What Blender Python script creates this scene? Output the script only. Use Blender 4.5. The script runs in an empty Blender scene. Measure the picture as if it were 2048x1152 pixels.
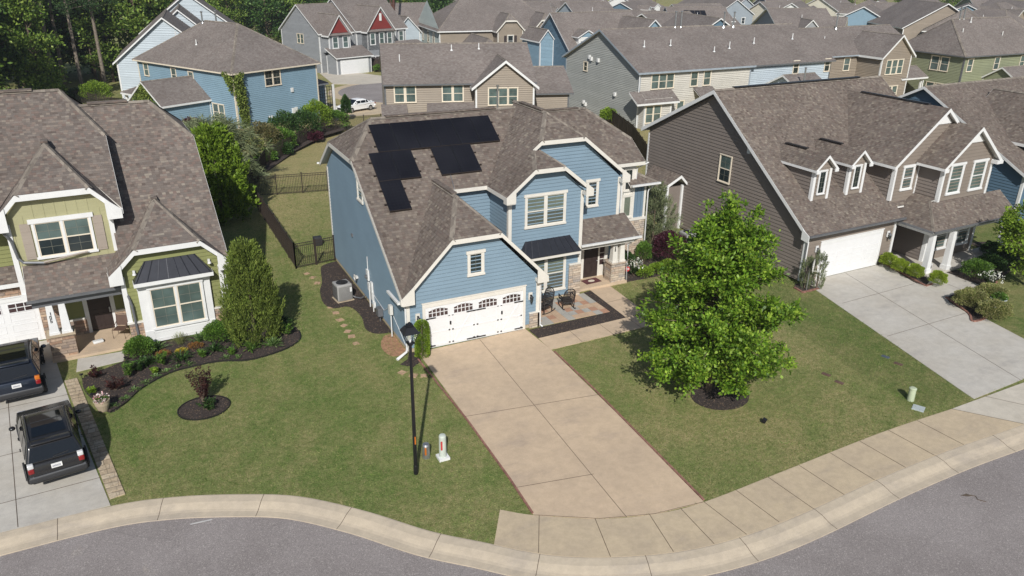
import bpy, bmesh, math, random
from mathutils import Vector, Matrix
S=bpy.context.scene; R=math.radians; COL=S.collection
# ---------------- camera, sky, sun, exposure ----------------
YAW,PITCH,ROLL=0.4622,0.4041,0.0124
cam=bpy.data.cameras.new('camera'); co=bpy.data.objects.new('camera',cam); COL.objects.link(co); S.camera=co
fw=Vector((math.sin(YAW)*math.cos(PITCH),math.cos(YAW)*math.cos(PITCH),-math.sin(PITCH)))
rt=Vector((math.cos(YAW),-math.sin(YAW),0)); up=rt.cross(fw)
r2=math.cos(ROLL)*rt+math.sin(ROLL)*up; u2=-math.sin(ROLL)*rt+math.cos(ROLL)*up
M=Matrix((r2,u2,-fw)).transposed().to_4x4(); M.translation=Vector((0,0,16.7)); co.matrix_world=M
cam.sensor_width=36; cam.lens=1566/2048*36; cam.clip_start=.5; cam.clip_end=3000
W=bpy.data.worlds.new('World'); S.world=W; W.use_nodes=True
wn=W.node_tree; bg=wn.nodes['Background']; sky=wn.nodes.new('ShaderNodeTexSky'); sky.sky_type='NISHITA'
SUN=Vector((-.334,-.727,.601)).normalized()
sky.sun_disc=False; sky.sun_elevation=math.asin(SUN.z); sky.sun_rotation=math.atan2(SUN.x,SUN.y); sky.altitude=50; sky.air_density=1.0; sky.dust_density=1.0; sky.ozone_density=1.0
wn.links.new(sky.outputs[0],bg.inputs[0]); bg.inputs[1].default_value=.08
sl=bpy.data.lights.new('sun','SUN'); so=bpy.data.objects.new('sun',sl); COL.objects.link(so)
sl.energy=4.6; sl.angle=R(.6); sl.color=(1,.975,.93); so.rotation_euler=SUN.to_track_quat('Z','Y').to_euler()
S.view_settings.view_transform='Standard'; S.view_settings.look='None'; S.view_settings.gamma=1; S.view_settings.exposure=0.0
S.render.resolution_x=1024; S.render.resolution_y=576
rnd=random.Random(5)
# ---------------- materials ----------------
MATS={}
def nt(name):
    m=bpy.data.materials.new(name); m.use_nodes=True; t=m.node_tree; b=t.nodes['Principled BSDF']; MATS[name]=m
    return m,t,b
def N(t,ty,**k):
    n=t.nodes.new('ShaderNode'+ty)
    for a,v in k.items(): setattr(n,a,v)
    return n
def L(t,a,b): t.links.new(a,b)
def math_(t,op,a,b=None,c=None):
    n=N(t,'Math',operation=op)
    for i,v in enumerate((a,b,c)):
        if v is None: continue
        if isinstance(v,(int,float)): n.inputs[i].default_value=v
        else: L(t,v,n.inputs[i])
    return n.outputs[0]
def mixc(t,f,a,b,mode='MIX'):
    n=N(t,'Mix',data_type='RGBA',blend_type=mode)
    for i,v in ((0,f),(6,a),(7,b)):
        if isinstance(v,(int,float)): n.inputs[i].default_value=v
        elif isinstance(v,tuple): n.inputs[i].default_value=(*v,1) if len(v)==3 else v
        else: L(t,v,n.inputs[i])
    return n.outputs[2]
def noise(t,vec,scale,detail=4,rough=.6,out=0):
    n=N(t,'TexNoise'); n.inputs['Scale'].default_value=scale; n.inputs['Detail'].default_value=detail; n.inputs['Roughness'].default_value=rough
    if vec is not None: L(t,vec,n.inputs['Vector'])
    return n.outputs[out]
def ramp(t,f,stops,interp='LINEAR'):
    n=N(t,'ValToRGB'); n.color_ramp.interpolation=interp; e=n.color_ramp.elements
    while len(e)<len(stops): e.new(.5)
    for x,(p,c) in zip(e,stops): x.position=p; x.color=(*c,1) if len(c)==3 else c
    L(t,f,n.inputs[0]); return n.outputs[0]
def rampv(t,f,a,b,x=0,y=1):
    n=N(t,'MapRange'); n.inputs[1].default_value=a; n.inputs[2].default_value=b; n.inputs[3].default_value=x; n.inputs[4].default_value=y
    n.interpolation_type='SMOOTHSTEP'; L(t,f,n.inputs[0]); return n.outputs[0]
def bump(t,b,h,dist,strength=1):
    n=N(t,'Bump'); n.inputs['Distance'].default_value=dist; n.inputs['Strength'].default_value=strength; L(t,h,n.inputs['Height']); L(t,n.outputs[0],b.inputs['Normal'])
def uvn(t): return N(t,'UVMap',uv_map='UVMap').outputs[0]
def geo(t): return N(t,'NewGeometry').outputs['Position']
def xyz(t,v):
    s=N(t,'SeparateXYZ'); L(t,v,s.inputs[0]); return s.outputs
def vec(t,x,y,z=0):
    c=N(t,'CombineXYZ')
    for i,v in enumerate((x,y,z)):
        if isinstance(v,(int,float)): c.inputs[i].default_value=v
        else: L(t,v,c.inputs[i])
    return c.outputs[0]
def hsvv(t,c,h=None,s=None,v=None):
    n=N(t,'HueSaturation'); L(t,c,n.inputs['Color'])
    for k,x in (('Hue',h),('Saturation',s),('Value',v)):
        if x is None: continue
        if isinstance(x,(int,float)): n.inputs[k].default_value=x
        else: L(t,x,n.inputs[k])
    return n.outputs[0]
def plain(name,col,rough=.6,metal=0,spec=.4,var=.12,scale=3.0,bmp=0):
    m,t,b=nt(name); p=geo(t)
    n=noise(t,p,scale,5,.65); v=rampv(t,n,.25,.75,1-var,1+var)
    c=mixc(t,1.0,col,(1,1,1),'MULTIPLY'); cc=hsvv(t,c,v=v)
    L(t,cc,b.inputs['Base Color']); b.inputs['Roughness'].default_value=rough; b.inputs['Metallic'].default_value=metal
    b.inputs['Specular IOR Level'].default_value=spec
    if bmp: bump(t,b,noise(t,p,40,4),bmp)
    return m
def shingle(name,pal,far=False,row=.135,wid=.15,light=1.0):
    m,t,b=nt(name); uv=xyz(t,uvn(t)); u,v=uv[0],uv[1]
    rr=math_(t,'DIVIDE',v,row); ri=math_(t,'FLOOR',rr); rf=math_(t,'FRACT',rr)
    wn_=N(t,'TexWhiteNoise',noise_dimensions='1D'); L(t,ri,wn_.inputs['W'])
    uu=math_(t,'ADD',math_(t,'DIVIDE',u,wid),math_(t,'MULTIPLY',wn_.outputs[0],7.3)); ui=math_(t,'FLOOR',uu); uf=math_(t,'FRACT',uu)
    w2=N(t,'TexWhiteNoise',noise_dimensions='2D'); L(t,vec(t,ui,ri),w2.inputs['Vector'])
    # wide boards of one blend that span several tabs
    w3=N(t,'TexWhiteNoise',noise_dimensions='2D'); L(t,vec(t,math_(t,'FLOOR',math_(t,'DIVIDE',uu,3.0)),math_(t,'ADD',ri,31.0)),w3.inputs['Vector'])
    f=math_(t,'ADD',math_(t,'MULTIPLY',w2.outputs[0],.93),math_(t,'MULTIPLY',w3.outputs[0],.07))
    c=ramp(t,f,pal)
    big=noise(t,geo(t),.35,3); c=hsvv(t,c,v=rampv(t,big,.2,.8,.86*light,1.12*light))
    gr=noise(t,uvn(t),55,2); c=hsvv(t,c,v=rampv(t,gr,.2,.8,.86,1.14))
    # tab gaps and course edges, mixed darker
    e=math_(t,'LESS_THAN',rf,.10); g=math_(t,'LESS_THAN',uf,.05); e2=math_(t,'MAXIMUM',e,math_(t,'MULTIPLY',g,.6))
    c=mixc(t,math_(t,'MULTIPLY',e2,.35),c,(.05,.042,.04))
    L(t,c,b.inputs['Base Color']); b.inputs['Roughness'].default_value=.93; b.inputs['Specular IOR Level'].default_value=.2
    h=math_(t,'ADD',math_(t,'MULTIPLY',math_(t,'SUBTRACT',1.0,rf),1.0),math_(t,'MULTIPLY',w2.outputs[0],.5))
    if not far: bump(t,b,h,.012,.8)
    return m
PAL=[(0,(.100,.078,.066)),(.25,(.158,.129,.108)),(.45,(.138,.114,.10)),(.62,(.196,.165,.138)),(.8,(.135,.102,.088)),(1,(.25,.217,.175))]
M_roof=shingle('shingle_roof',PAL)
M_roofA=shingle('shingle_roof_mauve',[(0,(.108,.085,.074)),(.25,(.162,.135,.117)),(.45,(.138,.117,.104)),(.62,(.20,.17,.147)),(.8,(.165,.12,.102)),(1,(.26,.228,.188))],row=.14,wid=.16)
M_roofF=shingle('shingle_roof_distant',[(0,(.15,.125,.112)),(.4,(.178,.152,.138)),(.7,(.192,.167,.152)),(1,(.22,.195,.176))],far=True,row=.14,wid=.2)
M_cap=shingle('ridge_cap_shingle',[(0,(.165,.14,.118)),(.5,(.215,.185,.155)),(1,(.27,.235,.195))],row=.9,wid=.2)
def siding(name,col,exp=.18,bmp=.0,rough=.55,line=.0):
    m,t,b=nt(name); p=geo(t); n=noise(t,p,.6,3); n2=noise(t,vec(t,math_(t,'MULTIPLY',xyz(t,uvn(t))[0],.5),math_(t,'MULTIPLY',xyz(t,uvn(t))[1],6.0)),2.0,4)
    c=hsvv(t,mixc(t,1.0,col,(1,1,1),'MULTIPLY'),v=rampv(t,n,.25,.75,.95,1.05)); c=hsvv(t,c,v=rampv(t,n2,.2,.8,.955,1.045))
    if bmp:
        f=math_(t,'FRACT',math_(t,'DIVIDE',xyz(t,uvn(t))[1],exp)); bump(t,b,math_(t,'SUBTRACT',1.0,f),bmp)
        c=mixc(t,math_(t,'MULTIPLY',math_(t,'LESS_THAN',f,.14),.3),c,tuple(x*.3 for x in col))  # lap shadow painted as a dark strip along each board
    L(t,c,b.inputs['Base Color']); b.inputs['Roughness'].default_value=rough; b.inputs['Specular IOR Level'].default_value=.3
    return m
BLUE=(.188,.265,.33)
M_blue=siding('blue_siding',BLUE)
M_green=siding('sage_green_siding',(.205,.215,.085))
M_bbgreen=siding('sage_board_batten',(.36,.345,.20))
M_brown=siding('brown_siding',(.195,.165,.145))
M_brownl=siding('brown_siding_sunlit',(.215,.18,.15))  # same siding as the side walls, sunlit front lightened in its colour
M_navy=siding('slate_blue_siding',(.09,.15,.21))
def stone(name,pal,row=.13,wid=.42):
    m,t,b=nt(name); uv=xyz(t,uvn(t)); u,v=uv[0],uv[1]
    nz=noise(t,uvn(t),1.2,2); v2=math_(t,'ADD',v,math_(t,'MULTIPLY',nz,.05))
    rr=math_(t,'DIVIDE',v2,row); ri=math_(t,'FLOOR',rr); rf=math_(t,'FRACT',rr)
    w=N(t,'TexWhiteNoise',noise_dimensions='1D'); L(t,ri,w.inputs['W'])
    uu=math_(t,'DIVIDE',math_(t,'ADD',u,math_(t,'MULTIPLY',w.outputs[0],3.1)),math_(t,'ADD',wid*.7,math_(t,'MULTIPLY',w.outputs[0],wid*.7)))
    ui=math_(t,'FLOOR',uu); uf=math_(t,'FRACT',uu)
    w2=N(t,'TexWhiteNoise',noise_dimensions='2D'); L(t,vec(t,ui,ri),w2.inputs['Vector'])
    c=ramp(t,w2.outputs[0],pal); c=hsvv(t,c,v=rampv(t,noise(t,geo(t),9,4),.25,.75,.8,1.2))
    j=math_(t,'MAXIMUM',math_(t,'LESS_THAN',rf,.1),math_(t,'LESS_THAN',uf,.035)); c=mixc(t,math_(t,'MULTIPLY',j,.65),c,(.09,.07,.055))
    L(t,c,b.inputs['Base Color']); b.inputs['Roughness'].default_value=.9
    h=math_(t,'ADD',math_(t,'MULTIPLY',math_(t,'SUBTRACT',1.0,j),.6),math_(t,'MULTIPLY',w2.outputs[1],.5)); bump(t,b,h,.035)
    return m
M_stone=stone('ledge_stone',[(0,(.30,.19,.13)),(.3,(.42,.29,.20)),(.5,(.24,.19,.16)),(.7,(.5,.37,.26)),(1,(.36,.24,.18))])
M_stone2=stone('pale_ledge_stone',[(0,(.36,.28,.21)),(.3,(.5,.41,.32)),(.5,(.33,.29,.26)),(.7,(.58,.49,.38)),(1,(.45,.34,.26))])
M_white=plain('white_trim_paint',(.69,.69,.68),.5,var=.05,scale=2)
M_cream=plain('cream_trim_paint',(.66,.63,.57),.5,var=.05,scale=2)
M_sashw=plain('window_sash_vinyl',(.70,.62,.50),.45,var=.05)
M_door_w=plain('white_garage_door_paint',(.70,.70,.70),.45,var=.03)
M_soffit=plain('soffit_paint',(.62,.60,.56),.6,var=.05)
M_munt=plain('muntin_bars',(.16,.16,.13),.5)
M_dark=plain('dark_metal',(.028,.026,.026),.4,metal=.3,var=.2)
M_black=plain('black_paint',(.012,.012,.014),.35,var=.2)
M_bronze=plain('bronze_fence_paint',(.035,.026,.021),.45,var=.2)
M_grayg=plain('grey_gutter_paint',(.16,.165,.175),.4,metal=.3,var=.1)
M_whiteg=plain('white_gutter_paint',(.66,.66,.65),.4,var=.08)
M_metal=plain('galvanised_steel',(.42,.43,.44),.35,metal=.8,var=.1)
M_standing=plain('standing_seam_metal',(.035,.037,.045),.35,metal=.4,var=.12)
M_found=plain('foundation_concrete',(.42,.34,.24),.85,var=.15,bmp=.004)
M_shut=siding('grey_brown_shutter',(.33,.28,.235))
M_shutd=plain('dark_shutter',(.045,.035,.035),.5)
M_fdoor=plain('dark_brown_door',(.035,.024,.022),.4,var=.15)
def glass(name,col,rough=.06,var=.3,blind=None):
    m,t,b=nt(name); p=geo(t); n=noise(t,p,.9,2); c=hsvv(t,mixc(t,1.0,col,(1,1,1),'MULTIPLY'),v=rampv(t,n,.3,.7,1-var,1+var))
    if blind:
        f=math_(t,'FRACT',math_(t,'DIVIDE',xyz(t,uvn(t))[1],.05)); c=mixc(t,rampv(t,math_(t,'ABSOLUTE',math_(t,'SUBTRACT',f,.5)),.1,.5,0,.75),c,blind)
    L(t,c,b.inputs['Base Color']); b.inputs['Roughness'].default_value=rough; b.inputs['IOR'].default_value=1.5
    b.inputs['Specular IOR Level'].default_value=.7
    return m
M_glass=glass('window_glass',(.022,.03,.032))
M_glasst=glass('sky_teal_window_glass',(.085,.12,.112),.12)  # teal sky reflection painted into the pane colour
M_glassb=glass('window_glass_with_blinds',(.17,.20,.155),.12,.15,(.06,.07,.055))
M_glassb2=glass('screened_glass_with_blinds',(.11,.12,.10),.15,.15,(.05,.055,.045))
def concrete(name,col,stain,amt=.5,scale=.5):
    m,t,b=nt(name); p=geo(t)
    s=rampv(t,noise(t,p,scale,5,.6),.35,.7); g_=rampv(t,noise(t,vec(t,math_(t,'MULTIPLY',xyz(t,p)[0],.7),math_(t,'MULTIPLY',xyz(t,p)[1],1.6),3.0),.55,6,.7),.52,.72,0,.5); s2=rampv(t,noise(t,p,scale*5,4,.7),.3,.7,.93,1.06); s3=rampv(t,noise(t,p,60,2),.2,.8,.93,1.07)
    c=mixc(t,math_(t,'MULTIPLY',s,amt),col,stain); c=mixc(t,g_,c,tuple(x*k for x,k in zip(stain,(.78,.80,.88)))); c=hsvv(t,c,v=s2); c=hsvv(t,c,v=s3)
    L(t,c,b.inputs['Base Color']); b.inputs['Roughness'].default_value=.9; b.inputs['Specular IOR Level'].default_value=.25
    bump(t,b,noise(t,p,30,4),.004); return m
M_conc=concrete('tan_driveway_concrete',(.56,.43,.30),(.48,.37,.265),.8)
M_concw=concrete('pale_driveway_concrete',(.50,.47,.42),(.43,.39,.33),.6)
M_walk=concrete('tan_sidewalk_concrete',(.52,.42,.29),(.44,.355,.255),.8,.8)
M_walkw=concrete('pale_sidewalk_concrete',(.55,.50,.42),(.46,.41,.33),.5)
M_curb=concrete('curb_concrete',(.51,.43,.325),(.43,.365,.285),.7,.7)
M_joint=plain('joint_dirt',(.10,.075,.055),.95)
M_brickedge=plain('brick_edging',(.25,.125,.095),.85,var=.35,scale=6)
def asphalt():
    m,t,b=nt('street_asphalt'); p=geo(t)
    s=rampv(t,noise(t,p,.22,5,.65),.3,.7); c=mixc(t,s,(.225,.198,.187),(.285,.254,.242))
    st=rampv(t,noise(t,p,.45,6,.8),.60,.70,0,.45); c=mixc(t,st,c,(.35,.30,.255))
    oil=rampv(t,noise(t,vec(t,xyz(t,p)[0],xyz(t,p)[1],9.0),.7,6,.75),.66,.74,0,.5); c=mixc(t,oil,c,(.10,.09,.085))
    f=noise(t,p,38,3,.85); c=hsvv(t,c,v=rampv(t,f,.32,.68,.66,1.34))
    v=N(t,'TexVoronoi'); v.inputs['Scale'].default_value=30; L(t,p,v.inputs['Vector']); g=math_(t,'GREATER_THAN',xyz(t,v.outputs['Color'])[0],.92); c=mixc(t,math_(t,'MULTIPLY',g,.35),c,(.5,.46,.42))
    ck=N(t,'TexVoronoi',feature='DISTANCE_TO_EDGE'); ck.inputs['Scale'].default_value=.16; L(t,mixc(t,.12,p,noise(t,p,1.1,4,out=1)),ck.inputs['Vector']); cr_=math_(t,'LESS_THAN',ck.outputs['Distance'],.0018); c=mixc(t,math_(t,'MULTIPLY',cr_,.12),c,(.07,.065,.06))
    L(t,c,b.inputs['Base Color']); b.inputs['Roughness'].default_value=.9; bump(t,b,f,.006); return m
M_asph=asphalt()
def grass():
    m,t,b=nt('lawn_grass'); p=geo(t); x,y,_=xyz(t,p)
    a=rampv(t,noise(t,p,.28,5,.7),.40,.60); a2=rampv(t,noise(t,p,1.1,6,.75),.38,.64); fl=rampv(t,noise(t,p,4.5,7,.9),.49,.62)
    a3=rampv(t,noise(t,vec(t,x,y,7.0),5,6,.75),.25,.75)
    green=mixc(t,a3,(.078,.135,.030),(.155,.22,.058)); tan=mixc(t,a3,(.24,.215,.085),(.42,.35,.18))
    yard=rampv(t,y,43,60); far=rampv(t,y,85,120)
    east=rampv(t,x,11,19); west=rampv(t,x,10,0)
    f=math_(t,'ADD',math_(t,'MULTIPLY',a,.30),math_(t,'MULTIPLY',a2,.30)); f=math_(t,'ADD',math_(t,'ADD',f,.10),math_(t,'MULTIPLY',fl,.32))
    f=math_(t,'ADD',f,math_(t,'MULTIPLY',yard,.48)); f=math_(t,'ADD',f,math_(t,'MULTIPLY',east,.16)); f=math_(t,'SUBTRACT',f,math_(t,'MULTIPLY',west,.06)); f=math_(t,'SUBTRACT',f,math_(t,'MULTIPLY',far,.35))
    # the neighbour's side of the right lawn is a greener, longer cut
    d=math_(t,'SUBTRACT',math_(t,'MULTIPLY',math_(t,'SUBTRACT',x,25.2),.995),math_(t,'MULTIPLY',math_(t,'SUBTRACT',y,24.0),.12)); nb=math_(t,'MULTIPLY',rampv(t,math_(t,'ADD',d,math_(t,'MULTIPLY',noise(t,p,.8,3),.4)),2.3,2.75),rampv(t,y,16.6,17.4)); nb=math_(t,'MULTIPLY',nb,rampv(t,y,40,32))
    f=math_(t,'SUBTRACT',f,math_(t,'MULTIPLY',nb,.22))
    c=mixc(t,f,green,tan)
    bare=rampv(t,noise(t,p,.9,6,.75),.665,.73,0,.8); c=mixc(t,bare,c,(.33,.235,.14))
    c=hsvv(t,c,v=rampv(t,nb,0,1,1.0,.86))
    bl=noise(t,vec(t,x,y,0),20,5,.85); c=hsvv(t,c,v=rampv(t,bl,.33,.67,.55,1.5))
    L(t,c,b.inputs['Base Color']); b.inputs['Roughness'].default_value=.95; b.inputs['Specular IOR Level'].default_value=.1
    bump(t,b,math_(t,'ADD',bl,noise(t,p,3,4)),.05,.9); return m
M_grass=grass()
def mulch(name,c0,c1):
    m,t,b=nt(name); p=geo(t)
    v=N(t,'TexVoronoi'); v.inputs['Scale'].default_value=26; L(t,noise(t,p,3,3,out=1),v.inputs['Vector']) if 0 else L(t,p,v.inputs['Vector'])
    n=noise(t,p,14,5,.8); c=mixc(t,rampv(t,n,.3,.7),c0,c1); c=mixc(t,math_(t,'MULTIPLY',math_(t,'GREATER_THAN',xyz(t,v.outputs['Color'])[0],.93),.6),c,(.3,.2,.13))
    L(t,c,b.inputs['Base Color']); b.inputs['Roughness'].default_value=1; bump(t,b,math_(t,'ADD',n,v.outputs[0]),.05); return m
M_mulch=mulch('bark_mulch',(.022,.015,.013),(.085,.062,.052))
M_dirt=plain('bare_clay_soil',(.36,.20,.12),.95,var=.3,scale=4,bmp=.02)
# ---------------- mesh builder ----------------
class MB:
    def __init__(s): s.v=[]; s.f=[]; s.mi=[]; s.cur=0; s.sm=[]
    def poly(s,pts,mi=None,sm=False):
        i=len(s.v); s.v+= [tuple(p) for p in pts]; s.f.append(tuple(range(i,i+len(pts)))); s.mi.append(s.cur if mi is None else mi); s.sm.append(sm)
    def box(s,x0,y0,z0,x1,y1,z1):
        if x0>x1:x0,x1=x1,x0
        if y0>y1:y0,y1=y1,y0
        if z0>z1:z0,z1=z1,z0
        a=[(x0,y0,z0),(x1,y0,z0),(x1,y1,z0),(x0,y1,z0),(x0,y0,z1),(x1,y0,z1),(x1,y1,z1),(x0,y1,z1)]
        for q in ((3,2,1,0),(4,5,6,7),(0,1,5,4),(1,2,6,5),(2,3,7,6),(3,0,4,7)): s.poly([a[k] for k in q])
    def hexa(s,a):   # 8 points, bottom 4 then top 4
        for q in ((3,2,1,0),(4,5,6,7),(0,1,5,4),(1,2,6,5),(2,3,7,6),(3,0,4,7)): s.poly([a[k] for k in q])
    def obox(s,c,ax,ay,az):  # oriented box: centre, half vectors
        c=Vector(c);ax=Vector(ax);ay=Vector(ay);az=Vector(az)
        s.hexa([c-ax-ay-az,c+ax-ay-az,c+ax+ay-az,c-ax+ay-az,c-ax-ay+az,c+ax-ay+az,c+ax+ay+az,c-ax+ay+az])
    def beam(s,p,q,w,h,up=(0,0,1)):   # bar from p to q with width w height h
        p=Vector(p);q=Vector(q);d=(q-p); n=Vector(up); t=d.cross(n)
        if t.length<1e-5: t=d.cross(Vector((1,0,0)))
        t.normalize(); n=t.cross(d).normalized()
        s.obox((p+q)/2,d/2,t*w/2,n*h/2)
    def prism(s,pts,z0,z1):
        n=len(pts); s.poly([(x,y,z1) for x,y in pts]); s.poly([(x,y,z0) for x,y in reversed(pts)])
        for i in range(n):
            a=pts[i];b=pts[(i+1)%n]; s.poly([(a[0],a[1],z0),(b[0],b[1],z0),(b[0],b[1],z1),(a[0],a[1],z1)])
    def tube(s,pts,rs,n=10,cap=True):
        pts=[Vector(p) for p in pts]; rs=rs if isinstance(rs,(list,tuple)) else [rs]*len(pts); rings=[]
        for i,p in enumerate(pts):
            d=(pts[min(i+1,len(pts)-1)]-pts[max(i-1,0)]).normalized(); a=d.cross(Vector((0,0,1)))
            if a.length<1e-3: a=Vector((1,0,0))
            a.normalize(); b=d.cross(a)
            rings.append([p+(a*math.cos(6.28318*k/n)+b*math.sin(6.28318*k/n))*rs[i] for k in range(n)])
        for i in range(len(rings)-1):
            for k in range(n): s.poly([rings[i][k],rings[i+1][k],rings[i+1][(k+1)%n],rings[i][(k+1)%n]],sm=True)
        if cap: s.poly(rings[0]); s.poly(list(reversed(rings[-1])))
    def lathe(s,c,prof,n=20,sm=True):  # prof list of (r,z)
        c=Vector(c)
        for (r0,z0),(r1,z1) in zip(prof,prof[1:]):
            for k in range(n):
                a=6.28318*k/n;b=6.28318*(k+1)/n
                q=[c+Vector((r0*math.cos(a),r0*math.sin(a),z0)),c+Vector((r0*math.cos(b),r0*math.sin(b),z0)),c+Vector((r1*math.cos(b),r1*math.sin(b),z1)),c+Vector((r1*math.cos(a),r1*math.sin(a),z1))]
                if r0<1e-6: q=q[1:]
                elif r1<1e-6: q=q[:3]
                s.poly(q,sm=sm)
    def blob(s,c,r,n=1,rz=None,jit=.0,seed=0):
        bm=bmesh.new(); bmesh.ops.create_icosphere(bm,subdivisions=n+1,radius=1); q=random.Random(seed)
        i=len(s.v)
        for v in bm.verts:
            k=1+q.uniform(-jit,jit); s.v.append((c[0]+v.co.x*r*k,c[1]+v.co.y*r*k,c[2]+v.co.z*(rz or r)*k))
        for f in bm.faces: s.f.append(tuple(i+v.index for v in f.verts)); s.mi.append(s.cur); s.sm.append(True)
        bm.free()
    def build(s,name,mats,parent=None,loc=None,weld=False,kind=None,uv=True):
        me=bpy.data.meshes.new(name); me.from_pydata(s.v,[],s.f)
        if not isinstance(mats,(list,tuple)): mats=[mats]
        for m in mats: me.materials.append(m)
        me.polygons.foreach_set('material_index',s.mi); me.polygons.foreach_set('use_smooth',s.sm)
        if uv:
            me.update(); ul=me.uv_layers.new(name='UVMap'); d=[]
            vs=me.vertices
            for p in me.polygons:
                n=p.normal
                if abs(n.z)>.995: 
                    for li in p.loop_indices: c=vs[me.loops[li].vertex_index].co; d+=[c.x,c.y]
                else:
                    t=Vector((-n.y,n.x,0)).normalized(); w=n.cross(t)
                    for li in p.loop_indices: c=vs[me.loops[li].vertex_index].co; d+=[t.dot(c),w.dot(c)]
            ul.data.foreach_set('uv',d)
        o=bpy.data.objects.new(name,me); COL.objects.link(o)
        if parent: o.parent=parent
        if loc: o.location=loc
        if weld:
            bm=bmesh.new(); bm.from_mesh(me); bmesh.ops.remove_doubles(bm,verts=bm.verts,dist=1e-4); bmesh.ops.recalc_face_normals(bm,faces=bm.faces); bm.to_mesh(me); bm.free()
        if kind: o['kind']=kind
        return o
def tag(o,label,cat,group=None,kind=None):
    o['label']=label; o['category']=cat
    if group: o['group']=group
    if kind: o['kind']=kind
    return o
def empty(name,loc,rz=0,label=None,cat=None,group=None):
    o=bpy.data.objects.new(name,None); COL.objects.link(o); o.location=loc; o.rotation_euler=(0,0,rz); o.empty_display_size=.3
    if label: tag(o,label,cat,group)
    return o
def dup(o,loc=None,rz=None,scale=None,label=None,parent=None):
    c=o.copy(); COL.objects.link(c)
    if parent is not None: c.parent=parent
    if loc is not None: c.location=loc
    if rz is not None: c.rotation_euler=(0,0,rz)
    if scale is not None: c.scale=scale if isinstance(scale,(tuple,list)) else (scale,)*3
    if label: c['label']=label
    for ch in KIDS.get(o.name,[]) or [k for k in o.children]: dup(ch,parent=c)
    return c
KIDS={}
def gz(y): return -3*min(1,max(0,(y-65)/100))
def cutpoly(poly,z0,z1):
    def clip(P,z,keep):
        out=[]
        for i in range(len(P)):
            a=P[i];b=P[(i+1)%len(P)]; ia=(a[1]-z)*keep>=0; ib=(b[1]-z)*keep>=0
            if ia: out.append(a)
            if ia!=ib: k=(z-a[1])/(b[1]-a[1]); out.append((a[0]+k*(b[0]-a[0]),z))
        return out
    P=clip(poly,z0,1)
    return clip(P,z1,-1) if len(P)>2 else []
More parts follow.
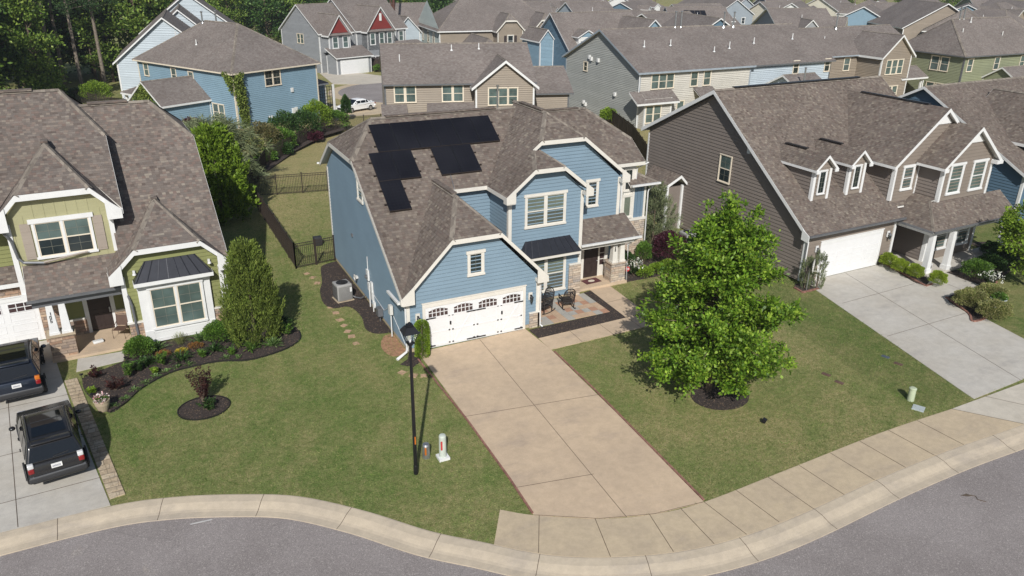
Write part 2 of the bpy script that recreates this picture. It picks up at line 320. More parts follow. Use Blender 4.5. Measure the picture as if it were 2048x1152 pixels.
class House:
    """House frame: coordinates (u,v,z) are world coordinates turned by yaw; parts are children of one Empty."""
    def __init__(s,name,label,yaw,base,cat='house',group=None,z0=0,exp=.18):
        s.yaw=R(yaw); s.b=Vector((base[0],base[1],z0)); s.exp=exp
        c,n=math.cos(s.yaw),math.sin(s.yaw)
        s.e=empty(name,(base[0]*c-base[1]*n,base[0]*n+base[1]*c,z0),s.yaw,label,cat,group)
    def L(s,p): return Vector(p)-s.b
    def fin(s,mb,name,mats,parent=None,**k):
        mb.v=[(x-s.b.x,y-s.b.y,z-s.b.z) for x,y,z in mb.v]
        return mb.build(name,mats,parent or s.e,**k)
    def each(s,mb,name,mats,parent=None):
        """one object per separate piece"""
        key={}; par=list(range(len(mb.f)))
        def fd(i):
            while par[i]!=i: par[i]=par[par[i]]; i=par[i]
            return i
        for i,f in enumerate(mb.f):
            for v in f:
                k=tuple(round(c,3) for c in mb.v[v])
                if k in key: par[fd(i)]=fd(key[k])
                else: key[k]=i
        g={}
        for i in range(len(mb.f)): g.setdefault(fd(i),[]).append(i)
        out=[]
        for ids in g.values():
            m=MB()
            for i in ids: m.poly([mb.v[v] for v in mb.f[i]],mb.mi[i],mb.sm[i])
            out.append(s.fin(m,name,mats,parent))
        return out
    def wallpoly(s,mb,P0,dirn,poly,lap=True,lift=.0):
        """vertical wall: P0 plan point, dirn plan direction (left to right seen from outside), poly=(s,z) convex"""
        P0=Vector((P0[0],P0[1],0)); d=Vector((dirn[0],dirn[1],0)).normalized(); n=Vector((d.y,-d.x,0))
        def pt(a,off): return P0+d*a[0]+n*(off+lift)+Vector((0,0,a[1]))
        if not lap: mb.poly([pt(a,0.01) for a in poly]); return
        zs=[a[1] for a in poly]; k=math.floor(min(zs)/s.exp)
        while k*s.exp<max(zs):
            za=k*s.exp; zb=za+s.exp; q=cutpoly(poly,za,zb)
            if len(q)>2:
                f=lambda a:.036-.033*(a[1]-za)/s.exp
                mb.poly([pt(a,f(a)) for a in q])
                lo=min(a[1] for a in q); b=[a for a in q if abs(a[1]-lo)<1e-6]
                if len(b)>=2:
                    x0=min(a[0] for a in b);x1=max(a[0] for a in b); o=f((0,lo)); mb.poly([pt((x1,lo),o),pt((x0,lo),o),pt((x0,lo),.002),pt((x1,lo),.002)])
            k+=1
    def window(s,P0,dirn,s0,z0,w,h,units=1,grid=(2,4),gm=None,trim=.1,head=.14,sill=.1,tm=None,sm=None,proj=.05,upper_only=False,gm2=None,lift=0.02,parts=True,ear=.06,rows2=None):
        tm=tm or M_white; sm=sm or M_white; gm=gm or M_glass
        P0=Vector((P0[0],P0[1],0)); d=Vector((dirn[0],dirn[1],0)).normalized(); n=Vector((d.y,-d.x,0))
        def bx(mb,a0,b0,a1,b1,o0,o1): 
            c=P0+d*((a0+a1)/2)+n*((o0+o1)/2+lift)+Vector((0,0,(b0+b1)/2)); mb.obox(c,d*((a1-a0)/2),n*((o1-o0)/2),Vector((0,0,(b1-b0)/2)))
        T=MB(); 
        bx(T,s0-trim,z0,s0,z0+h,0,proj); bx(T,s0+w,z0,s0+w+trim,z0+h,0,proj)
        bx(T,s0-trim-ear,z0+h,s0+w+trim+ear,z0+h+head,0,proj+.02); bx(T,s0-trim-ear*.5,z0-sill,s0+w+trim+ear*.5,z0,0,proj+.03)
        uw=w/units; mul=.1 if units>1 else 0
        for k in range(1,units): bx(T,s0+k*uw-mul/2,z0,s0+k*uw+mul/2,z0+h,0,proj)
        fr=s.fin(T,'window',tm); F=MB(); G=MB(); G2=MB(); Mu=MB()
        for k in range(units):
            a0=s0+k*uw+(mul/2 if k>0 else 0); a1=s0+(k+1)*uw-(mul/2 if k<units-1 else 0); f=.045
            bx(F,a0,z0,a0+f,z0+h,0,.035); bx(F,a1-f,z0,a1,z0+h,0,.035); bx(F,a0+f,z0,a1-f,z0+f,0,.035); bx(F,a0+f,z0+h-f,a1-f,z0+h,0,.035)
            if not upper_only: bx(F,a0+f,z0+h/2-.025,a1-f,z0+h/2+.025,0,.04)
            nx,nz=grid
            for i in range(1,nx): x=a0+f+(a1-a0-2*f)*i/nx; bx(Mu,x-.007,z0+f,x+.007,z0+h-f,.0,.016)
            for j in range(1,nz):
                if not upper_only and j*2==nz: continue
                z=z0+f+(h-2*f)*j/nz; bx(Mu,a0+f,z-.007,a1-f,z+.007,.0,.0152)
            bx(G,a0+f,z0+h/2,a1-f,z0+h-f,-.01,.008); bx(G2 if gm2 else G,a0+f,z0+f,a1-f,z0+h/2,-.01,.0075)
        s.fin(F,'sash',sm,fr); s.fin(G,'pane',gm,fr)
        if Mu.f: s.fin(Mu,'muntins',M_munt,fr)
        if gm2: s.fin(G2,'pane',gm2,fr)
        return fr
    def fascia(s,mb,p,q,h=.2,t=.03,over=.02):
        """board below the roof edge p->q, outside on the right-hand side of p->q"""
        p=Vector(p);q=Vector(q); d=(q-p); n=Vector((d.y,-d.x,0)).normalized()
        e=.012; over=-.006; a=-t; k=d.normalized()*.012; p=p-k*0; q=q-k*0
        mb.hexa([p+n*a+Vector((0,0,-h)),q+n*a+Vector((0,0,-h)),q+n*e+Vector((0,0,-h)),p+n*e+Vector((0,0,-h)),p+n*a+Vector((0,0,over)),q+n*a+Vector((0,0,over)),q+n*e+Vector((0,0,over)),p+n*e+Vector((0,0,over))])
    def sheet(s,roof,soff,pts,th=.13):
        roof.poly(pts)
        if soff is not None: soff.poly([(x,y,z-th) for x,y,z in reversed(pts)])
    def cap(s,mb,p,q,w=.15,lift=.035,drop=.10):
        p=Vector(p);q=Vector(q); d=(q-p); t=Vector((d.y,-d.x,0)).normalized(); u=Vector((0,0,1))
        dz=drop
        # mitred tent: uv runs along the ridge
        for sg in (1,-1):
            a=[p+u*lift,q+u*lift,q+t*w*sg+u*(lift-dz),p+t*w*sg+u*(lift-dz)]
            mb.poly(a if sg<0 else list(reversed(a)))
    def gutter(s,mb,p,q,w=.12,h=.1,n=None):
        p=Vector(p);q=Vector(q); d=(q-p); n=Vector((d.y,-d.x,0)).normalized()
        c=(p+q)/2+n*(w/2+.032)+Vector((0,0,-h/2-.0)); mb.obox(c,d/2,n*w/2,Vector((0,0,h/2)))
def _col(H,name,mat):
    H.acc=getattr(H,'acc',{})
    if (name,mat.name) not in H.acc: H.acc[(name,mat.name)]=(MB(),mat)
    return H.acc[(name,mat.name)][0]
def done(H,split=('ridge_cap','corner_board','gutter','downspout')):
    for (n,_),(mb,mat) in H.acc.items():
        if mb.f: (H.each if n in split else H.fin)(mb,n,mat)
    H.acc={}
def block(H,u0,u1,v0,v1,z0,ze,zr,axis,wm,oh=.35,hip=(0,0),jerk=(0,0),tm=None,rm=None,lap=True,fh=.2,wn='siding',cap=True,roof=True,walls='fbrl',rake=None,jd=None,corner=True):
    tm=tm or M_white; rm=rm or M_roofF
    W=_col(H,wn,wm); RF=_col(H,'roof',rm); SF=_col(H,'soffit',M_soffit); FA=_col(H,'fascia',tm); CP=_col(H,'ridge_cap',M_cap)
    rk=oh if rake is None else rake
    if axis=='u': P=lambda a,b,z:(a,b,z); a0,a1,b0,b1=u0-rk,u1+rk,v0-oh,v1+oh
    else: P=lambda a,b,z:(b,a,z); a0,a1,b0,b1=v0-rk,v1+rk,u0-oh,u1+oh
    bm=(b0+b1)/2; sl=(zr-ze)/(bm-b0)
    A0=a0+(hip[0] if hip[0] else (jd or jerk[0]*1.1/ max(sl,.3))*1 if jerk[0] else 0); A1=a1-(hip[1] if hip[1] else (jd or jerk[1]*1.1/max(sl,.3)) if jerk[1] else 0)
    def side(b,sg):
        pts=[P(a0,b,ze),P(a1,b,ze)]
        if jerk[1]: k=jerk[1]; bb=bm-sg*(k/sl); pts+=[P(a1,bb,zr-k),P(A1,bm,zr)]
        else: pts.append(P(A1,bm,zr))
        if jerk[0]: k=jerk[0]; bb=bm-sg*(k/sl); pts+=[P(A0,bm,zr),P(a0,bb,zr-k)]
        else: pts.append(P(A0,bm,zr))
        flip=(sg<0)!=(axis=='v')
        return list(reversed(pts)) if flip else pts
    if roof:
        for b,sg in ((b0,1),(b1,-1)):
            q=side(b,sg); H.sheet(RF,SF,q)
        for e,(aa,AA,i) in enumerate(((a0,A0,0),(a1,A1,1))):
            if hip[i]: q=[P(aa,b0,ze),P(aa,b1,ze),P(AA,bm,zr)]
            elif jerk[i]: k=jerk[i]/sl; q=[P(aa,bm-k,zr-jerk[i]),P(aa,bm+k,zr-jerk[i]),P(AA,bm,zr)]
            else: continue
            v=(Vector(q[1])-Vector(q[0])).cross(Vector(q[2])-Vector(q[0]))
            if v.z<0: q.reverse()
            H.sheet(RF,SF,q)
        # edge boards all around, drawn with the outside on the right
        ring=[P(a0,b0,ze)]
        if jerk[0]==0 and hip[0]==0: left=[P(a0,bm,zr)]
        elif jerk[0]: k=jerk[0]/sl; left=[P(a0,bm+k,zr-jerk[0]),P(a0,bm-k,zr-jerk[0])]
        else: left=[]
        if jerk[1]==0 and hip[1]==0: right=[P(a1,bm,zr)]
        elif jerk[1]: k=jerk[1]/sl; right=[P(a1,bm-k,zr-jerk[1]),P(a1,bm+k,zr-jerk[1])]
        else: right=[]
        ring=[P(a0,b0,ze),P(a1,b0,ze)]+right+[P(a1,b1,ze),P(a0,b1,ze)]+left
        if axis=='v': ring=list(reversed(ring))
        for i in range(len(ring)): H.fascia(FA,ring[i],ring[(i+1)%len(ring)],fh,.035)
        if cap:
            H.cap(CP,P(A0,bm,zr),P(A1,bm,zr))
            for i,(aa,AA) in enumerate(((a0,A0),(a1,A1))):
                if hip[i]: H.cap(CP,P(aa,b0,ze),P(AA,bm,zr)); H.cap(CP,P(aa,b1,ze),P(AA,bm,zr))
                elif jerk[i]: k=jerk[i]/sl; H.cap(CP,P(aa,bm-k,zr-jerk[i]),P(AA,bm,zr)); H.cap(CP,P(aa,bm+k,zr-jerk[i]),P(AA,bm,zr))
    zw=ze+sl*oh-.12; 
    def gpoly(Wd,j):
        if j: k=(j-.05)/sl; return [(0,z0),(Wd,z0),(Wd,zw),(Wd/2+k,zr-j-.1),(Wd/2-k,zr-j-.1),(0,zw)]
        return [(0,z0),(Wd,z0),(Wd,zw),(Wd/2,zr-.14),(0,zw)]
    def rpoly(Wd): return [(0,z0),(Wd,z0),(Wd,zw-(sl*oh if 0 else 0)),(0,zw)]
    ends={'u':('l','r'),'v':('f','b')}[axis]
    for s_,P0,d,Wd in (('f',(u0,v0),(1,0),u1-u0),('r',(u1,v0),(0,1),v1-v0),('b',(u1,v1),(-1,0),u1-u0),('l',(u0,v1),(0,-1),v1-v0)):
        if s_ not in walls: continue
        if s_ in ends:
            i=ends.index(s_); poly=rpoly(Wd) if hip[i] else gpoly(Wd,jerk[i])
        else: poly=rpoly(Wd)
        if hip[0] and s_ in ends[:1] or hip[1] and s_ in ends[1:]: poly=[(0,z0),(Wd,z0),(Wd,zw),(0,zw)]
        H.wallpoly(W,P0,d,poly,lap=lap)
    if corner:
        CB=_col(H,'corner_board',tm)
        for x,y,nx,ny in ((u0,v0,1,1),(u1,v0,-1,1),(u0,v1,1,-1),(u1,v1,-1,-1)):
            CB.box(x-.03*nx,y-.045*ny,z0,x+.12*nx,y-.001*ny,zw); CB.box(x-.045*nx,y-.045*ny,z0,x-.001*nx,y+.12*ny,zw)
    return sl,zw
# ---------------- ground, street, kerb, paths ----------------
CURB=[(-60,23.0),(-30,23.6),(-12,24.1),(-5.5,24.25),(-2.4,24.2),(-.5,23.8),(1.44,23.03),(3.2,22.07),(4.95,20.43),(6.5,18.63),(7.8,17.45),(9.15,16.24),(10.7,15.33),(12.9,14.53),(15.1,14.2),(17.6,14.19),(21.4,14.43),(25.4,14.53),(29.6,14.45),(36,14.5),(60,14.5),(110,14.5)]
def cr(P,n=5):   # Catmull-Rom through the points
    out=[]
    for i in range(len(P)-1):
        p0=P[max(i-1,0)];p1=P[i];p2=P[i+1];p3=P[min(i+2,len(P)-1)]
        for k in range(n):
            t=k/n
            out.append(tuple(.5*((2*p1[j])+(-p0[j]+p2[j])*t+(2*p0[j]-5*p1[j]+4*p2[j]-p3[j])*t*t+(-p0[j]+3*p1[j]-3*p2[j]+p3[j])*t**3) for j in range(len(p1))))
    out.append(P[-1]); return out
CC=cr(CURB,5)
def offs(C,d):
    out=[]
    for i,p in enumerate(C):
        a=C[max(i-1,0)];b=C[min(i+1,len(C)-1)]; t=Vector((b[0]-a[0],b[1]-a[1])).normalized(); out.append((p[0]+t.y*d,p[1]-t.x*d))
    return out
ys=[0,1,2.5,5,8,12,18,26,36,44,50,60,75,90,105,120,140,170,220,300,420,620,900]
mb=MB(); xs=[(-400,CC[0][1])]+CC+[(500,14.5)]
for a,b in zip(xs,xs[1:]):
    for d0,d1 in zip(ys,ys[1:]):
        pts=[]
        for (x,y0),d in ((a,d0),(b,d0),(b,d1),(a,d1)):
            f=min(1,d/20); y=(y0*(1-f)+20*f)+d; sx=x*(1+max(0,d-60)/300*.8) if abs(x)>40 else x
            pts.append((sx,y,gz(y)))
        mb.poly(pts,sm=True)
mb.build('lawn',M_grass,kind='structure',weld=True)
mb=MB(); back=offs(CC,.72); 
for a,b,c,d in zip(back,back[1:],CC,CC[1:]): mb.poly([(a[0],-80,-.14),(b[0],-80,-.14),(b[0],b[1]+.1,-.14),(a[0],a[1]+.1,-.14)])
mb.build('street',M_asph,kind='structure')
PROF=[(0,-.02),(0,.012),(.05,.018),(.34,-.008),(.48,-.045),(.62,-.088),(.72,-.105),(.97,-.112),(.97,-.2)]
mb=MB(); rails=[[(p[0],p[1],z) for p in offs(CC,o)] for o,z in PROF]
for r0,r1 in zip(rails,rails[1:]):
    for i in range(len(CC)-1): mb.poly([r0[i],r1[i],r1[i+1],r0[i+1]],sm=False)
mb.build('kerb',M_curb,kind='structure')
# kerb joints
mb=MB(); acc=0; last=CC[0]
for i in range(1,len(CC)):
    if not -7<CC[i][0]<40: continue
    acc+=math.dist(CC[i],CC[i-1])
    if acc>2.9:
        acc=0
        for (o0,z0),(o1,z1) in zip(PROF[1:7],PROF[2:8]):
            a=offs(CC,o0)[i];b=offs(CC,o1)[i]; mb.beam((a[0],a[1],z0),(b[0],b[1],z1),.018,.006)
mb.build('kerb_joint',M_joint,kind='structure')
def flat(name,pts,z,mat,kind='structure',t=None):
    mb=MB(); mb.poly([(x,y,z+gz(y)) for x,y in pts])
    for i in range(len(pts)): 
        a=pts[i];b=pts[(i+1)%len(pts)]; mb.poly([(a[0],a[1],z+gz(a[1])-.06),(b[0],b[1],z+gz(b[1])-.06),(b[0],b[1],z+gz(b[1])),(a[0],a[1],z+gz(a[1]))])
    return mb.build(name,mat,kind=kind)
def joints(name,segs,z,w=.02,mat=None,h=.004):
    mb=MB()
    for a,b in segs: mb.beam((*a,z+gz(a[1])),(*b,z+gz(b[1])),w,h)
    return mb.build(name,mat or M_joint,kind='structure')
# sidewalk in front of the blue house
IN=cr([(8.93,18.6),(9.8,17.88),(11.62,16.82),(13.36,16.25),(15.21,16.04),(18.7,16.18),(24,16.42),(28.03,16.4)],6)
OUT=[p for p in offs(CC,-.0) if 7.8<p[0]<29.5]
flat('sidewalk',[(p[0],p[1]) for p in OUT]+[(29.6,14.45)]+list(reversed(IN)),.02,M_walk)
flat('sidewalk',[(29.6,14.45),(36,14.5),(60,14.5),(60,16.6),(36,16.55),(32.84,16.5),(28.03,16.4)],.024,M_walkw)
def near(P,x): return min(P,key=lambda p:abs(p[0]-x))
sg=[((9.95,17.8),(9.12,16.28)),((11.5,16.9),(11.0,15.2)),((13.2,16.3),(12.85,14.56)),((14.3,16.1),(14.2,14.3)),((15.21,16.04),(15.4,14.2)),((16.6,16.06),(16.75,14.2)),((18.1,16.15),(18.25,14.2)),((19.6,16.2),(19.75,14.3)),((21.2,16.28),(21.35,14.43)),((22.8,16.36),(22.95,14.47)),((24.4,16.42),(24.55,14.52)),((26,16.42),(26.15,14.52)),((28.03,16.4),(29.6,14.45)),((30.2,16.45),(31.6,14.48)),((32.8,16.5),(34,14.5))]
joints('sidewalk_joint',sg,.027,.018)
# driveway of the blue house
DRV=[(10.25,30.05),(15.75,30.15),(15.85,27.73),(15.6,22),(15.21,16.04),(13.36,16.25),(11.62,16.82),(9.8,17.88),(10.1,24)]
flat('driveway',DRV,.028,M_conc)
joints('driveway_joint',[((13.3,30),(12.9,23.5)),((12.9,23.5),(12.45,16.5)),((10.1,24.2),(15.68,23.4)),((9.85,19.4),(12.7,18.9)),((9.8,17.88),(11.62,16.82)),((11.62,16.82),(13.36,16.25)),((13.36,16.25),(15.21,16.04))],.031,.018)
for P,sd in (([(10.02,29.4),(10.06,24),(9.93,20),(9.8,17.95)],'left'),([(15.9,27.5),(15.78,24),(15.45,19),(15.27,16.1)],'right')):
    mb=MB()
    for a,b in zip(P,P[1:]):
        n=int(math.dist(a,b)/.2)
        for k in range(n):
            f0=k/n;f1=(k+.88)/n; mb.beam((a[0]+(b[0]-a[0])*f0,a[1]+(b[1]-a[1])*f0,.03),(a[0]+(b[0]-a[0])*f1,a[1]+(b[1]-a[1])*f1,.03),.07,.05)
    o=mb.build('brick_edging',M_brickedge); tag(o,'row of red bricks edging the '+sd+' side of the tan driveway of the blue house','brick edging')
# front walk of the blue house and patio bed
flat('path',[(15.85,27.73),(22.02,27.9),(22.25,30.5),(22.4,33.0),(21.1,33.0),(20.92,29.15),(15.86,28.98)],.024,M_conc)
joints('path_joint',[((17.6,29.0),(17.55,27.8)),((19.3,29.08),(19.3,27.83)),((20.95,29.15),(20.95,27.9)),((20.95,29.15),(22.15,29.3)),((21.0,31.1),(22.3,31.2))],.028,.015)
flat('mulch_strip',[(15.88,29.02),(20.9,29.18),(21.08,32.8),(20.62,32.75),(20.58,30.05),(16.45,29.98),(15.86,29.95)],.035,M_mulch)
# driveways of neighbours
def loc(yaw,pts): c,s=math.cos(R(yaw)),math.sin(R(yaw)); return [(u*c-v*s,u*s+v*c) for u,v in pts]
A_=lambda *p: loc(2.7,p); B_=lambda *p: loc(1.5,p)
flat('driveway',[(-10,24.1)]+[(-5.5,24.25),(-2.44,24.24)]+[(-3.55,30.5)]+A_((-2.95,38.6),(-8.2,38.6)),.02,M_concw)
joints('driveway_joint',[((-5.05,24.3),(-6.35,36.5)),((-2.6,26.0),(-10,25.6)),((-3.2,29.0),(-10,28.6)),((-3.5,32.6),(-10,32.2))],.025,.02)
flat('driveway',B_((33.35,28.0),(39.8,28.0),(38.9,25.3),(38.6,23.3),(36.9,15.9),(30.0,15.75)),.02,M_concw)
joints('driveway_joint',[tuple(B_((36.5,27.9),(33.3,15.8))),tuple(B_((32.9,25),(38.75,25.1))),tuple(B_((31.7,21.3),(38.2,21.3)))],.024,.018)
flat('path',B_((38.95,25.3),(41.9,25.5),(41.9,23.1),(38.55,23.1)),.024,M_concw)
joints('path_joint',[tuple(B_((40.4,25.4),(40.3,23.1)))],.028,.014)
flat('path',A_((-1.95,34.65),(-.1,34.8),(.1,35.75),(-1.85,35.9)),.024,M_concw)
# cul-de-sac street behind with its kerb
def ring(cx,cy,r,a0,a1,n): return [(cx+r*math.cos(R(a0+(a1-a0)*k/n)),cy+r*math.sin(R(a0+(a1-a0)*k/n))) for k in range(n+1)]
cx,cy=40,106
st=ring(cx,cy,13.2,60,330,30)+[(80,92),(80,108)]
flat('kerb',ring(cx,cy,14.6,60,330,30)+[(80,90),(80,110)],.03,M_walk)
flat('street',st,.036,M_asph)
flat('driveway',[(22.3,88.5),(29.5,89.5),(35,95.5),(31,97.5),(27.0,95.5),(22.3,94.4)],.045,M_walk)
flat('driveway',[(30.6,134.2),(35.4,135.1),(41.5,118),(33,116.5),(29,119)],.045,M_walkw)

# marks on the street
mb=MB(); mb.poly([(23.5,12.7,-.136),(23.8,12.68,-.136),(23.9,12.5,-.136),(23.7,12.55,-.136)]); mb.tube([(23.8,12.6,-.137),(23.95,12.45,-.137),(23.85,12.3,-.137),(24.0,12.1,-.137)],.018,5)
mb.build('tar_mark',M_joint,kind='structure')
mb=MB(); mb.beam((-.2,22.35,-.134),(.45,22.3,-.134),.05,.004); mb.build('chalk_mark',plain('white_chalk',(.5,.49,.47),.9),kind='structure')
# ---------------- the blue house ----------------
H=House('blue_house','light blue house with black solar panels on its brown roof and a white garage door',0,(16.5,36))
X=(1,0)
wall=MB(); 
# left side wall, main body
H.wallpoly(wall,(9.85,43.2),(0,-1),[(0,.22),(13.0,.22),(13.0,2.72),(6.6,7.2),(2.1,7.2),(0,5.65)])
# garage front
H.wallpoly(wall,(9.85,30.2),X,[(0,.22),(6.6,.22),(6.6,2.62),(4.38,4.95),(2.22,4.95),(0,2.62)])
H.wallpoly(wall,(16.45,30.2),(0,1),[(0,.1),(2.6,.1),(2.6,2.8),(0,2.8)])
# upper triangle wall behind the garage roof
H.wallpoly(wall,(13.15,34.95),X,[(0,2.5),(3.0,2.5),(3.0,5.9),(0,5.9)])
# bay block
H.wallpoly(wall,(16.1,34.9),(0,-1),[(0,2.6),(2.15,2.6),(2.15,5.95),(0,5.95)])
H.wallpoly(wall,(16.1,32.75),X,[(0,.15),(4.15,.15),(4.15,5.75),(2.78,7.1),(1.28,7.1),(0,5.85)])
H.wallpoly(wall,(20.25,32.75),(0,1),[(0,.15),(1.6,.15),(1.6,5.8),(0,5.8)])
# big front gable
H.wallpoly(wall,(16.2,34.3),X,[(0,.15),(7.3,.15),(7.3,5.72),(4.98,7.85),(2.35,7.85),(0,5.9)])
H.wallpoly(wall,(23.5,34.3),(0,1),[(0,0),(1.6,0),(1.6,6.0),(0,6.0)])
H.fin(wall,'siding',M_blue)
# right part, smooth panels
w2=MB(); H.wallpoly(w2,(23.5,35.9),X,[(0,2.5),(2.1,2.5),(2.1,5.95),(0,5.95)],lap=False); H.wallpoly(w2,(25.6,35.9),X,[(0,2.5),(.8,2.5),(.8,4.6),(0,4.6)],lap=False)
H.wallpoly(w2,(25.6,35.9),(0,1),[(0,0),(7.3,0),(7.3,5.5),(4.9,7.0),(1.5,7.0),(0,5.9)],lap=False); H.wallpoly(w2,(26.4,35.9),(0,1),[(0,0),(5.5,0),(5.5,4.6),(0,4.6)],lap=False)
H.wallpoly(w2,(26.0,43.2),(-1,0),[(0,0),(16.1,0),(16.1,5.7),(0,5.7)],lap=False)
for x in (25.9,26.15): w2.box(x-.012,35.86,2.6,x+.012,35.9,4.6)
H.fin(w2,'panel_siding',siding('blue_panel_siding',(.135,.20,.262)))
f=MB(); f.box(9.87,30.22,-.1,16.43,43.18,.22); f.box(16.15,32.78,-.1,20.22,43,.16); f.box(20.3,34.33,-.1,25.55,43,.155); H.fin(f,'foundation',M_found)
st=MB()
st.box(15.98,30.13,0,16.5,30.3,.78); st.box(16.42,30.13,0,16.52,31.2,.78)
st.box(19.6,32.66,0,20.31,32.85,1.78); st.box(20.2,32.8,0,20.31,34.25,1.78)
st.box(23.45,35.8,0,26.46,35.98,2.5); st.box(26.35,35.9,0,26.47,41,2.5)
H.each(st,'stone_veneer',M_stone2)
# roof planes
s=.674; zf=lambda y:2.83+s*(y-29.85)
rf=MB(); sf=MB(); fa=MB(); cp=MB()
yr=38.9; zr=zf(yr)
yb=43.6; zb=zr-s*(yb-yr)
zj=7.42; yj0=29.85+(zj-2.83)/s; yj1=yr+(zr-zj)/s; hx=11.25; rx=9.52
H.sheet(rf,sf,[(rx,29.85,2.83),(9.9,30.1,2.9),(12.9,34.57,zf(34.57)),(20.5,34.57,zf(34.57)),(20.5,yr,zr),(hx,yr,zr),(rx,yj0,zj)])
H.sheet(rf,sf,[(20.5,yr,zr),(20.5,yb,zb),(rx,yb,zb),(rx,yj1,zj),(hx,yr,zr)])
H.sheet(rf,sf,[(rx,yj1,zj),(rx,yj0,zj),(hx,yr,zr)])
# right part of the main roof (lower ridge) with its own clipped end
s2=.674; z2=lambda y:6.02+s2*(y-35.5); y2=39.2; zr2=z2(y2); xr=25.98; hx2=24.1; zj2=7.03; ya=35.5+(zj2-6.02)/s2; yb2=y2+(zr2-zj2)/s2
H.sheet(rf,sf,[(20,35.5,6.02),(xr,35.5,6.02),(xr,ya,zj2),(hx2,y2,zr2),(20,y2,zr2)])
H.sheet(rf,sf,[(20,y2,zr2),(hx2,y2,zr2),(xr,yb2,zj2),(xr,42.9,z2(35.5)),(20,42.9,z2(35.5))])
H.sheet(rf,sf,[(xr,ya,zj2),(xr,yb2,zj2),(hx2,y2,zr2)])
# garage cross gable
gs=1.015; gx=13.15; gz_=6.43; ge=9.52; zg=lambda x:gz_-gs*abs(x-gx); yk=29.85; ap=32.25; gj0=11.95; gj1=14.35; zgj=zg(gj0)
H.sheet(rf,sf,[(ge,yk,zg(ge)),(gj0,yk,zgj),(gx,ap,gz_),(gx,35.4,gz_),(ge,30.0,zg(ge))])
H.sheet(rf,sf,[(gj1,yk,zgj),(16.8,yk,zg(16.8)),(16.8,34.9,zg(16.8)),(gx,34.9,gz_),(gx,ap,gz_)])
H.sheet(rf,sf,[(gj0,yk,zgj),(gj1,yk,zgj),(gx,ap,gz_)])
# big front gable + bay share the left slope
bs=.80; bx=19.72; bz=9.16; zb_=lambda x:bz-bs*abs(x-bx); bl=15.75; br=23.85; yB=33.92; yb_=32.28; q0=18.45; q1=20.99; zq=zb_(q0); apB=35.9
H.sheet(rf,sf,[(bl,yb_,zb_(bl)),(17.27,yb_,zb_(17.27)),(17.95,33.75,zb_(17.95)),(17.95,yB,zb_(17.95)),(q0,yB,zq),(bx,apB,bz),(bx,39.6,bz),(bl,34.6,zb_(bl))])
H.sheet(rf,sf,[(q1,yB,zq),(br,yB,zb_(br)),(br,35.6,zb_(br)),(bx,40.2,bz),(bx,apB,bz)])
H.sheet(rf,sf,[(q0,yB,zq),(q1,yB,zq),(bx,apB,bz)])
# bay roof: hip triangle and right slope
bj0=17.27;bj1=18.93; zbj=zb_(bj0); bR=20.55; bzr=zbj-1.0*(bR-bj1)*.8
bxm=(bj0+bj1)/2; bzp=zb_(17.95)
H.sheet(rf,sf,[(bj0,yb_,zbj),(bj1,yb_,zbj),(18.25,33.75,bzp),(17.95,33.75,bzp)])
H.sheet(rf,sf,[(bj1,yb_,zbj),(bR,yb_,bzr),(bR,34.25,bzr),(18.25,34.25,bzp),(18.25,33.75,bzp)])
# right wing lean roof and porch roof
H.sheet(rf,sf,[(25.1,35.5,4.72),(27.0,35.5,4.72),(25.65,36.4,5.35),(25.1,36.4,5.35)]); H.sheet(rf,sf,[(27.0,35.5,4.72),(27.0,41.2,4.72),(25.65,41.2,5.35),(25.65,36.4,5.35)])
PZ=3.62; PE=2.78; py0=32.7
H.sheet(rf,sf,[(20.3,py0,PE),(23.95,py0,PE),(23.95,34.3,PZ),(20.3,34.3,PZ)],.1)
H.fin(rf,'roof',M_roof); H.fin(sf,'soffit',M_soffit)
pw=MB(); H.wallpoly(pw,(23.6,34.3),(0,-1),[(0,2.55),(1.45,2.55),(1.45,2.6),(0,3.45)],lap=False); pw.box(20.3,32.82,2.45,23.7,32.95,2.68); pw.box(23.52,32.85,2.45,23.62,34.3,2.6); H.fin(pw,'porch_beam',M_cream)
# fascia and rake boards
F=lambda p,q,h=.22,t=.035: H.fascia(fa,p,q,h,t)
F((rx,yb,zb),(rx,yj1,zj)); F((rx,yj1,zj),(rx,yj0,zj)); F((rx,yj0,zj),(rx,29.85,2.83)); 
F((ge,yk,zg(ge)),(gj0,yk,zgj)); F((gj0,yk,zgj),(gj1,yk,zgj)); F((gj1,yk,zgj),(16.8,yk,zg(16.8))); F((16.8,yk,zg(16.8)),(16.8,33.5,zg(16.8)),.18)
F((bl,yb_,zb_(bl)),(bj0,yb_,zbj)); F((bj0,yb_,zbj),(bj1,yb_,zbj)); F((bj1,yb_,zbj),(bR,yb_,bzr)); F((bR,yb_,bzr),(bR,33.9,bzr),.16)
F((bl,34.57,zb_(bl)),(bl,yb_,zb_(bl)),.2); F((13.6,34.57,zf(34.57)),(15.8,34.57,zf(34.57)),.2)
F((17.75,yB,zb_(17.75)),(q0,yB,zq)); F((q0,yB,zq),(q1,yB,zq)); F((q1,yB,zq),(br,yB,zb_(br))); F((br,yB,zb_(br)),(br,35.5,zb_(br)),.16)
F((23.3,35.5,6.02),(xr,35.5,6.02),.2); F((xr,35.5,6.02),(xr,ya,zj2),.2)
F((25.1,35.5,4.72),(27.0,35.5,4.72),.16); F((27.0,35.5,4.72),(27.0,41.2,4.72),.16)
F((23.95,py0,PE),(23.95,34.3,PZ),.12); F((20.3,34.3,PZ),(20.3,py0,PE),.12)
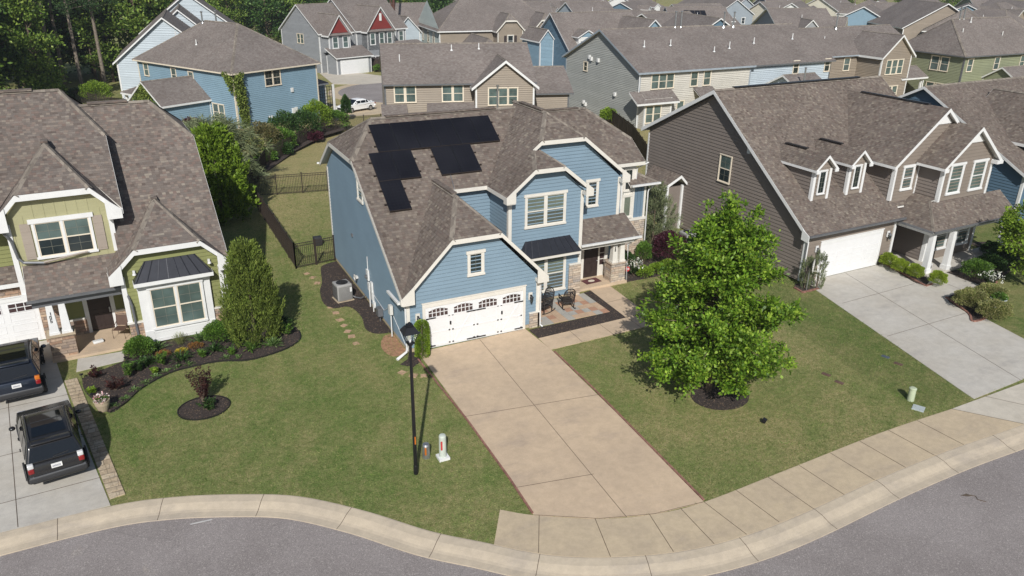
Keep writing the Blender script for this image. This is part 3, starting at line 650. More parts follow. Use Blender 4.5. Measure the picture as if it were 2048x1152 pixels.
# boxed eave returns
for x0,x1,y0,z0,z1 in ((9.5,10.1,29.83,2.52,2.62),(16.25,16.8,29.83,2.45,2.6),(15.74,16.2,32.26,5.62,5.82),(20.15,20.58,32.26,5.58,5.75),(23.4,23.88,33.9,5.45,5.66)):
    fa.box(x0,y0-.02,z0,x1,y0+.36,z1)
fa.hexa([(9.55,29.80,2.5),(10.12,29.80,2.5),(10.12,29.84,2.5),(9.55,29.84,2.5),(9.55,29.80,2.85),(10.12,29.80,3.35),(10.12,29.84,3.35),(9.55,29.84,2.85)])
fa.hexa([(16.2,29.80,2.45),(16.78,29.80,2.45),(16.78,29.84,2.45),(16.2,29.84,2.45),(16.2,29.80,3.25),(16.78,29.80,2.75),(16.78,29.84,2.75),(16.2,29.84,3.25)])
for x0,x1,y,zb_0,zl,zr_ in ((20.14,20.58,32.22,bzr-.36,bzr+.35,bzr),(15.72,16.22,32.22,5.66,5.98,6.38),(23.38,23.88,33.86,5.47,6.22,zb_(br))):
    fa.hexa([(x0,y,zb_0),(x1,y,zb_0),(x1,y+.045,zb_0),(x0,y+.045,zb_0),(x0,y,zl),(x1,y,zr_),(x1,y+.045,zr_),(x0,y+.045,zl)])
H.each(fa,'fascia',M_cream)
# caps
for p,q in (((hx,yr,zr),(20.3,yr,zr)),((hx,yr,zr),(rx,yj0,zj)),((hx,yr,zr),(rx,yj1,zj)),((gx,35.3,gz_),(gx,ap,gz_)),((gx,ap,gz_),(gj0,yk,zgj)),((gx,ap,gz_),(gj1,yk,zgj)),((bx,39.6,bz),(bx,apB,bz)),((bx,apB,bz),(q0,yB,zq)),((bx,apB,bz),(q1,yB,zq)),
    ((20.2,y2,zr2),(hx2,y2,zr2)),((hx2,y2,zr2),(xr,ya,zj2)),((17.95,33.75,bzp),(bj0,yb_,zbj)),((18.25,33.75,bzp),(bj1,yb_,zbj)),((25.65,36.4,5.35),(27,35.5,4.72))): H.cap(cp,p,q)
H.each(cp,'ridge_cap',M_cap)
# ridge vents
v=MB(); v.beam((12.0,yr,zr+.05),(18.2,yr,zr+.05),.3,.06); v.beam((gx,35.1,gz_+.05),(gx,32.5,gz_+.05),.26,.06); v.beam((bx,38.8,bz+.05),(bx,36.2,bz+.05),.26,.06); v.beam((20.6,y2,zr2+.05),(23.6,y2,zr2+.05),.26,.06); H.each(v,'ridge_vent',M_roof)
# corner boards
cb=MB()
for x,y,z0,z1,n in ((9.85,30.2,.1,2.6,(1,1)),(16.45,30.2,.78,2.6,(-1,1)),(16.1,32.75,2.3,5.8,(1,1)),(20.25,32.75,1.8,5.75,(-1,1)),(23.5,34.3,3.2,5.7,(-1,1)),(9.85,43.2,.1,5.6,(1,-1))):
    cb.box(x-.05*n[0],y-.05*n[1],z0,x+.13*n[0],y+.001*n[1],z1); cb.box(x-.051*n[0],y-.051*n[1],z0,x+.001*n[0],y+.13*n[1],z1)
for x in (23.55,24.72,25.52,26.32): cb.box(x,35.84,2.6,x+.13,35.89,4.6 if x>25.6 else 5.9)
cb.box(23.5,35.76,2.48,26.5,35.99,2.62); cb.box(16.0,32.68,1.76,16.1,32.7,1.8); cb.box(19.58,32.62,1.78,20.34,32.76,1.86); cb.box(20.24,32.7,1.78,20.36,34.25,1.86); cb.box(15.95,30.1,.78,16.52,30.2,.84)
cb.box(24.9,35.85,4.02,25.5,35.88,4.2)
H.each(cb,'corner_board',M_cream)
tw=M_cream
# windows
H.window((0,30.2),X,12.88,3.34,.62,.98,1,(2,2),M_glass,tm=tw,sm=tw,upper_only=True)
H.window((0,32.75),X,17.05,4.22,2.12,1.52,2,(2,4),M_glassb,tm=tw,sm=tw,gm2=M_glassb2)
H.window((0,32.75),X,17.15,.58,2.15,1.85,2,(2,4),M_glassb,tm=tw,sm=tw,gm2=M_glassb2)
H.window((0,34.3),X,21.5,4.32,.56,1.3,1,(2,3),M_glass,tm=tw,sm=tw,upper_only=True)
H.window((0,35.88),X,24.93,4.36,.5,1.2,1,(2,3),M_glass,tm=tw,sm=tw,upper_only=True,ear=0)
H.window((0,35.88),X,24.93,2.76,.5,1.2,1,(2,3),M_glassb,tm=tw,sm=tw,upper_only=True,ear=0)
H.window((9.85,0),(0,-1),-36.9,5.45,.72,1.0,1,(2,2),M_glasst,tm=tw,sm=tw)
# metal awning over the lower window
a=MB(); a.poly([(16.6,32.15,2.72),(20.0,32.15,2.72),(19.55,32.72,3.45),(17.0,32.72,3.45)]); a.poly([(20.0,32.15,2.72),(20.0,32.72,2.72),(19.55,32.72,3.45)]); a.poly([(16.6,32.72,2.72),(16.6,32.15,2.72),(17.0,32.72,3.45)])
for k in range(9):
    x=16.75+k*.4; t=17.05+k*.31; a.beam((x,32.15,2.735),(t,32.72,3.46),.025,.03)
H.fin(a,'metal_awning',M_standing); a=MB(); a.box(16.66,32.2,2.55,19.96,32.73,2.7); H.fin(a,'awning_fascia',M_cream)
# garage door with arched lights
def garage_door(H,u0,u1,v,h,lights=True,tm=M_cream,arch=True,n=4,name='garage_door',jamb=.13,rec=.12,hw=True):
    t=MB(); t.box(u0-jamb,v-.06,0.03,u0,v+.02,h); t.box(u1,v-.06,0.03,u1+jamb,v+.02,h); t.box(u0-jamb,v-.062,h,u1+jamb,v+.02,h+.2); t.box(u0-jamb-.03,v-.09,h+.2,u1+jamb+.03,v+.02,h+.25)
    fr=H.fin(t,'garage_door_frame',tm)
    d=MB(); y=v+.004; d.box(u0,y-.04,.03,u1,y+.02,h)
    W=u1-u0; pw=W/n
    for r in range(1,4): d.box(u0,y-.046,h*r/4-.006,u1,y-.0401,h*r/4+.006)
    lt=MB(); pn=MB()
    for k in range(n):
        a=u0+k*pw; c=a+pw/2
        if hw:   # carriage style boards: stiles, rails and a diagonal brace
            z1=h*.73
            for x0,x1,z0,z1_ in ((a+.05,a+.13,.12,z1),(a+pw-.13,a+pw-.05,.12,z1),(a+.05,a+pw-.05,.1,.19),(a+.05,a+pw-.05,z1-.04,z1+.04),(a+.05,a+pw-.05,h*.36,h*.36+.07)): d.box(x0,y-.055,z0,x1,y-.0402,z1_)
            m=1 if k%2 else -1
            d.beam((c-m*pw*.38,y-.047,.2),(c+m*pw*.38,y-.047,z1),.016,.08,up=(0,-1,0)) if 0 else d.obox((c,y-.047,(.2+z1)/2),Vector((m*pw*.36,0,(z1-.2)/2)),Vector((0,.007,0)),Vector((-m*.03,0,.03)))
        else:
            for j in range(3):
                z0=h*j/4+.1; 
                for q in range(1):
                    lt_=.02
                    for x0,x1,za,zb in ((a+.12,a+pw-.12,z0,z0+lt_),(a+.12,a+pw-.12,h*(j+1)/4-.1,h*(j+1)/4-.1+lt_),(a+.12,a+.14,z0,h*(j+1)/4-.1),(a+pw-.14,a+pw-.12,z0,h*(j+1)/4-.1)): d.box(x0,y-.052,za,x1,y-.0402,zb)
        if lights:
            g0=a+.14;g1=a+pw-.14;z0=h*.76;z1=h*.955; m=10
            pn.poly([(g0,y-.05,z0),(g1,y-.05,z0)]+[(g1-(g1-g0)*i/m,y-.05,(z1-.10 if arch else z1)+(.10*math.sin(math.pi*i/m) if arch else 0)) for i in range(m+1)])
            nx=5 if arch else 3
            for i in range(nx+1): x=g0+(g1-g0)*i/nx; e=.10*math.sin(math.pi*i/nx) if arch else .1; lt.box(x-.016,y-.062,z0-.02,x+.016,y-.0505,z1-.1+e+.01)
            lt.box(g0-.02,y-.063,z0-.03,g1+.02,y-.0506,z0); lt.box(g0,y-.0625,(z0+z1)/2-.02,g1,y-.0507,(z0+z1)/2+.01)
            for i in range(m):
                p=(g0+(g1-g0)*i/m,y-.055,(z1-.1 if arch else z1)+(.1*math.sin(math.pi*i/m) if arch else 0)); q=(g0+(g1-g0)*(i+1)/m,y-.055,(z1-.1 if arch else z1)+(.1*math.sin(math.pi*(i+1)/m) if arch else 0)); lt.beam(p,q,.014,.03)
    do=H.fin(d,name,M_door_w); 
    if lights: H.fin(lt,'muntin',M_door_w,do); H.fin(pn,'pane',M_glassd,do)
    return do
M_glassd=glass('dark_garage_glass',(.055,.035,.035),.2)
gd=garage_door(H,10.70,15.62,30.2,2.08)
hw=MB()
for x0,x1,z in ((10.74,11.15,1.52),(12.72,13.12,1.52),(13.2,13.62,1.52),(15.17,15.58,1.52),(10.74,11.1,.12),(12.72,13.12,.12),(13.2,13.62,.12),(15.2,15.58,.12)): hw.box(x0-.03,30.1,z,x1+.03,30.13,z+.04)
for x in (11.86,14.46): hw.box(x,30.11,1.06,x+.07,30.15,1.22)
H.each(hw,'hinge',M_black,gd)
# wall lanterns
def lantern(H,u,v,z,mat=M_black,plate=M_cream):
    p=MB(); p.box(u-.1,v-.05,z-.02,u+.1,v+0,z+.34); o=H.fin(p,'wall_lantern',plate)
    b=MB(); b.box(u-.04,v-.12,z+.18,u+.04,v-.05,z+.24); b.lathe((u,v-.17,z-.16),[(.0,0),(.05,.02),(.085,.28),(.10,.30),(.03,.38),(.015,.44),(0,.45)],8,False); H.fin(b,'lamp_housing',mat,o)
    g=MB(); g.lathe((u,v-.17,z-.1),[(.06,0),(.087,.2)],8); H.fin(g,'pane',M_glass,o); return o
lantern(H,10.33,30.17,1.55); lantern(H,16.0,30.17,1.55)
# entry
d=MB(); d.box(21.42,34.22,.18,22.34,34.32,2.2)
for x0,x1,z0,z1 in ((21.55,21.85,.35,.95),(21.95,22.22,.35,.95),(21.55,21.85,1.1,2.05),(21.95,22.22,1.1,2.05)): d.box(x0,34.205,z0,x1,34.2199,z1)
dr=H.fin(d,'front_door',M_fdoor); k=MB(); k.blob((22.27,34.17,1.1),.035); H.fin(k,'handle',M_metal,dr)
fr=MB(); fr.box(21.27,34.2,.15,21.42,34.3,2.35); fr.box(22.34,34.2,.15,22.44,34.3,2.35); fr.box(22.76,34.2,.15,23.0,34.3,2.35); fr.box(21.27,34.19,2.2,23.0,34.3,2.4); fr.box(22.44,34.22,.15,22.76,34.31,.75); 
for z in (.75,1.11,1.47,1.83,2.17): fr.box(22.44,34.225,z,22.76,34.31,z+.035)
H.fin(fr,'door_frame',M_cream); g=MB(); g.box(22.44,34.25,.78,22.76,34.3,2.18); H.fin(g,'sidelight',M_glassd)
sl_=MB(); sl_.box(20.25,32.95,.0,23.5,34.3,.15); H.fin(sl_,'porch_slab',M_conc)
# pier with two tapered columns
p=MB(); p.box(22.5,33.05,0,23.4,33.75,1.2); pr=H.fin(p,'stone_pier',M_stone2); p=MB(); p.box(22.44,32.99,1.2,23.46,33.81,1.27); H.fin(p,'pier_cap',M_stone2,pr)
for x in (22.72,23.18):
    c=MB(); a,b=.17,.115; y=33.25; c.hexa([(x-a,y-a,1.27),(x+a,y-a,1.27),(x+a,y+a,1.27),(x-a,y+a,1.27),(x-b,y-b,2.5),(x+b,y-b,2.5),(x+b,y+b,2.5),(x-b,y+b,2.5)]); c.box(x-a-.03,y-a-.03,1.27,x+a+.03,y+a+.03,1.36); H.fin(c,'porch_column',M_cream)
nm=MB()
def digits(mb,txt,x,y,z,h,s):
    seg={'1':[(1,0,1,2)],'0':[(0,0,0,2),(1,0,1,2),(0,0,1,0),(0,2,1,2)],'6':[(0,0,0,2),(0,0,1,0),(1,0,1,1),(0,1,1,1),(0,2,1,2)],'8':[(0,0,0,2),(1,0,1,2),(0,0,1,0),(0,2,1,2),(0,1,1,1)]}
    for i,c in enumerate(txt):
        for a,b,e,f in seg[c]:
            x0,z0,x1,z1=x+a*h*.45,z-i*h*1.35+b*h/2,x+e*h*.45,z-i*h*1.35+f*h/2; mb.box(min(x0,x1)-s,y-.012,min(z0,z1)-s,max(x0,x1)+s,y,max(z0,z1)+s)
digits(nm,'108',22.68,33.1,2.2,.1,.009); H.fin(nm,'house_number',M_black)
# gutters, downspouts
g=MB(); H.gutter(g,(20.25,py0,PE+.02),(24.0,py0,PE+.02)); H.gutter(g,(25.1,35.45,4.74),(27.05,35.45,4.74)); H.gutter(g,(rx-.0,yb+.05,zb),(rx-.0,yb,zb)); H.gutter(g,(rx,31.5,2.66),(rx,29.95,2.66))
H.each(g,'gutter',M_whiteg)
ds=MB(); ds.tube([(9.62,30.2,2.6),(9.75,30.25,2.3),(9.78,30.14,2.2),(9.78,30.12,.35),(9.7,29.98,.22)],.05,4); ds.tube([(9.7,29.98,.2),(9.15,29.72,.05)],[.06,.09],4)
ds.tube([(16.6,30.15,2.55),(16.52,30.1,2.3),(16.52,30.06,.15),(16.6,29.95,.06)],.045,4); ds.tube([(24.0,32.75,2.65),(23.6,33.0,2.35),(23.52,33.1,2.2),(23.52,33.05,.15)],.04,4)
ds.tube([(26.9,35.6,4.6),(26.6,35.78,4.25),(26.55,35.8,4.1),(26.55,35.76,.2)],.045,4); ds.tube([(23.55,34.15,5.6),(23.6,34.2,3.9)],.04,4); ds.tube([(26.3,35.6,5.9),(25.7,35.82,5.6),(25.66,35.84,4.8)],.04,4)
H.each(ds,'downspout',M_whiteg)
# solar panels
def panel(x0,x1,y0,y1):
    zo=.14; P=lambda x,y,o: Vector((x,y,zf(y)))+Vector((0,-.559,.829))*o
    fr=MB(); fr.hexa([P(x0,y0,.08),P(x1,y0,.08),P(x1,y1,.08),P(x0,y1,.08),P(x0,y0,.125),P(x1,y0,.125),P(x1,y1,.125),P(x0,y1,.125)]); e=.012
    o=H.fin(fr,'solar_panel',M_pframe); c=MB(); c.hexa([P(x0+e,y0+e,.12),P(x1-e,y0+e,.12),P(x1-e,y1-e,.12),P(x0+e,y1-e,.12),P(x0+e,y0+e,.127),P(x1-e,y0+e,.127),P(x1-e,y1-e,.127),P(x0+e,y1-e,.127)]); H.fin(c,'cell_sheet',M_cell,o)
M_pframe=plain('panel_frame',(.022,.022,.025),.4,metal=.3); M_cell,_t,_b=nt('solar_cells'); _n=noise(_t,geo(_t),.4,2); _uv=xyz(_t,uvn(_t)); _g=math_(_t,'MAXIMUM',math_(_t,'LESS_THAN',math_(_t,'FRACT',math_(_t,'DIVIDE',_uv[0],.18)),.07),math_(_t,'LESS_THAN',math_(_t,'FRACT',math_(_t,'DIVIDE',_uv[1],.18)),.07)); L(_t,mixc(_t,math_(_t,'MULTIPLY',_g,.5),mixc(_t,rampv(_t,_n,.3,.7),(.007,.007,.010),(.014,.014,.018)),(.024,.024,.028)),_b.inputs['Base Color']); _b.inputs['Roughness'].default_value=.28; _b.inputs['Specular IOR Level'].default_value=.25
for k in range(6): panel(10.95+k*1.1+.01,10.95+(k+1)*1.1-.01,36.89,38.43)
for k in range(2): panel(10.42+k*1.09+.01,10.42+(k+1)*1.09-.01,35.36,36.86)
for k in range(2): panel(13.63+k*1.09+.01,13.63+(k+1)*1.09-.01,35.34,36.86)
panel(10.42,11.5,33.82,35.33)
r=MB()
for x0,x1,y in ((10.85,17.65,38.05),(10.85,17.65,37.25),(10.3,12.7,36.4),(10.3,12.7,35.7),(13.5,15.95,36.4),(13.5,15.95,35.7),(10.3,11.6,34.9),(10.3,11.6,34.2)):
    n=Vector((0,-.559,.829))*.05; r.beam(Vector((x0,y,zf(y)))+n,Vector((x1,y,zf(y)))+n,.06,.06,up=(0,-.559,.829))
for x0,x1,y in ((10.97,17.53,36.88),(10.44,12.58,35.35),(13.65,15.8,35.33),(10.42,11.5,33.81)):
    n=Vector((0,-.559,.829))*.10; r.beam(Vector((x0,y,zf(y)))+n,Vector((x1,y,zf(y)))+n,.02,.06,up=(0,-.559,.829))
H.each(r,'panel_rail',M_bronze); r=MB(); r.tube([(14.1,35.3,zf(35.3)+.05),(14.0,34.62,zf(34.62)+.06),(14.0,34.5,5.75)],.018,6); H.fin(r,'conduit',M_metal)
# utilities on the left wall
u=MB()
def ub(y,z,w,h,d=.14,m=u): m.box(9.85-d,y-w/2,z,9.8,y+w/2,z+h)
for y,z,w,h in ((35.9,1.45,.32,.55),(35.75,.95,.28,.4),(35.3,1.05,.25,.5),(35.25,.6,.3,.45),(35.0,.3,.2,.3)): ub(y,z,w,h)
u.tube([(9.78,35.9,2.0),(9.78,35.9,2.7)],.02,6); u.tube([(9.72,35.05,1.1),(9.72,35.05,.05)],.03,6); u.tube([(9.72,35.6,1.2),(9.72,35.6,.1)],.035,6)
H.fin(u,'electric_meter_box',M_whiteg)
u=MB(); u.lathe((9.68,35.85,1.68),[(0,-.09),(.09,-.09),(.1,0),(.09,.06),(0,.08)],14); u.box(9.55,33.7,.35,9.8,34.1,.75); u.tube([(9.7,33.9,.35),(9.7,33.9,0)],.03,6); H.fin(u,'gas_meter',M_grayg)
u=MB(); u.box(9.6,31.9,1.2,9.75,32.15,1.65); H.fin(u,'vent_box',M_soffit); u=MB(); u.tube([(9.68,32.02,1.2),(9.68,32.02,.05)],.03,6); u.tube([(9.8,35.1,.9),(9.8,33.5,.75),(9.8,32.6,1.3),(9.8,31.2,.7),(9.8,30.4,.3)],.012,5); H.fin(u,'cable',M_whiteg)
u=MB(); u.tube([(9.66,38.15+.16*math.cos(a/10*6.283*3),.75+.16*math.sin(a/10*6.283*3)) for a in range(40)][:12],.03,6); u.box(9.7,38.05,.7,9.82,38.25,.82); H.fin(u,'hose_reel',M_soffit)
u=MB(); u.box(9.74,38.5,2.9,9.83,38.66,3.06); H.fin(u,'wall_vent',M_grayg)
# ---------------- the sage green house on the left ----------------
H=House('green_house','sage green house with grey shutters and a dark awning over its bay window',2.7,(0,42),exp=.19)
X=(1,0); w=MB(); bb=MB(); rf=MB(); sf=MB(); fa=MB(); cp=MB(); cb=MB()
F=lambda p,q,h=.24,t=.04: H.fascia(fa,p,q,h,t)
s=.718; v0=35.75; zf=lambda v:3.5+s*(v-v0); rr=44.25; zr=zf(rr); ur=5.02; zj=8.05; vj=v0+(zj-3.5)/s; hx=3.4; vj2=2*rr-vj; vb=52.6; zb=zr-s*(vb-rr)
H.sheet(rf,sf,[(2.5,39.1,zf(39.1)),(ur,v0,3.5),(ur,vj,zj),(hx,rr,zr),(.3,rr,zr),(.56,37.9,zf(37.9)),(.56,36.4,zf(36.4))])
H.sheet(rf,sf,[(-1,rr,zr),(hx,rr,zr),(ur,vj2,zj),(ur,vb,zb),(-1,vb,zb)]); H.sheet(rf,sf,[(ur,vj,zj),(ur,vj2,zj),(hx,rr,zr)])
F((ur,v0,3.5),(ur,vj,zj)); F((ur,vj,zj),(ur,vj2,zj)); F((ur,vj2,zj),(ur,vb,zb)); F((ur,vb,zb),(-1,vb,zb))
# front clipped gable over the bay
gx=2.505; gs=.96; gz0=5.98; zg=lambda u:gz0-gs*abs(u-gx); ap=38.7
H.sheet(rf,sf,[(.0,v0,zg(0)),(1.13,v0,zg(1.13)),(gx,ap,gz0),(gx,39.3,gz0),(-.1,37.9,zg(-.1))]); H.sheet(rf,sf,[(3.88,v0,zg(3.88)),(5.03,v0,zg(5.03)),(5.03,36.0,zg(5.03)),(gx,39.3,gz0),(gx,ap,gz0)]); H.sheet(rf,sf,[(1.13,v0,zg(1.13)),(3.88,v0,zg(3.88)),(gx,ap,gz0)])
F((0,v0,zg(0)),(1.13,v0,zg(1.13))); F((1.13,v0,zg(1.13)),(3.88,v0,zg(3.88))); F((3.88,v0,zg(3.88)),(5.03,v0,zg(5.03))); F((0,38,zg(0)),(0,v0,zg(0)),.15)
fa.hexa([(4.5,35.69,3.12),(5.06,35.69,3.12),(5.06,35.74,3.12),(4.5,35.74,3.12),(4.5,35.69,4.02),(5.06,35.69,3.52),(5.06,35.74,3.52),(4.5,35.74,4.02)]); fa.box(4.5,35.74,3.12,5.06,36.08,3.25)
fa.hexa([(-.03,35.69,3.18),(.53,35.69,3.18),(.53,35.74,3.18),(-.03,35.74,3.18),(-.03,35.69,3.6),(.53,35.69,4.08),(.53,35.74,4.08),(-.03,35.74,3.6)]); fa.box(-.03,35.74,3.18,.53,36.08,3.3)
H.wallpoly(w,(.45,36.1),X,[(0,.2),(4.2,.2),(4.2,3.55),(3.35,4.5),(.75,4.5),(0,3.8)])
H.wallpoly(w,(4.65,36.1),(0,1),[(0,.2),(16,.2),(16,3.3),(9.9,7.9),(6.3,7.9),(0,3.5)]); H.wallpoly(w,(.45,38.4),(0,-1),[(0,.1),(2.3,.1),(2.3,3.6),(0,3.6)])
# taller left part
t=.64; zt=lambda v:6.1+t*(v-37.45); r2=44.2; zr2=zt(r2); uR=1.08; zj=8.6; vj=37.45+(zj-6.1)/t; hx2=-.5; vj2=2*r2-vj; uL=-13
H.sheet(rf,sf,[(-3.95,37.5,6.12),(-1.45,41.2,8.6),(uR,37.45,6.1),(uR,vj,zj),(hx2,r2,zr2),(uL,r2,zr2),(uL,37.9,6.4)])
H.sheet(rf,sf,[(uL,r2,zr2),(hx2,r2,zr2),(uR,vj2,zj),(uR,50.4,6.45),(uL,50.4,6.45)]); H.sheet(rf,sf,[(uR,vj,zj),(uR,vj2,zj),(hx2,r2,zr2)])
F((uR,37.45,6.1),(uR,vj,zj)); F((uR,vj,zj),(uR,vj2,zj)); F((uR,vj2,zj),(uR,50.4,6.45)); F((uL,37.9,6.4),(-4.0,37.9,6.4),.18)
gx=-1.45; gs=1.06; gz0=8.68; zg=lambda u:gz0-gs*abs(u-gx); vv=37.45; ap=40.2
H.sheet(rf,sf,[(-3.92,vv,zg(-3.92)),(-2.85,vv,zg(-2.85)),(gx,ap,gz0),(gx,41.6,gz0),(-3.92,38.0,zg(-3.92))]); H.sheet(rf,sf,[(-.05,vv,zg(-.05)),(1.0,vv,zg(1.0)),(1.0,38.0,zg(1.0)),(gx,41.6,gz0),(gx,ap,gz0)]); H.sheet(rf,sf,[(-2.85,vv,zg(-2.85)),(-.05,vv,zg(-.05)),(gx,ap,gz0)])
F((-3.92,vv,zg(-3.92)),(-2.85,vv,zg(-2.85)),.27); F((-2.85,vv,zg(-2.85)),(-.05,vv,zg(-.05)),.27); F((-.05,vv,zg(-.05)),(1.0,vv,zg(1.0)),.27)
fa.hexa([(.42,37.39,5.68),(1.04,37.39,5.68),(1.04,37.44,5.68),(.42,37.44,5.68),(.42,37.39,6.66),(1.04,37.39,6.1),(1.04,37.44,6.1),(.42,37.44,6.66)]); fa.box(.42,37.44,5.68,1.04,37.8,5.8)
fa.hexa([(-3.96,37.39,5.68),(-3.32,37.39,5.68),(-3.32,37.44,5.68),(-3.96,37.44,5.68),(-3.96,37.39,6.1),(-3.32,37.39,6.7),(-3.32,37.44,6.7),(-3.96,37.44,6.1)]); fa.box(-3.96,37.44,5.68,-3.32,37.8,5.8)
H.wallpoly(bb,(-3.42,37.8),X,[(0,2.6),(4.0,2.6),(4.0,6.15),(3.3,6.98),(.68,6.98),(0,6.15)],lap=False)
for k in range(10):
    u=-3.2+k*.42; top=6.98 if -2.7<u<-.15 else 6.2+.0*k; bb.box(u-.02,37.775,4.0,u+.02,37.792,min(top,6.9))
H.wallpoly(w,(.58,37.8),(0,1),[(0,3),(12.5,3),(12.5,6.3),(8.5,8.5),(4.2,8.5),(0,6.0)])
H.wallpoly(w,(-13,39.3),X,[(0,2.6),(9.6,2.6),(9.6,7.2),(0,7.2)])
# garage front at far left
H.wallpoly(w,(-13,38.9),X,[(0,0),(3,0),(3,2.9),(0,2.9)])
st=MB(); st.box(-8.2,38.72,2.3,-3.1,38.95,2.95); st.box(-3.02,38.3,0,-2.0,38.95,2.75); st.box(-8.6,38.72,0,-8.1,38.95,2.95)
st.box(.42,35.99,.1,1.0,36.14,1.15); st.box(4.05,35.99,.1,4.72,36.14,1.15); st.box(4.6,36.0,.1,4.73,40,1.15); st.box(-2.0,38.27,.1,-1.25,38.4,.85); st.box(-.05,38.27,.1,.45,38.4,.95)
H.each(st,'stone_veneer',M_stone)
sc=MB(); sc.box(.36,35.95,1.15,1.0,36.16,1.22); sc.box(4.02,35.95,1.15,4.78,36.16,1.22); sc.box(-2.02,38.23,.85,-1.23,38.4,.93); sc.box(-.06,38.23,.95,.46,38.4,1.03); H.each(sc,'stone_cap',M_cream)
H.sheet(rf,sf,[(-13,38.45,3.05),(-3.15,38.45,3.05),(-3.15,39.3,3.6),(-13,39.3,3.6)]); F((-13,38.45,3.05),(-3.15,38.45,3.05),.2)
H.sheet(rf,sf,[(-3.2,36.28,2.92),(.55,36.28,2.92),(.55,37.8,4.0),(-3.2,37.8,4.0)],.1); F((-3.2,37.8,4.0),(-3.2,36.28,2.92),.14)
pb=MB(); pb.box(-3.1,36.4,2.5,.45,36.6,2.8); pb.box(-3.1,36.6,2.5,-2.95,38.4,2.8); H.each(pb,'porch_beam',M_grayg)
H.fin(w,'siding',M_green); H.fin(bb,'board_and_batten',M_bbgreen)
for p,q in (((hx,rr,zr),(ur,35.75+(8.05-3.5)/s,8.05)),((hx,rr,zr),(ur,2*rr-(35.75+(8.05-3.5)/s),8.05)),((hx,rr,zr),(0,rr,zr)),((hx2,r2,zr2),(uL,r2,zr2)),((hx2,r2,zr2),(uR,vj,8.6)),((hx2,r2,zr2),(uR,vj2,8.6)),
    ((gx,ap,gz0),(-2.85,vv,zg(-2.85))),((gx,ap,gz0),(-.05,vv,zg(-.05))),((gx,41.4,gz0),(gx,ap,gz0)),((2.505,38.7,5.98),(1.13,35.75,4.66)),((2.505,38.7,5.98),(3.88,35.75,4.66)),((2.505,39.3,5.98),(2.505,38.7,5.98))): H.cap(cp,p,q,.17)
H.each(cp,'ridge_cap',M_cap); H.fin(rf,'roof',M_roofA); H.fin(sf,'soffit',M_soffit); H.each(fa,'fascia',M_white)
rv=MB(); rv.beam((-12,r2,zr2+.06),(-1.6,r2,zr2+.06),.34,.09); rv.beam((.6,rr,zr+.06),(2.4,rr,zr+.06),.34,.09); rv.beam((gx,40.95,gz0+.05),(gx,40.3,gz0+.05),.3,.08); rv.beam((2.505,39.2,6.03),(2.505,38.75,6.03),.26,.07); H.each(rv,'ridge_vent',M_roofA)
for x,y,z0,z1,nx in ((4.65,36.1,.1,3.3,-1),(.58,37.8,4.1,5.9,-1),(-3.42,37.8,2.5,5.9,1),(.45,36.1,1.2,3.4,1)):
    cb.box(x-.055*nx,y-.055,z0,x+.14*nx,y-.001,z1); cb.box(x-.056*nx,y-.056,z0,x-.001*nx,y+.14,z1)
cb.box(-3.5,37.6,2.5,-3.1,37.76,2.72); H.each(cb,'corner_board',M_white)
H.window((0,37.8),X,-2.42,4.3,2.1,1.52,2,(2,4),M_glasst,gm2=M_glass,sm=M_sashw,head=.2,ear=.1,trim=.1)
sh=MB()
for a in (-2.95,-.17):
    sh.box(a,37.74,4.25,a+.38,37.79,5.85)
    for z in (4.35,4.95,5.5): sh.box(a-.005,37.73,z,a+.385,37.739,z+.03)
H.each(sh,'shutter',M_shut)
# bay
b=MB(); b.box(1.0,35.9,.12,4.05,36.12,3.0); b.box(1.0,35.86,.12,4.05,35.899,.7); b.box(.98,35.84,2.75,4.07,35.899,2.98)
for x0,x1,z0,z1 in ((1.35,3.7,.24,.28),(1.35,3.7,.56,.6),(1.35,1.39,.24,.6),(3.66,3.7,.24,.6)): b.box(x0,35.85,z0,x1,35.8601,z1)
H.fin(b,'bay_surround',M_white)
H.window((0,35.88),X,1.48,.82,2.14,1.88,2,(2,4),M_glasst,sm=M_sashw,head=.12,ear=.02)
a=MB(); q=[(.9,35.55,3.18),(4.2,35.55,3.18),(3.6,36.1,4.0),(1.5,36.1,4.0)]; a.poly(q); a.poly([(4.2,35.55,3.18),(4.2,36.1,3.18),(3.6,36.1,4.0)]); a.poly([(.9,36.1,3.18),(.9,35.55,3.18),(1.5,36.1,4.0)])
for k in range(8): a.beam((1.0+k*.445,35.55,3.195),(1.55+k*.285,36.1,4.01),.03,.03)
H.fin(a,'metal_awning',M_standing); a=MB(); a.box(.88,35.53,3.0,4.22,36.1,3.17); H.fin(a,'awning_fascia',M_white)
# entry
d=MB(); d.box(-1.1,38.3,.18,-.16,38.4,2.12)
for x0,x1,z0,z1 in ((-.98,-.7,.35,1.0),(-.56,-.28,.35,1.0),(-.98,-.7,1.2,1.95),(-.56,-.28,1.2,1.95)):
    for e in ((x0,x1,z0,z0+.02),(x0,x1,z1-.02,z1),(x0,x0+.02,z0,z1),(x1-.02,x1,z0,z1)): d.box(e[0],38.285,e[2],e[1],38.2999,e[3])
dr=H.fin(d,'front_door',M_fdoor); k=MB(); k.box(-.26,38.24,1.0,-.2,38.3,1.25); k.blob((-.23,38.22,1.1),.035); H.fin(k,'handle',M_metal,dr)
f=MB(); f.box(-1.28,38.28,.12,-1.1,38.4,2.5); f.box(-.16,38.28,.12,.02,38.4,2.5); f.box(-1.28,38.27,2.12,.02,38.4,2.3); H.fin(f,'door_frame',M_white); f=MB(); f.box(-2.0,38.33,.93,-1.28,38.42,2.6); f.box(.02,38.33,1.03,.45,38.42,2.6); H.each(f,'siding',M_green)
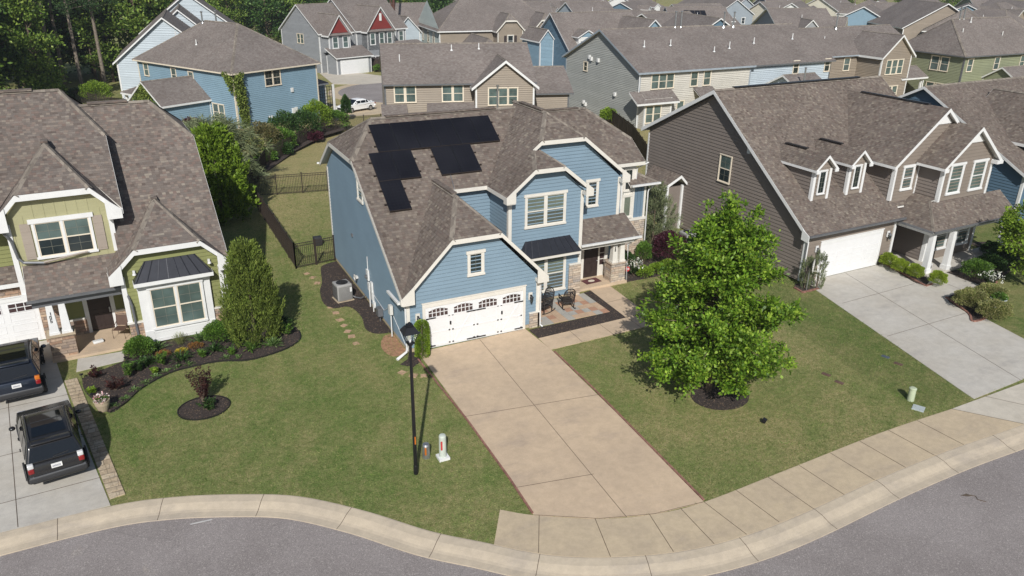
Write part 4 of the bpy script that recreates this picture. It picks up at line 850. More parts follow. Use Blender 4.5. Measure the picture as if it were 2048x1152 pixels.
p=MB(); p.box(-2.78,36.22,0,-1.78,36.95,1.1); o=H.fin(p,'stone_pier',M_stone); p=MB(); p.box(-2.84,36.16,1.1,-1.72,37.0,1.17); H.fin(p,'pier_cap',M_found,o)
for x in (-2.5,-2.02):
    c=MB(); a_,b_,y=.18,.125,36.5; c.hexa([(x-a_,y-a_,1.17),(x+a_,y-a_,1.17),(x+a_,y+a_,1.17),(x-a_,y+a_,1.17),(x-b_,y-b_,2.52),(x+b_,y-b_,2.52),(x+b_,y+b_,2.52),(x-b_,y+b_,2.52)]); c.box(x-a_-.03,y-a_-.03,1.17,x+a_+.03,y+a_+.03,1.27); H.fin(c,'porch_column',M_white)
nm=MB(); digits(nm,'106',-2.55,36.345,2.1,.13,.011); H.fin(nm,'house_number',M_black)
sl_=MB(); sl_.box(-2.8,35.95,0,.5,38.4,.12); H.fin(sl_,'porch_slab',M_conc)
garage_door(H,-8.0,-3.12,38.75,2.1,tm=M_white,arch=False,n=4,hw=False,rec=.1)
g=MB(); H.gutter(g,(-3.25,36.28,2.94),(.6,36.28,2.94)); H.each(g,'gutter',M_grayg)
ds=MB(); ds.tube([(-3.6,37.5,5.75),(-3.5,37.62,5.5),(-3.36,37.68,5.2),(-3.25,37.66,4.4),(-3.1,37.62,4.2),(-2.3,37.55,4.08)],.06,6); H.fin(ds,'downspout',M_grayg)
ds=MB(); ds.tube([(.5,36.3,2.85),(.62,36.02,2.4),(.68,35.95,2.0),(.72,35.93,.2)],.055,6); H.fin(ds,'downspout',M_grayg)
ds=MB(); ds.tube([(-2.35,37.52,4.12),(-.6,37.6,4.3)],[.05,.035],6); H.fin(ds,'conduit',M_shut)
ds=MB(); ds.tube([(5.0,36.2,3.2),(4.82,36.2,2.8),(4.78,36.2,.15)],.045,6); H.fin(ds,'downspout',M_white)
for x in (1.0,4.15):
    l=MB(); l.box(x-.05,35.95,3.55,x+.05,36.05,3.65); l.lathe((x,35.85,3.5),[(0,.1),(.06,.08),(.09,0),(0,.02)],10); H.fin(l,'flood_light',M_whiteg)
# ---------------- the brown house on the right ----------------
H=House('brown_house','big brown-grey house with two small dormers, double front gables and a white-columned corner porch',1.5,(40,35),exp=.2)
s=.751; zf=lambda v:2.92+s*(v-27.66); rr=36.27; zr=zf(rr); uL=32.65; uR=47.2; vb=43.0; zb=5.9
rf=MB(); sf=MB(); fa=MB(); cp=MB(); w=MB(); wf=MB(); cb=MB(); F=lambda p,q,h=.22,t=.04: H.fascia(fa,p,q,h,t)
H.sheet(rf,sf,[(uL,27.66,2.92),(40.35,27.66,2.92),(40.35,28.3,zf(28.3)),(uR,28.3,zf(28.3)),(uR,rr,zr),(uL,rr,zr)]); H.sheet(rf,sf,[(uR,rr,zr),(uR,vb,zb),(uL,vb,zb),(uL,rr,zr)])
F((uL,rr,zr),(uL,27.66,2.92),.24); F((uL,vb,zb),(uL,rr,zr),.24); F((uR,28.3,zf(28.3)),(uR,rr,zr)); F((uR,rr,zr),(uR,vb,zb)); F((uR,vb,zb),(uL,vb,zb))
H.cap(cp,(uL,rr,zr),(uR,rr,zr)); 
H.wallpoly(w,(33.05,42.55),(0,-1),[(0,.1),(14.5,.1),(14.5,3.0),(6.3,9.15),(0,5.95)]); H.wallpoly(wf,(33.05,28.06),(1,0),[(0,.1),(7.15,.1),(7.15,3.0),(0,3.0)])
H.wallpoly(w,(46.8,28.6),(0,1),[(0,.1),(14,.1),(14,5.8),(7.6,9.0),(0,3.4)]); H.wallpoly(w,(46.8,42.6),(-1,0),[(0,0),(13.7,0),(13.7,5.8),(0,5.8)])
fa.hexa([(32.61,27.58,2.55),(32.65,27.58,2.55),(32.65,28.1,2.62),(32.61,28.1,2.62),(32.61,27.58,2.92),(32.65,27.58,2.92),(32.65,28.1,3.2),(32.61,28.1,3.2)])
# dormers
for k,(a,b) in enumerate(((34.36,35.62),(37.13,38.39))):
    m=(a+b)/2; z0=zf(29.42); D=1.25; ze=6.0; zp=6.78; v1=32.75
    H.wallpoly(wf,(a,29.42),(1,0),[(0,z0-.1),(b-a,z0-.1),(b-a,6.0),((b-a)/2,6.6),(0,6.0)])
    H.wallpoly(w,(a,31.9),(0,-1),[(0,5.9),(2.48,z0-.1),(2.48,6.02),(0,6.02)]); H.wallpoly(w,(b,29.42),(0,1),[(0,z0-.1),(2.48,5.9),(2.48,6.02),(0,6.02)])
    e0,e1=a-.22,b+.22; vf=29.12
    H.sheet(rf,sf,[(e0,vf,ze),(m,vf,zp),(m,v1,zp),(e0,31.8,ze)]); H.sheet(rf,sf,[(m,vf,zp),(e1,vf,ze),(e1,31.8,ze),(m,v1,zp)])
    F((e0,vf,ze),(m,vf,zp),.17); F((m,vf,zp),(e1,vf,ze),.17); F((e0,31.8,ze),(e0,vf,ze),.14); F((e1,vf,ze),(e1,31.8,ze),.14)
    fa.box(e0,vf-.05,ze-.2,a+.05,vf,ze-.02); fa.box(b-.05,vf-.05,ze-.2,e1,vf,ze-.02)
    cb.box(a-.04,29.36,z0-.15,a+.13,29.41,5.95); cb.box(b-.13,29.36,z0-.15,b+.04,29.41,5.95)
    cb.box(a-.045,29.38,z0-.1,a-.001,29.55,5.95)
    H.window((0,29.4),(1,0),m-.25,4.55,.5,1.28,1,(2,4),M_glass,trim=.06,head=.08,sill=.05,ear=0,upper_only=True)
    fl=MB(); fl.beam((m,32.3,zp+.05),(m,30.7,zp+.05),.22,.05); H.fin(fl,'ridge_vent',M_dark)
# big front gable
bx=43.24; bz=8.84; bs=.80; zg=lambda u:bz-bs*abs(u-bx); vr=28.25; 
vk=lambda u:27.66+(zg(u)-2.92)/s
H.sheet(rf,sf,[(39.48,vr,zg(39.48)),(bx,vr,bz),(bx,vk(bx),bz),(39.48,vk(39.48),zg(39.48))]); H.sheet(rf,sf,[(bx,vr,bz),(47.0,vr,zg(47)),(47.0,vk(47),zg(47)),(bx,vk(bx),bz)])
F((39.48,vr,zg(39.48)),(bx,vr,bz)); F((bx,vr,bz),(47.0,vr,zg(47))); F((39.48,31.5,zg(39.48)),(39.48,vr,zg(39.48)),.16)
H.wallpoly(wf,(39.95,28.6),(1,0),[(0,3.5),(6.85,3.5),(6.85,5.7),(3.29,8.55),(0,5.95)]); H.wallpoly(w,(39.95,31.6),(0,-1),[(0,5.8),(3.0,3.6),(3.0,6.0),(0,6.0)])
ft=MB(); ft.poly([(42.35,28.52,7.9),(44.1,28.52,7.9),(43.24,28.52,8.6)]); 
# right projecting gable
px=44.22; pz=7.98; ps=.82; zp_=lambda u:pz-ps*abs(u-px); vf=26.7
H.sheet(rf,sf,[(41.6,vf,zp_(41.6)),(px,vf,pz),(px,30.2,pz),(41.6,28.7,zp_(41.6))]); H.sheet(rf,sf,[(px,vf,pz),(46.85,vf,zp_(46.85)),(46.85,28.7,zp_(46.85)),(px,30.2,pz)])
F((41.6,vf,zp_(41.6)),(px,vf,pz)); F((px,vf,pz),(46.85,vf,zp_(46.85))); F((41.6,28.5,zp_(41.6)),(41.6,vf,zp_(41.6)),.15); F((46.85,vf,zp_(46.85)),(46.85,28.7,zp_(46.85)),.15)
fa.box(46.3,26.65,5.62,46.87,27.05,5.82); fa.box(41.58,26.66,5.6,41.95,26.7,5.8)
H.wallpoly(wf,(42.05,27.05),(1,0),[(0,3.4),(4.42,3.4),(4.42,5.95),(2.2,7.75),(0,6.0)]); H.wallpoly(w,(42.05,28.6),(0,-1),[(0,3.4),(1.55,3.4),(1.55,6.05),(0,6.05)]); H.wallpoly(w,(46.47,27.05),(0,1),[(0,3.0),(1.6,3.0),(1.6,5.9),(0,5.9)])
ft.poly([(43.35,26.98,7.05),(45.1,26.98,7.05),(44.22,26.98,7.75)]); H.fin(ft,'gable_panel',M_white)
# porch roof
P=[(40.22,25.6,2.65),(47.95,25.6,2.65),(47.95,27.05,3.8),(41.5,27.05,3.8)]; H.sheet(rf,sf,P,.1)
H.sheet(rf,sf,[(40.22,28.35,2.65),(40.22,25.6,2.65),(41.62,27.2,3.85),(42.05,27.1,3.95),(42.05,28.65,3.95),(41.3,28.65,3.5)],.1); H.cap(cp,(40.22,25.6,2.65),(41.62,27.15,3.86),.1)
F((47.95,25.6,2.65),(47.95,27.05,3.8),.12)
bm=MB(); bm.box(40.35,25.75,2.35,47.7,25.95,2.6); bm.box(40.35,25.95,2.35,40.5,28.05,2.6); bm.box(47.5,25.95,2.35,47.7,27.1,2.6); H.each(bm,'porch_beam',M_white)
# porch walls
H.wallpoly(wf,(41.95,27.1),(1,0),[(0,.1),(4.5,.1),(4.5,3.0),(0,3.0)]); H.wallpoly(w,(41.95,31.5),(0,-1),[(0,.1),(4.4,.1),(4.4,3.0),(0,3.0)]); H.wallpoly(wf,(40.2,31.4),(1,0),[(0,.1),(1.8,.1),(1.8,3.0),(0,3.0)]); H.wallpoly(w,(46.45,27.1),(0,1),[(0,.1),(1.5,.1),(1.5,3.4),(0,3.4)])
H.wallpoly(w,(40.2,28.06),(0,1),[(0,.1),(3.4,.1),(3.4,3),(0,3)])
H.fin(w,'siding',M_brown); H.fin(wf,'siding',M_brownl)
for x,y,nx,z0,z1 in ((33.05,28.06,1,.1,2.75),(41.95,27.1,1,.1,2.6),(46.45,27.1,-1,.1,2.6),(39.95,28.6,1,3.7,5.8),(42.05,27.05,1,3.7,5.85),(46.47,27.05,-1,3.7,5.85)):
    cb.box(x-.045*nx,y-.05,z0,x+.15*nx,y-.002,z1); cb.box(x-.05*nx,y-.05,z0,x-.002*nx,y+.14,z1)
cb.box(33.0,42.5,.1,33.2,42.62,5.6); cb.box(40.1,27.98,.1,40.26,28.1,2.6); cb.box(41.95,28.54,3.9,42.04,28.59,5.7)
H.each(cb,'corner_board',M_white)
# left wall window
H.window((33.03,0),(0,-1),-35.4,4.08,.95,1.6,1,(2,4),M_glasst,sm=M_sashw,tm=M_sashw,trim=.05,head=.05,sill=.05,ear=0,gm2=M_glass)
H.window((0,28.6),(1,0),40.75,4.3,.8,1.28,1,(2,4),M_glasst,gm2=M_glasst); H.window((0,27.05),(1,0),42.72,4.2,1.0,1.62,1,(2,4),M_glasst,trim=.12); H.window((0,27.05),(1,0),44.75,4.2,1.05,1.62,1,(2,4),M_glasst,trim=.12)
H.window((0,27.1),(1,0),42.75,.75,1.0,1.6,1,(2,4),M_glass,trim=.14,gm2=M_glasst); H.window((0,27.1),(1,0),44.85,.75,.95,1.6,1,(2,4),M_glass,trim=.14,gm2=M_glasst)
for x,y in ((40.6,25.85),(42.2,25.72),(47.45,25.9)):
    c=MB(); a_,b_=.17,.13; c.hexa([(x-a_,y-a_,.1),(x+a_,y-a_,.1),(x+a_,y+a_,.1),(x-a_,y+a_,.1),(x-b_,y-b_,2.38),(x+b_,y-b_,2.38),(x+b_,y+b_,2.38),(x-b_,y+b_,2.38)]); c.box(x-a_-.04,y-a_-.04,.1,x+a_+.04,y+a_+.04,.35); H.fin(c,'porch_column',M_white)
sl_=MB(); sl_.prism([(40.25,25.45),(47.8,25.45),(47.8,27.1),(41.95,27.1),(41.95,31.4),(40.2,31.4),(40.2,28)],0,.1); H.fin(sl_,'porch_slab',M_concw)
garage_door(H,34.3,39.1,28.06,2.05,lights=False,tm=M_white,n=4,hw=False)
st=MB(); st.box(33.55,27.96,0,34.15,28.06,.8); H.fin(st,'stone_veneer',M_stone2)
lantern(H,33.85,28.0,1.75,M_grayg,M_white); lantern(H,39.65,28.0,1.75,M_grayg,M_white)
g=MB(); H.gutter(g,(32.65,27.66,2.93),(40.35,27.66,2.93)); H.gutter(g,(40.22,25.6,2.68),(48.0,25.6,2.68)); H.gutter(g,(40.22,28.3,2.68),(40.22,25.6,2.68)); H.each(g,'gutter',M_grayg)
ds=MB(); ds.tube([(32.8,27.6,2.8),(32.98,27.95,2.4),(33.0,27.98,.15)],.045,4); H.fin(ds,'downspout',M_grayg)
# small rear porch seen beside the left wall
H.sheet(R1:=MB(),S1:=MB(),[(31.6,38.9,2.75),(32.5,38.2,3.75),(32.5,41.2,3.75),(31.6,41.2,2.75)]); H.sheet(R1,S1,[(32.5,38.2,3.75),(33.05,38.2,3.2),(33.05,41.2,3.2),(32.5,41.2,3.75)])
rf.v+=[];  H.fin(R1,'porch_roof',M_roof); H.fin(S1,'soffit',M_soffit)
F((31.6,38.9,2.75),(32.5,38.2,3.75),.2); F((32.5,38.2,3.75),(33.05,38.2,3.2),.2)
for x in (31.75,32.95): c=MB(); c.box(x-.07,38.5,0,x+.07,38.64,3.0); H.fin(c,'porch_column',M_white)
c=MB(); c.box(31.7,38.62,0,33.0,38.75,2.9); H.fin(c,'porch_wall',M_brown)
H.fin(rf,'roof',M_roof); H.fin(sf,'soffit',M_soffit); H.each(fa,'fascia',M_white); H.each(cp,'ridge_cap',M_cap)
v=MB(); v.beam((34.2,rr,zr+.06),(45,rr,zr+.06),.3,.06); v.beam((bx,34.4,bz+.05),(bx,29.6,bz+.05),.22,.05); H.each(v,'ridge_vent',M_dark)
u=MB()
for y,z in ((35.6,.9),(35.1,.75),(34.2,1.1)): u.box(32.88,y-.12,z,33.05,y+.12,z+.32)
H.each(u,'utility_box',M_whiteg); u=MB(); u.box(32.95,33.0,6.2,33.02,33.25,6.6); H.fin(u,'gable_vent',M_whiteg)
# ---------------- the dark blue house at the right edge ----------------
H=House('slate_blue_house','dark slate-blue house at the right edge, partly behind the brown house',2,(58,34),exp=.2)
block(H,53.7,66,28.3,44.8,.1,3.65,8.25,'u',M_navy,oh=.4,rm=M_roof)
block(H,56.0,62,26.5,34.5,.1,5.2,8.0,'v',M_navy,oh=.4,rm=M_roof,fh=.2)
done(H)
# ---------------- houses behind ----------------
def bs(name,col,exp=.2): return siding(name,col,exp,bmp=.05)
M_skyb=bs('dusty_blue_siding',(.20,.30,.37)); M_pale=bs('pale_blue_siding',(.43,.49,.53)); M_tan=bs('taupe_siding',(.27,.225,.175)); M_gg=bs('grey_green_siding',(.34,.345,.32)); M_grg=bs('greige_siding',(.50,.475,.42))
M_grey=bs('slate_grey_siding',(.26,.27,.28)); M_red=bs('barn_red_siding',(.20,.035,.03)); M_white_s=bs('white_siding',(.70,.70,.67)); M_cream_s=bs('cream_siding',(.66,.62,.5)); M_olive=bs('olive_siding',(.235,.25,.155)); M_nv=bs('deep_blue_siding',(.10,.165,.22)); M_stor=bs('storm_grey_siding',(.30,.34,.37)); M_mint=bs('pale_grey_green_siding',(.46,.51,.48))
def pipes(H,L_):
    for x,y,z,h in L_: m=MB(); m.tube([(x,y,z-.2),(x,y,z+h)],.055,7); m.lathe((x,y,z-.08),[(.16,0),(.06,.14)],10); H.fin(m,'vent_pipe',M_whiteg)
def flues(H,L_):
    for x,y,z,h in L_: m=MB(); m.tube([(x,y,z-.2),(x,y,z+h)],.09,8); m.lathe((x,y,z+h-.05),[(.09,0),(.15,.05),(.15,.12),(.0,.17)],10); m.lathe((x,y,z-.1),[(.2,0),(.09,.25)],10); H.fin(m,'flue_pipe',M_metal)
sw=dict(trim=.07,head=.09,sill=.06,ear=.02,sm=M_sashw,tm=M_sashw)
M_bluegrey=plain('blue_grey_trim',(.30,.34,.38),.5)
# taupe house right behind the blue one
H=House('taupe_house','taupe house with a white-trimmed rear gable directly behind the blue house',-16,(8,80))
block(H,1.6,15.8,74.8,84.5,-1,5.45,8.55,'u',M_tan,oh=.4,rake=.15,tm=M_grayg,fh=.15)
block(H,9.95,15.5,73.6,80,-1,5.2,7.65,'v',M_tan,oh=.4,fh=.26)
block(H,15.5,19.5,76,84,-1,4.2,6.2,'u',M_tan,oh=.4,tm=M_grayg,fh=.15)
RF=_col(H,'roof',M_roofF); SF=_col(H,'soffit',M_soffit); H.sheet(RF,SF,[(1.2,71.8,2.2),(3.6,71.8,2.2),(3.6,74.9,3.6),(1.2,74.9,3.6)]); H.sheet(RF,SF,[(5.2,72.0,2.6),(10.4,72.0,2.6),(9.9,74.9,3.7),(5.5,74.9,3.7)])
H.window((0,74.78),(1,0),2.5,3.75,.9,1.5,1,(2,4),M_glasst,**sw); H.window((0,74.78),(1,0),3.55,3.75,.9,1.5,1,(2,4),M_glasst,**sw); H.window((0,74.78),(1,0),6.95,3.75,.9,1.5,1,(2,4),M_glasst,**sw); H.window((0,74.78),(1,0),8.0,3.75,.9,1.5,1,(2,4),M_glasst,**sw)
for a in (11.15,12.1,13.05): H.window((0,73.58),(1,0),a,3.55,.85,1.55,1,(2,4),M_glasst,**sw)
pipes(H,[(3.2,77.3,7.0,.8),(8.3,78.7,8.0,.5),(11,78.9,8.1,.5)]); flues(H,[(11.9,72.9,3.2,2.2)])
done(H)
# long grey / greige / pale blue pair
H=House('grey_house','long house with a grey-green side wall and greige rear, right of the taupe one',1,(60,75))
block(H,49.5,64.5,67.3,82,-1,5.62,9.25,'u',M_grg,oh=.4,walls='fb',tm=M_bluegrey); block(H,49.5,64.5,67.3,82,-1,5.62,9.25,'u',M_gg,oh=.4,walls='l',roof=False,corner=False)
block(H,49.6,53,66.2,67.3,-.5,2.9,3.6,'u',M_grg,oh=.3,roof=False,walls='flr')
RF=_col(H,'roof',M_roofF); SF=_col(H,'soffit',M_soffit); FA=_col(H,'fascia',M_white)
H.sheet(RF,SF,[(48.3,65.7,2.7),(53.7,65.7,2.7),(53.7,67.3,3.7),(48.3,67.3,3.7)]); H.sheet(RF,SF,[(56.6,65.9,2.9),(59.2,65.9,2.9),(59.2,67.3,3.7),(56.6,67.3,3.7)]); H.fascia(FA,(48.3,67.3,3.7),(48.3,65.7,2.7)); H.fascia(FA,(48.3,65.7,2.7),(53.7,65.7,2.7)); H.fascia(FA,(56.6,65.9,2.9),(59.2,65.9,2.9))
for a in (51.0,51.98,52.96,56.15,57.9): H.window((0,67.28),(1,0),a,3.82,.92,1.5,1,(2,4),M_glasst,**sw)
for a in (49.75,50.75): H.window((0,66.18),(1,0),a,.6,.9,1.75,1,(2,4),M_glasst,**sw)
H.window((0,67.28),(1,0),54.6,.6,.9,1.75,1,(2,4),M_glasst,**sw); H.window((49.48,0),(0,-1),-78.0,4.5,.7,.95,1,(1,2),M_glass,**sw)
u=MB()
for y,z in ((76.8,5.9),(76.4,5.75),(75.0,5.75),(71.4,2.6),(77.6,.8),(77.2,.6),(71.4,.1),(70.8,.1)): u.box(49.25,y-.14,z,49.48,y+.14,z+.4)
H.each(u,'utility_box',M_whiteg); ds=MB(); ds.tube([(49.35,67.0,5.5),(49.42,67.2,5.2),(49.42,67.2,0)],.06,5); H.fin(ds,'downspout',M_whiteg)
pipes(H,[(52.5,71,7.7,.6),(56,71,7.7,.6),(63.5,70,7.2,.7),(61,69.6,7,.5)]); flues(H,[(59.2,74.5,9.1,1.7),(60,74.5,9.1,1.7)])
done(H)
H=House('pale_blue_house','pale blue house under the same long roof line as the greige rear wall',1,(71,75))
block(H,64.52,77.2,67.6,82,-1,5.55,9.1,'u',M_pale,oh=.4,tm=M_grayg,fh=.15)
for a in (71.2,76.2): H.window((0,67.58),(1,0),a,4.3,.8,1.4,1,(1,2),M_glass,**sw)
block(H,66.5,70.5,60.5,67.6,-.5,2.9,4.9,'u',M_pale,oh=.4); block(H,69.2,70.9,60.3,63,-.5,3.3,4.2,'v',M_pale,oh=.3)
pipes(H,[(68,71,7.5,.6),(74.5,71.5,7.7,.6)]); flues(H,[(67.2,62,4.2,1.6),(66.3,74.5,9,1.6),(67.8,74.5,9,1.6)])
done(H)
# dusty blue house, left rear
H=House('dusty_blue_house','dusty blue two-storey house with a climbing vine up its corner, behind the green house',28,(55,80),exp=.2)
block(H,50.1,61.2,71.3,88.8,-1.2,5.07,9.3,'v',M_skyb,oh=.4,hip=(6.2,6.2),tm=M_sashw,fh=.15)
for a in (54.05,55.1): H.window((0,71.28),(1,0),a,3.3,.95,1.6,1,(2,4),M_glass,**sw)
for a,z in ((-87.6,3.4),(-82.2,3.3),(-79.0,3.2)): H.window((50.08,0),(0,-1),a,z,.85,1.35,1,(2,2),M_glasst,**sw)
H.window((50.08,0),(0,-1),-75.3,-.1,.9,1.7,1,(2,2),M_glasst,**sw); H.window((50.08,0),(0,-1),-74.3,-.1,.9,1.7,1,(2,2),M_glasst,**sw); H.window((0,71.28),(1,0),50.6,-.1,.9,1.7,1,(2,2),M_glass,**sw)
block(H,44.6,50.1,75.8,81.3,-1,2.0,4.2,'u',M_skyb,oh=.35,walls='lf'); block(H,46.2,50.1,81,85.5,-1,2.2,3.4,'u',M_soffit,oh=.35,walls='',hip=(3,0)); block(H,50.1+11.1,64.2,73.5,80,-1.2,2.3,3.6,'u',M_skyb,oh=.3,hip=(0,2),walls='f')
u=MB(); u.box(57.3,71.15,2.3,57.6,71.3,2.75); u.box(57.2,71.1,.0,57.5,71.3,.55); u.box(57.6,71.1,.1,57.9,71.3,.6); u.box(54.0,71.15,-.1,54.15,71.3,.15); u.box(54.35,71.15,-.1,54.5,71.3,.15); u.box(51.2,71.1,2.2,51.4,71.3,2.4); H.each(u,'utility_box',M_whiteg)
pipes(H,[(52.5,80.5,7.1,.5),(53.6,86,7.5,.6)]); flues(H,[(55.3,83,9.0,1.2),(56.4,82,9.1,1.2)])
for x,y in ((44.7,75.9),(46.3,85.4),(44.7,81.2)): c=MB(); c.box(x-.1,y-.1,-1,x+.1,y+.1,2.0); H.fin(c,'porch_post',M_white)
t=MB()
for k in range(7): t.box(61.6+k*.36,71.9,-.6,61.64+k*.36,71.94,2.2)
for k in range(8): t.box(61.6,71.9,-.5+k*.37,63.8,71.94,-.46+k*.37)
H.fin(t,'black_trellis',M_black); c=MB(); c.box(63.9,71.8,-1,64.1,72,2.3); H.fin(c,'porch_post',M_white)
done(H)
# pale blue house with two gables at far left
H=House('light_blue_gabled_house','light blue house with stepped gables at the edge of the woods',-6,(0,110),z0=0)
block(H,-10.6,.6,104.5,118,-2,4.4,9.4,'v',M_pale,oh=.4); block(H,-8.2,1.0,118.1,130,-2,5,9.4,'v',M_pale,oh=.4); block(H,-9.2,4.2,130.1,143,-2,5.4,10.9,'v',M_pale,oh=.4)
done(H)
# slate grey house with red gables
H=House('red_gabled_house','slate grey house with two barn-red front gables and a white garage door',20,(80,125))
uL,vF=75.6,112.2
block(H,75.0,82.0,115.5,127,-2.4,4.2,8.5,'u',M_grey,oh=.35); block(H,81.9,92.5,114.8,127.5,-2.4,4.3,9.3,'u',M_grey,oh=.35)
def redg(a,b,v,ze,zp):
    block(H,a,b,v,v+6,1.2,ze,zp,'v',M_grey,oh=.35,fh=.24); g=MB(); m=(a+b)/2; g.poly([(a+.3,v-.06,ze+.35),(b-.3,v-.06,ze+.35),(m,v-.06,zp-.5)]); H.fin(g,'red_gable',M_red)
    RF=_col(H,'roof',M_roofF); RF.poly([(a-.35,v-.42,ze),(b+.35,v-.42,ze),(b+.2,v-.02,ze+.3),(a-.2,v-.02,ze+.3)])
redg(75.6,79.7,113.6,4.0,7.2); redg(83.0,88.6,113.2,4.2,8.2)
g=MB(); g.box(85.6,113.0,5.9,86.0,113.13,7.1); H.fin(g,'gable_vent',M_white_s)
block(H,75.2,82,111.2,114,-2.3,.9,1.5,'u',M_grey,oh=.3,roof=False,walls='flr'); RF=_col(H,'roof',M_roofF); SF=_col(H,'soffit',M_soffit); H.sheet(RF,SF,[(74.9,110.8,.75),(82.3,110.8,.75),(82.3,114,2.1),(74.9,114,2.1)]); H.sheet(RF,SF,[(86.8,110.8,.9),(95.5,110.8,.9),(94.5,114,2.3),(86.8,114,2.3)])
FA=_col(H,'fascia',M_white); H.fascia(FA,(74.9,114,2.1),(74.9,110.8,.75)); H.fascia(FA,(74.9,110.8,.75),(82.3,110.8,.75),.16); H.fascia(FA,(86.8,114,2.3),(86.8,110.8,.9)); H.fascia(FA,(86.8,110.8,.9),(95.5,110.8,.9),.16)
for a in (76.3,78.3): H.window((0,113.58),(1,0),a,2.0,.95,1.7,1,(1,2),M_glasst,trim=.12)
for a in (83.6,85.5,87.2): H.window((0,113.18),(1,0),a,2.1,.9,1.8,1,(1,2),M_glasst,trim=.12)
for a in (89.2,91.0): H.window((0,114.78),(1,0),a,2.2,.9,1.6,1,(1,2),M_glasst,trim=.12)
H.window((0,113.18),(1,0),83.4,-2.0,2.0,2.1,2,(2,2),M_glass,trim=.12); block(H,83,88.6,113.2,116,-2.4,4,4.3,'u',M_grey,roof=False,walls='flr')
for a in (-122,-121): H.window((74.98,0),(0,-1),a,2.3,.85,1.5,1,(1,2),M_glasst,**sw)
g=MB(); g.box(75.8,111.1,-2.2,81.4,111.18,.35); gf=H.fin(g,'garage_door_frame',M_white); g=MB(); g.box(76.0,111.06,-2.2,81.2,111.1,.1); [g.box(76.0,111.05,-2.2+k*.57,81.2,111.06,-2.19+k*.57+.02) for k in range(1,4)]; H.fin(g,'garage_door',M_door_w)
for x in (88.2,): c=MB(); c.box(x-.3,111,-2.2,x+.3,111.5,.9); H.fin(c,'porch_column',M_white)
d=MB(); d.box(87.0,113.0,-2.2,87.8,113.1,.1); H.fin(d,'front_door',M_dark); done(H)
def red_z(): pass
# brown hip-roofed house with clipped gables
H=House('clipped_gable_house','taupe hip-roofed house with two clipped gables and dark shutters, beyond the taupe one',-6,(50,140))
block(H,39.0,61.5,143.5,160,-2.6,3.6,8.6,'u',M_tan,oh=.5,hip=(7,4.5),walls='frb'); block(H,39.0,61.5,143.5,160,-2.6,3.6,8.6,'u',M_mint,oh=.5,roof=False,walls='l',corner=False)
for a,b,v in ((49.3,54.2,141.0),(56.4,61.2,141.0)):
    block(H,a,b,v,146,-2.6,3.6,6.6,'v',M_tan,oh=.4,jerk=(1.1,0),tm=M_cream,fh=.3); m=(a+b)/2; H.window((0,v-.02),(1,0),m-.5,.9,1.0,1.9,1,(1,2),M_glass,tm=M_cream); s_=MB(); s_.box(m-1.25,v-.06,.9,m-.75,v-.0,2.8); s_.box(m+.75,v-.06,.9,m+1.25,v-.0,2.8); H.each(s_,'shutter',M_shutd)
H.window((0,143.48),(1,0),55.0,1.2,.7,1.2,1,(1,2),M_glass,tm=M_cream)
block(H,42.6,47.4,132.6,143.5,-2.6,.6,3.2,'v',M_tan,oh=.4,jerk=(1.0,0),tm=M_cream,fh=.26); H.window((0,132.58),(1,0),44.6,-1.2,.8,1.6,1,(1,2),M_glasst,tm=M_cream); s_=MB(); s_.box(43.9,132.54,-1.2,44.35,132.6,.4); s_.box(45.65,132.54,-1.2,46.1,132.6,.4); H.each(s_,'shutter',M_shutd)
for a in (-156,-152,-148): H.window((38.98,0),(0,-1),a,1.0,1.0,2.0,1,(1,1),M_glass,**sw)
done(H)
# pale blue house beyond the red gabled one
H=House('pale_blue_dormer_house','pale blue house with a tiny white dormer, seen past the brown steel poles',5,(58,152))
block(H,61,72,146.5,158,-2.8,2.6,7.4,'u',M_pale,oh=.4); block(H,61,66,142.5,150,-2.8,2.6,5.6,'v',M_pale,oh=.4)
g=MB(); g.poly([(68.2,146.6,4.4),(70.4,146.6,4.4),(69.3,146.6,5.9)]); H.fin(g,'dormer',M_white_s); H.window((0,142.48),(1,0),63,-1,.9,1.5,1,(1,1),M_glasst,**sw); done(H)
# deep blue house with a little three-light dormer
H=House('deep_blue_house','deep blue house with a steep side gable and a white three-light dormer',0,(67,112))
block(H,62.0,76,104.8,118.5,-2,2.6,8.35,'u',M_nv,oh=.45,tm=M_white); block(H,71.3,77,102,110,-2,5,7.8,'v',M_skyb,oh=.4); block(H,59.6,62,111,117,-2,4.2,6.0,'v',M_skyb,oh=.3)
H.window((61.98,0),(0,-1),-112.2,1.9,.95,1.7,1,(2,2),M_glass,**sw)
block(H,63.5,66.6,106.0,109.5,3.0,5.2,6.2,'v',M_white_s,oh=.3,fh=.15); 
for a in (63.85,64.85,65.75): H.window((0,105.98),(1,0),a,4.0,.5,.6,1,(1,1),M_glass,trim=.05,head=.05,sill=.04,ear=0,upper_only=True)
g=MB(); g.poly([(64.0,105.94,5.2),(66.1,105.94,5.2),(65.05,105.94,5.9)]); H.fin(g,'gable_panel',M_skyb)
done(H)
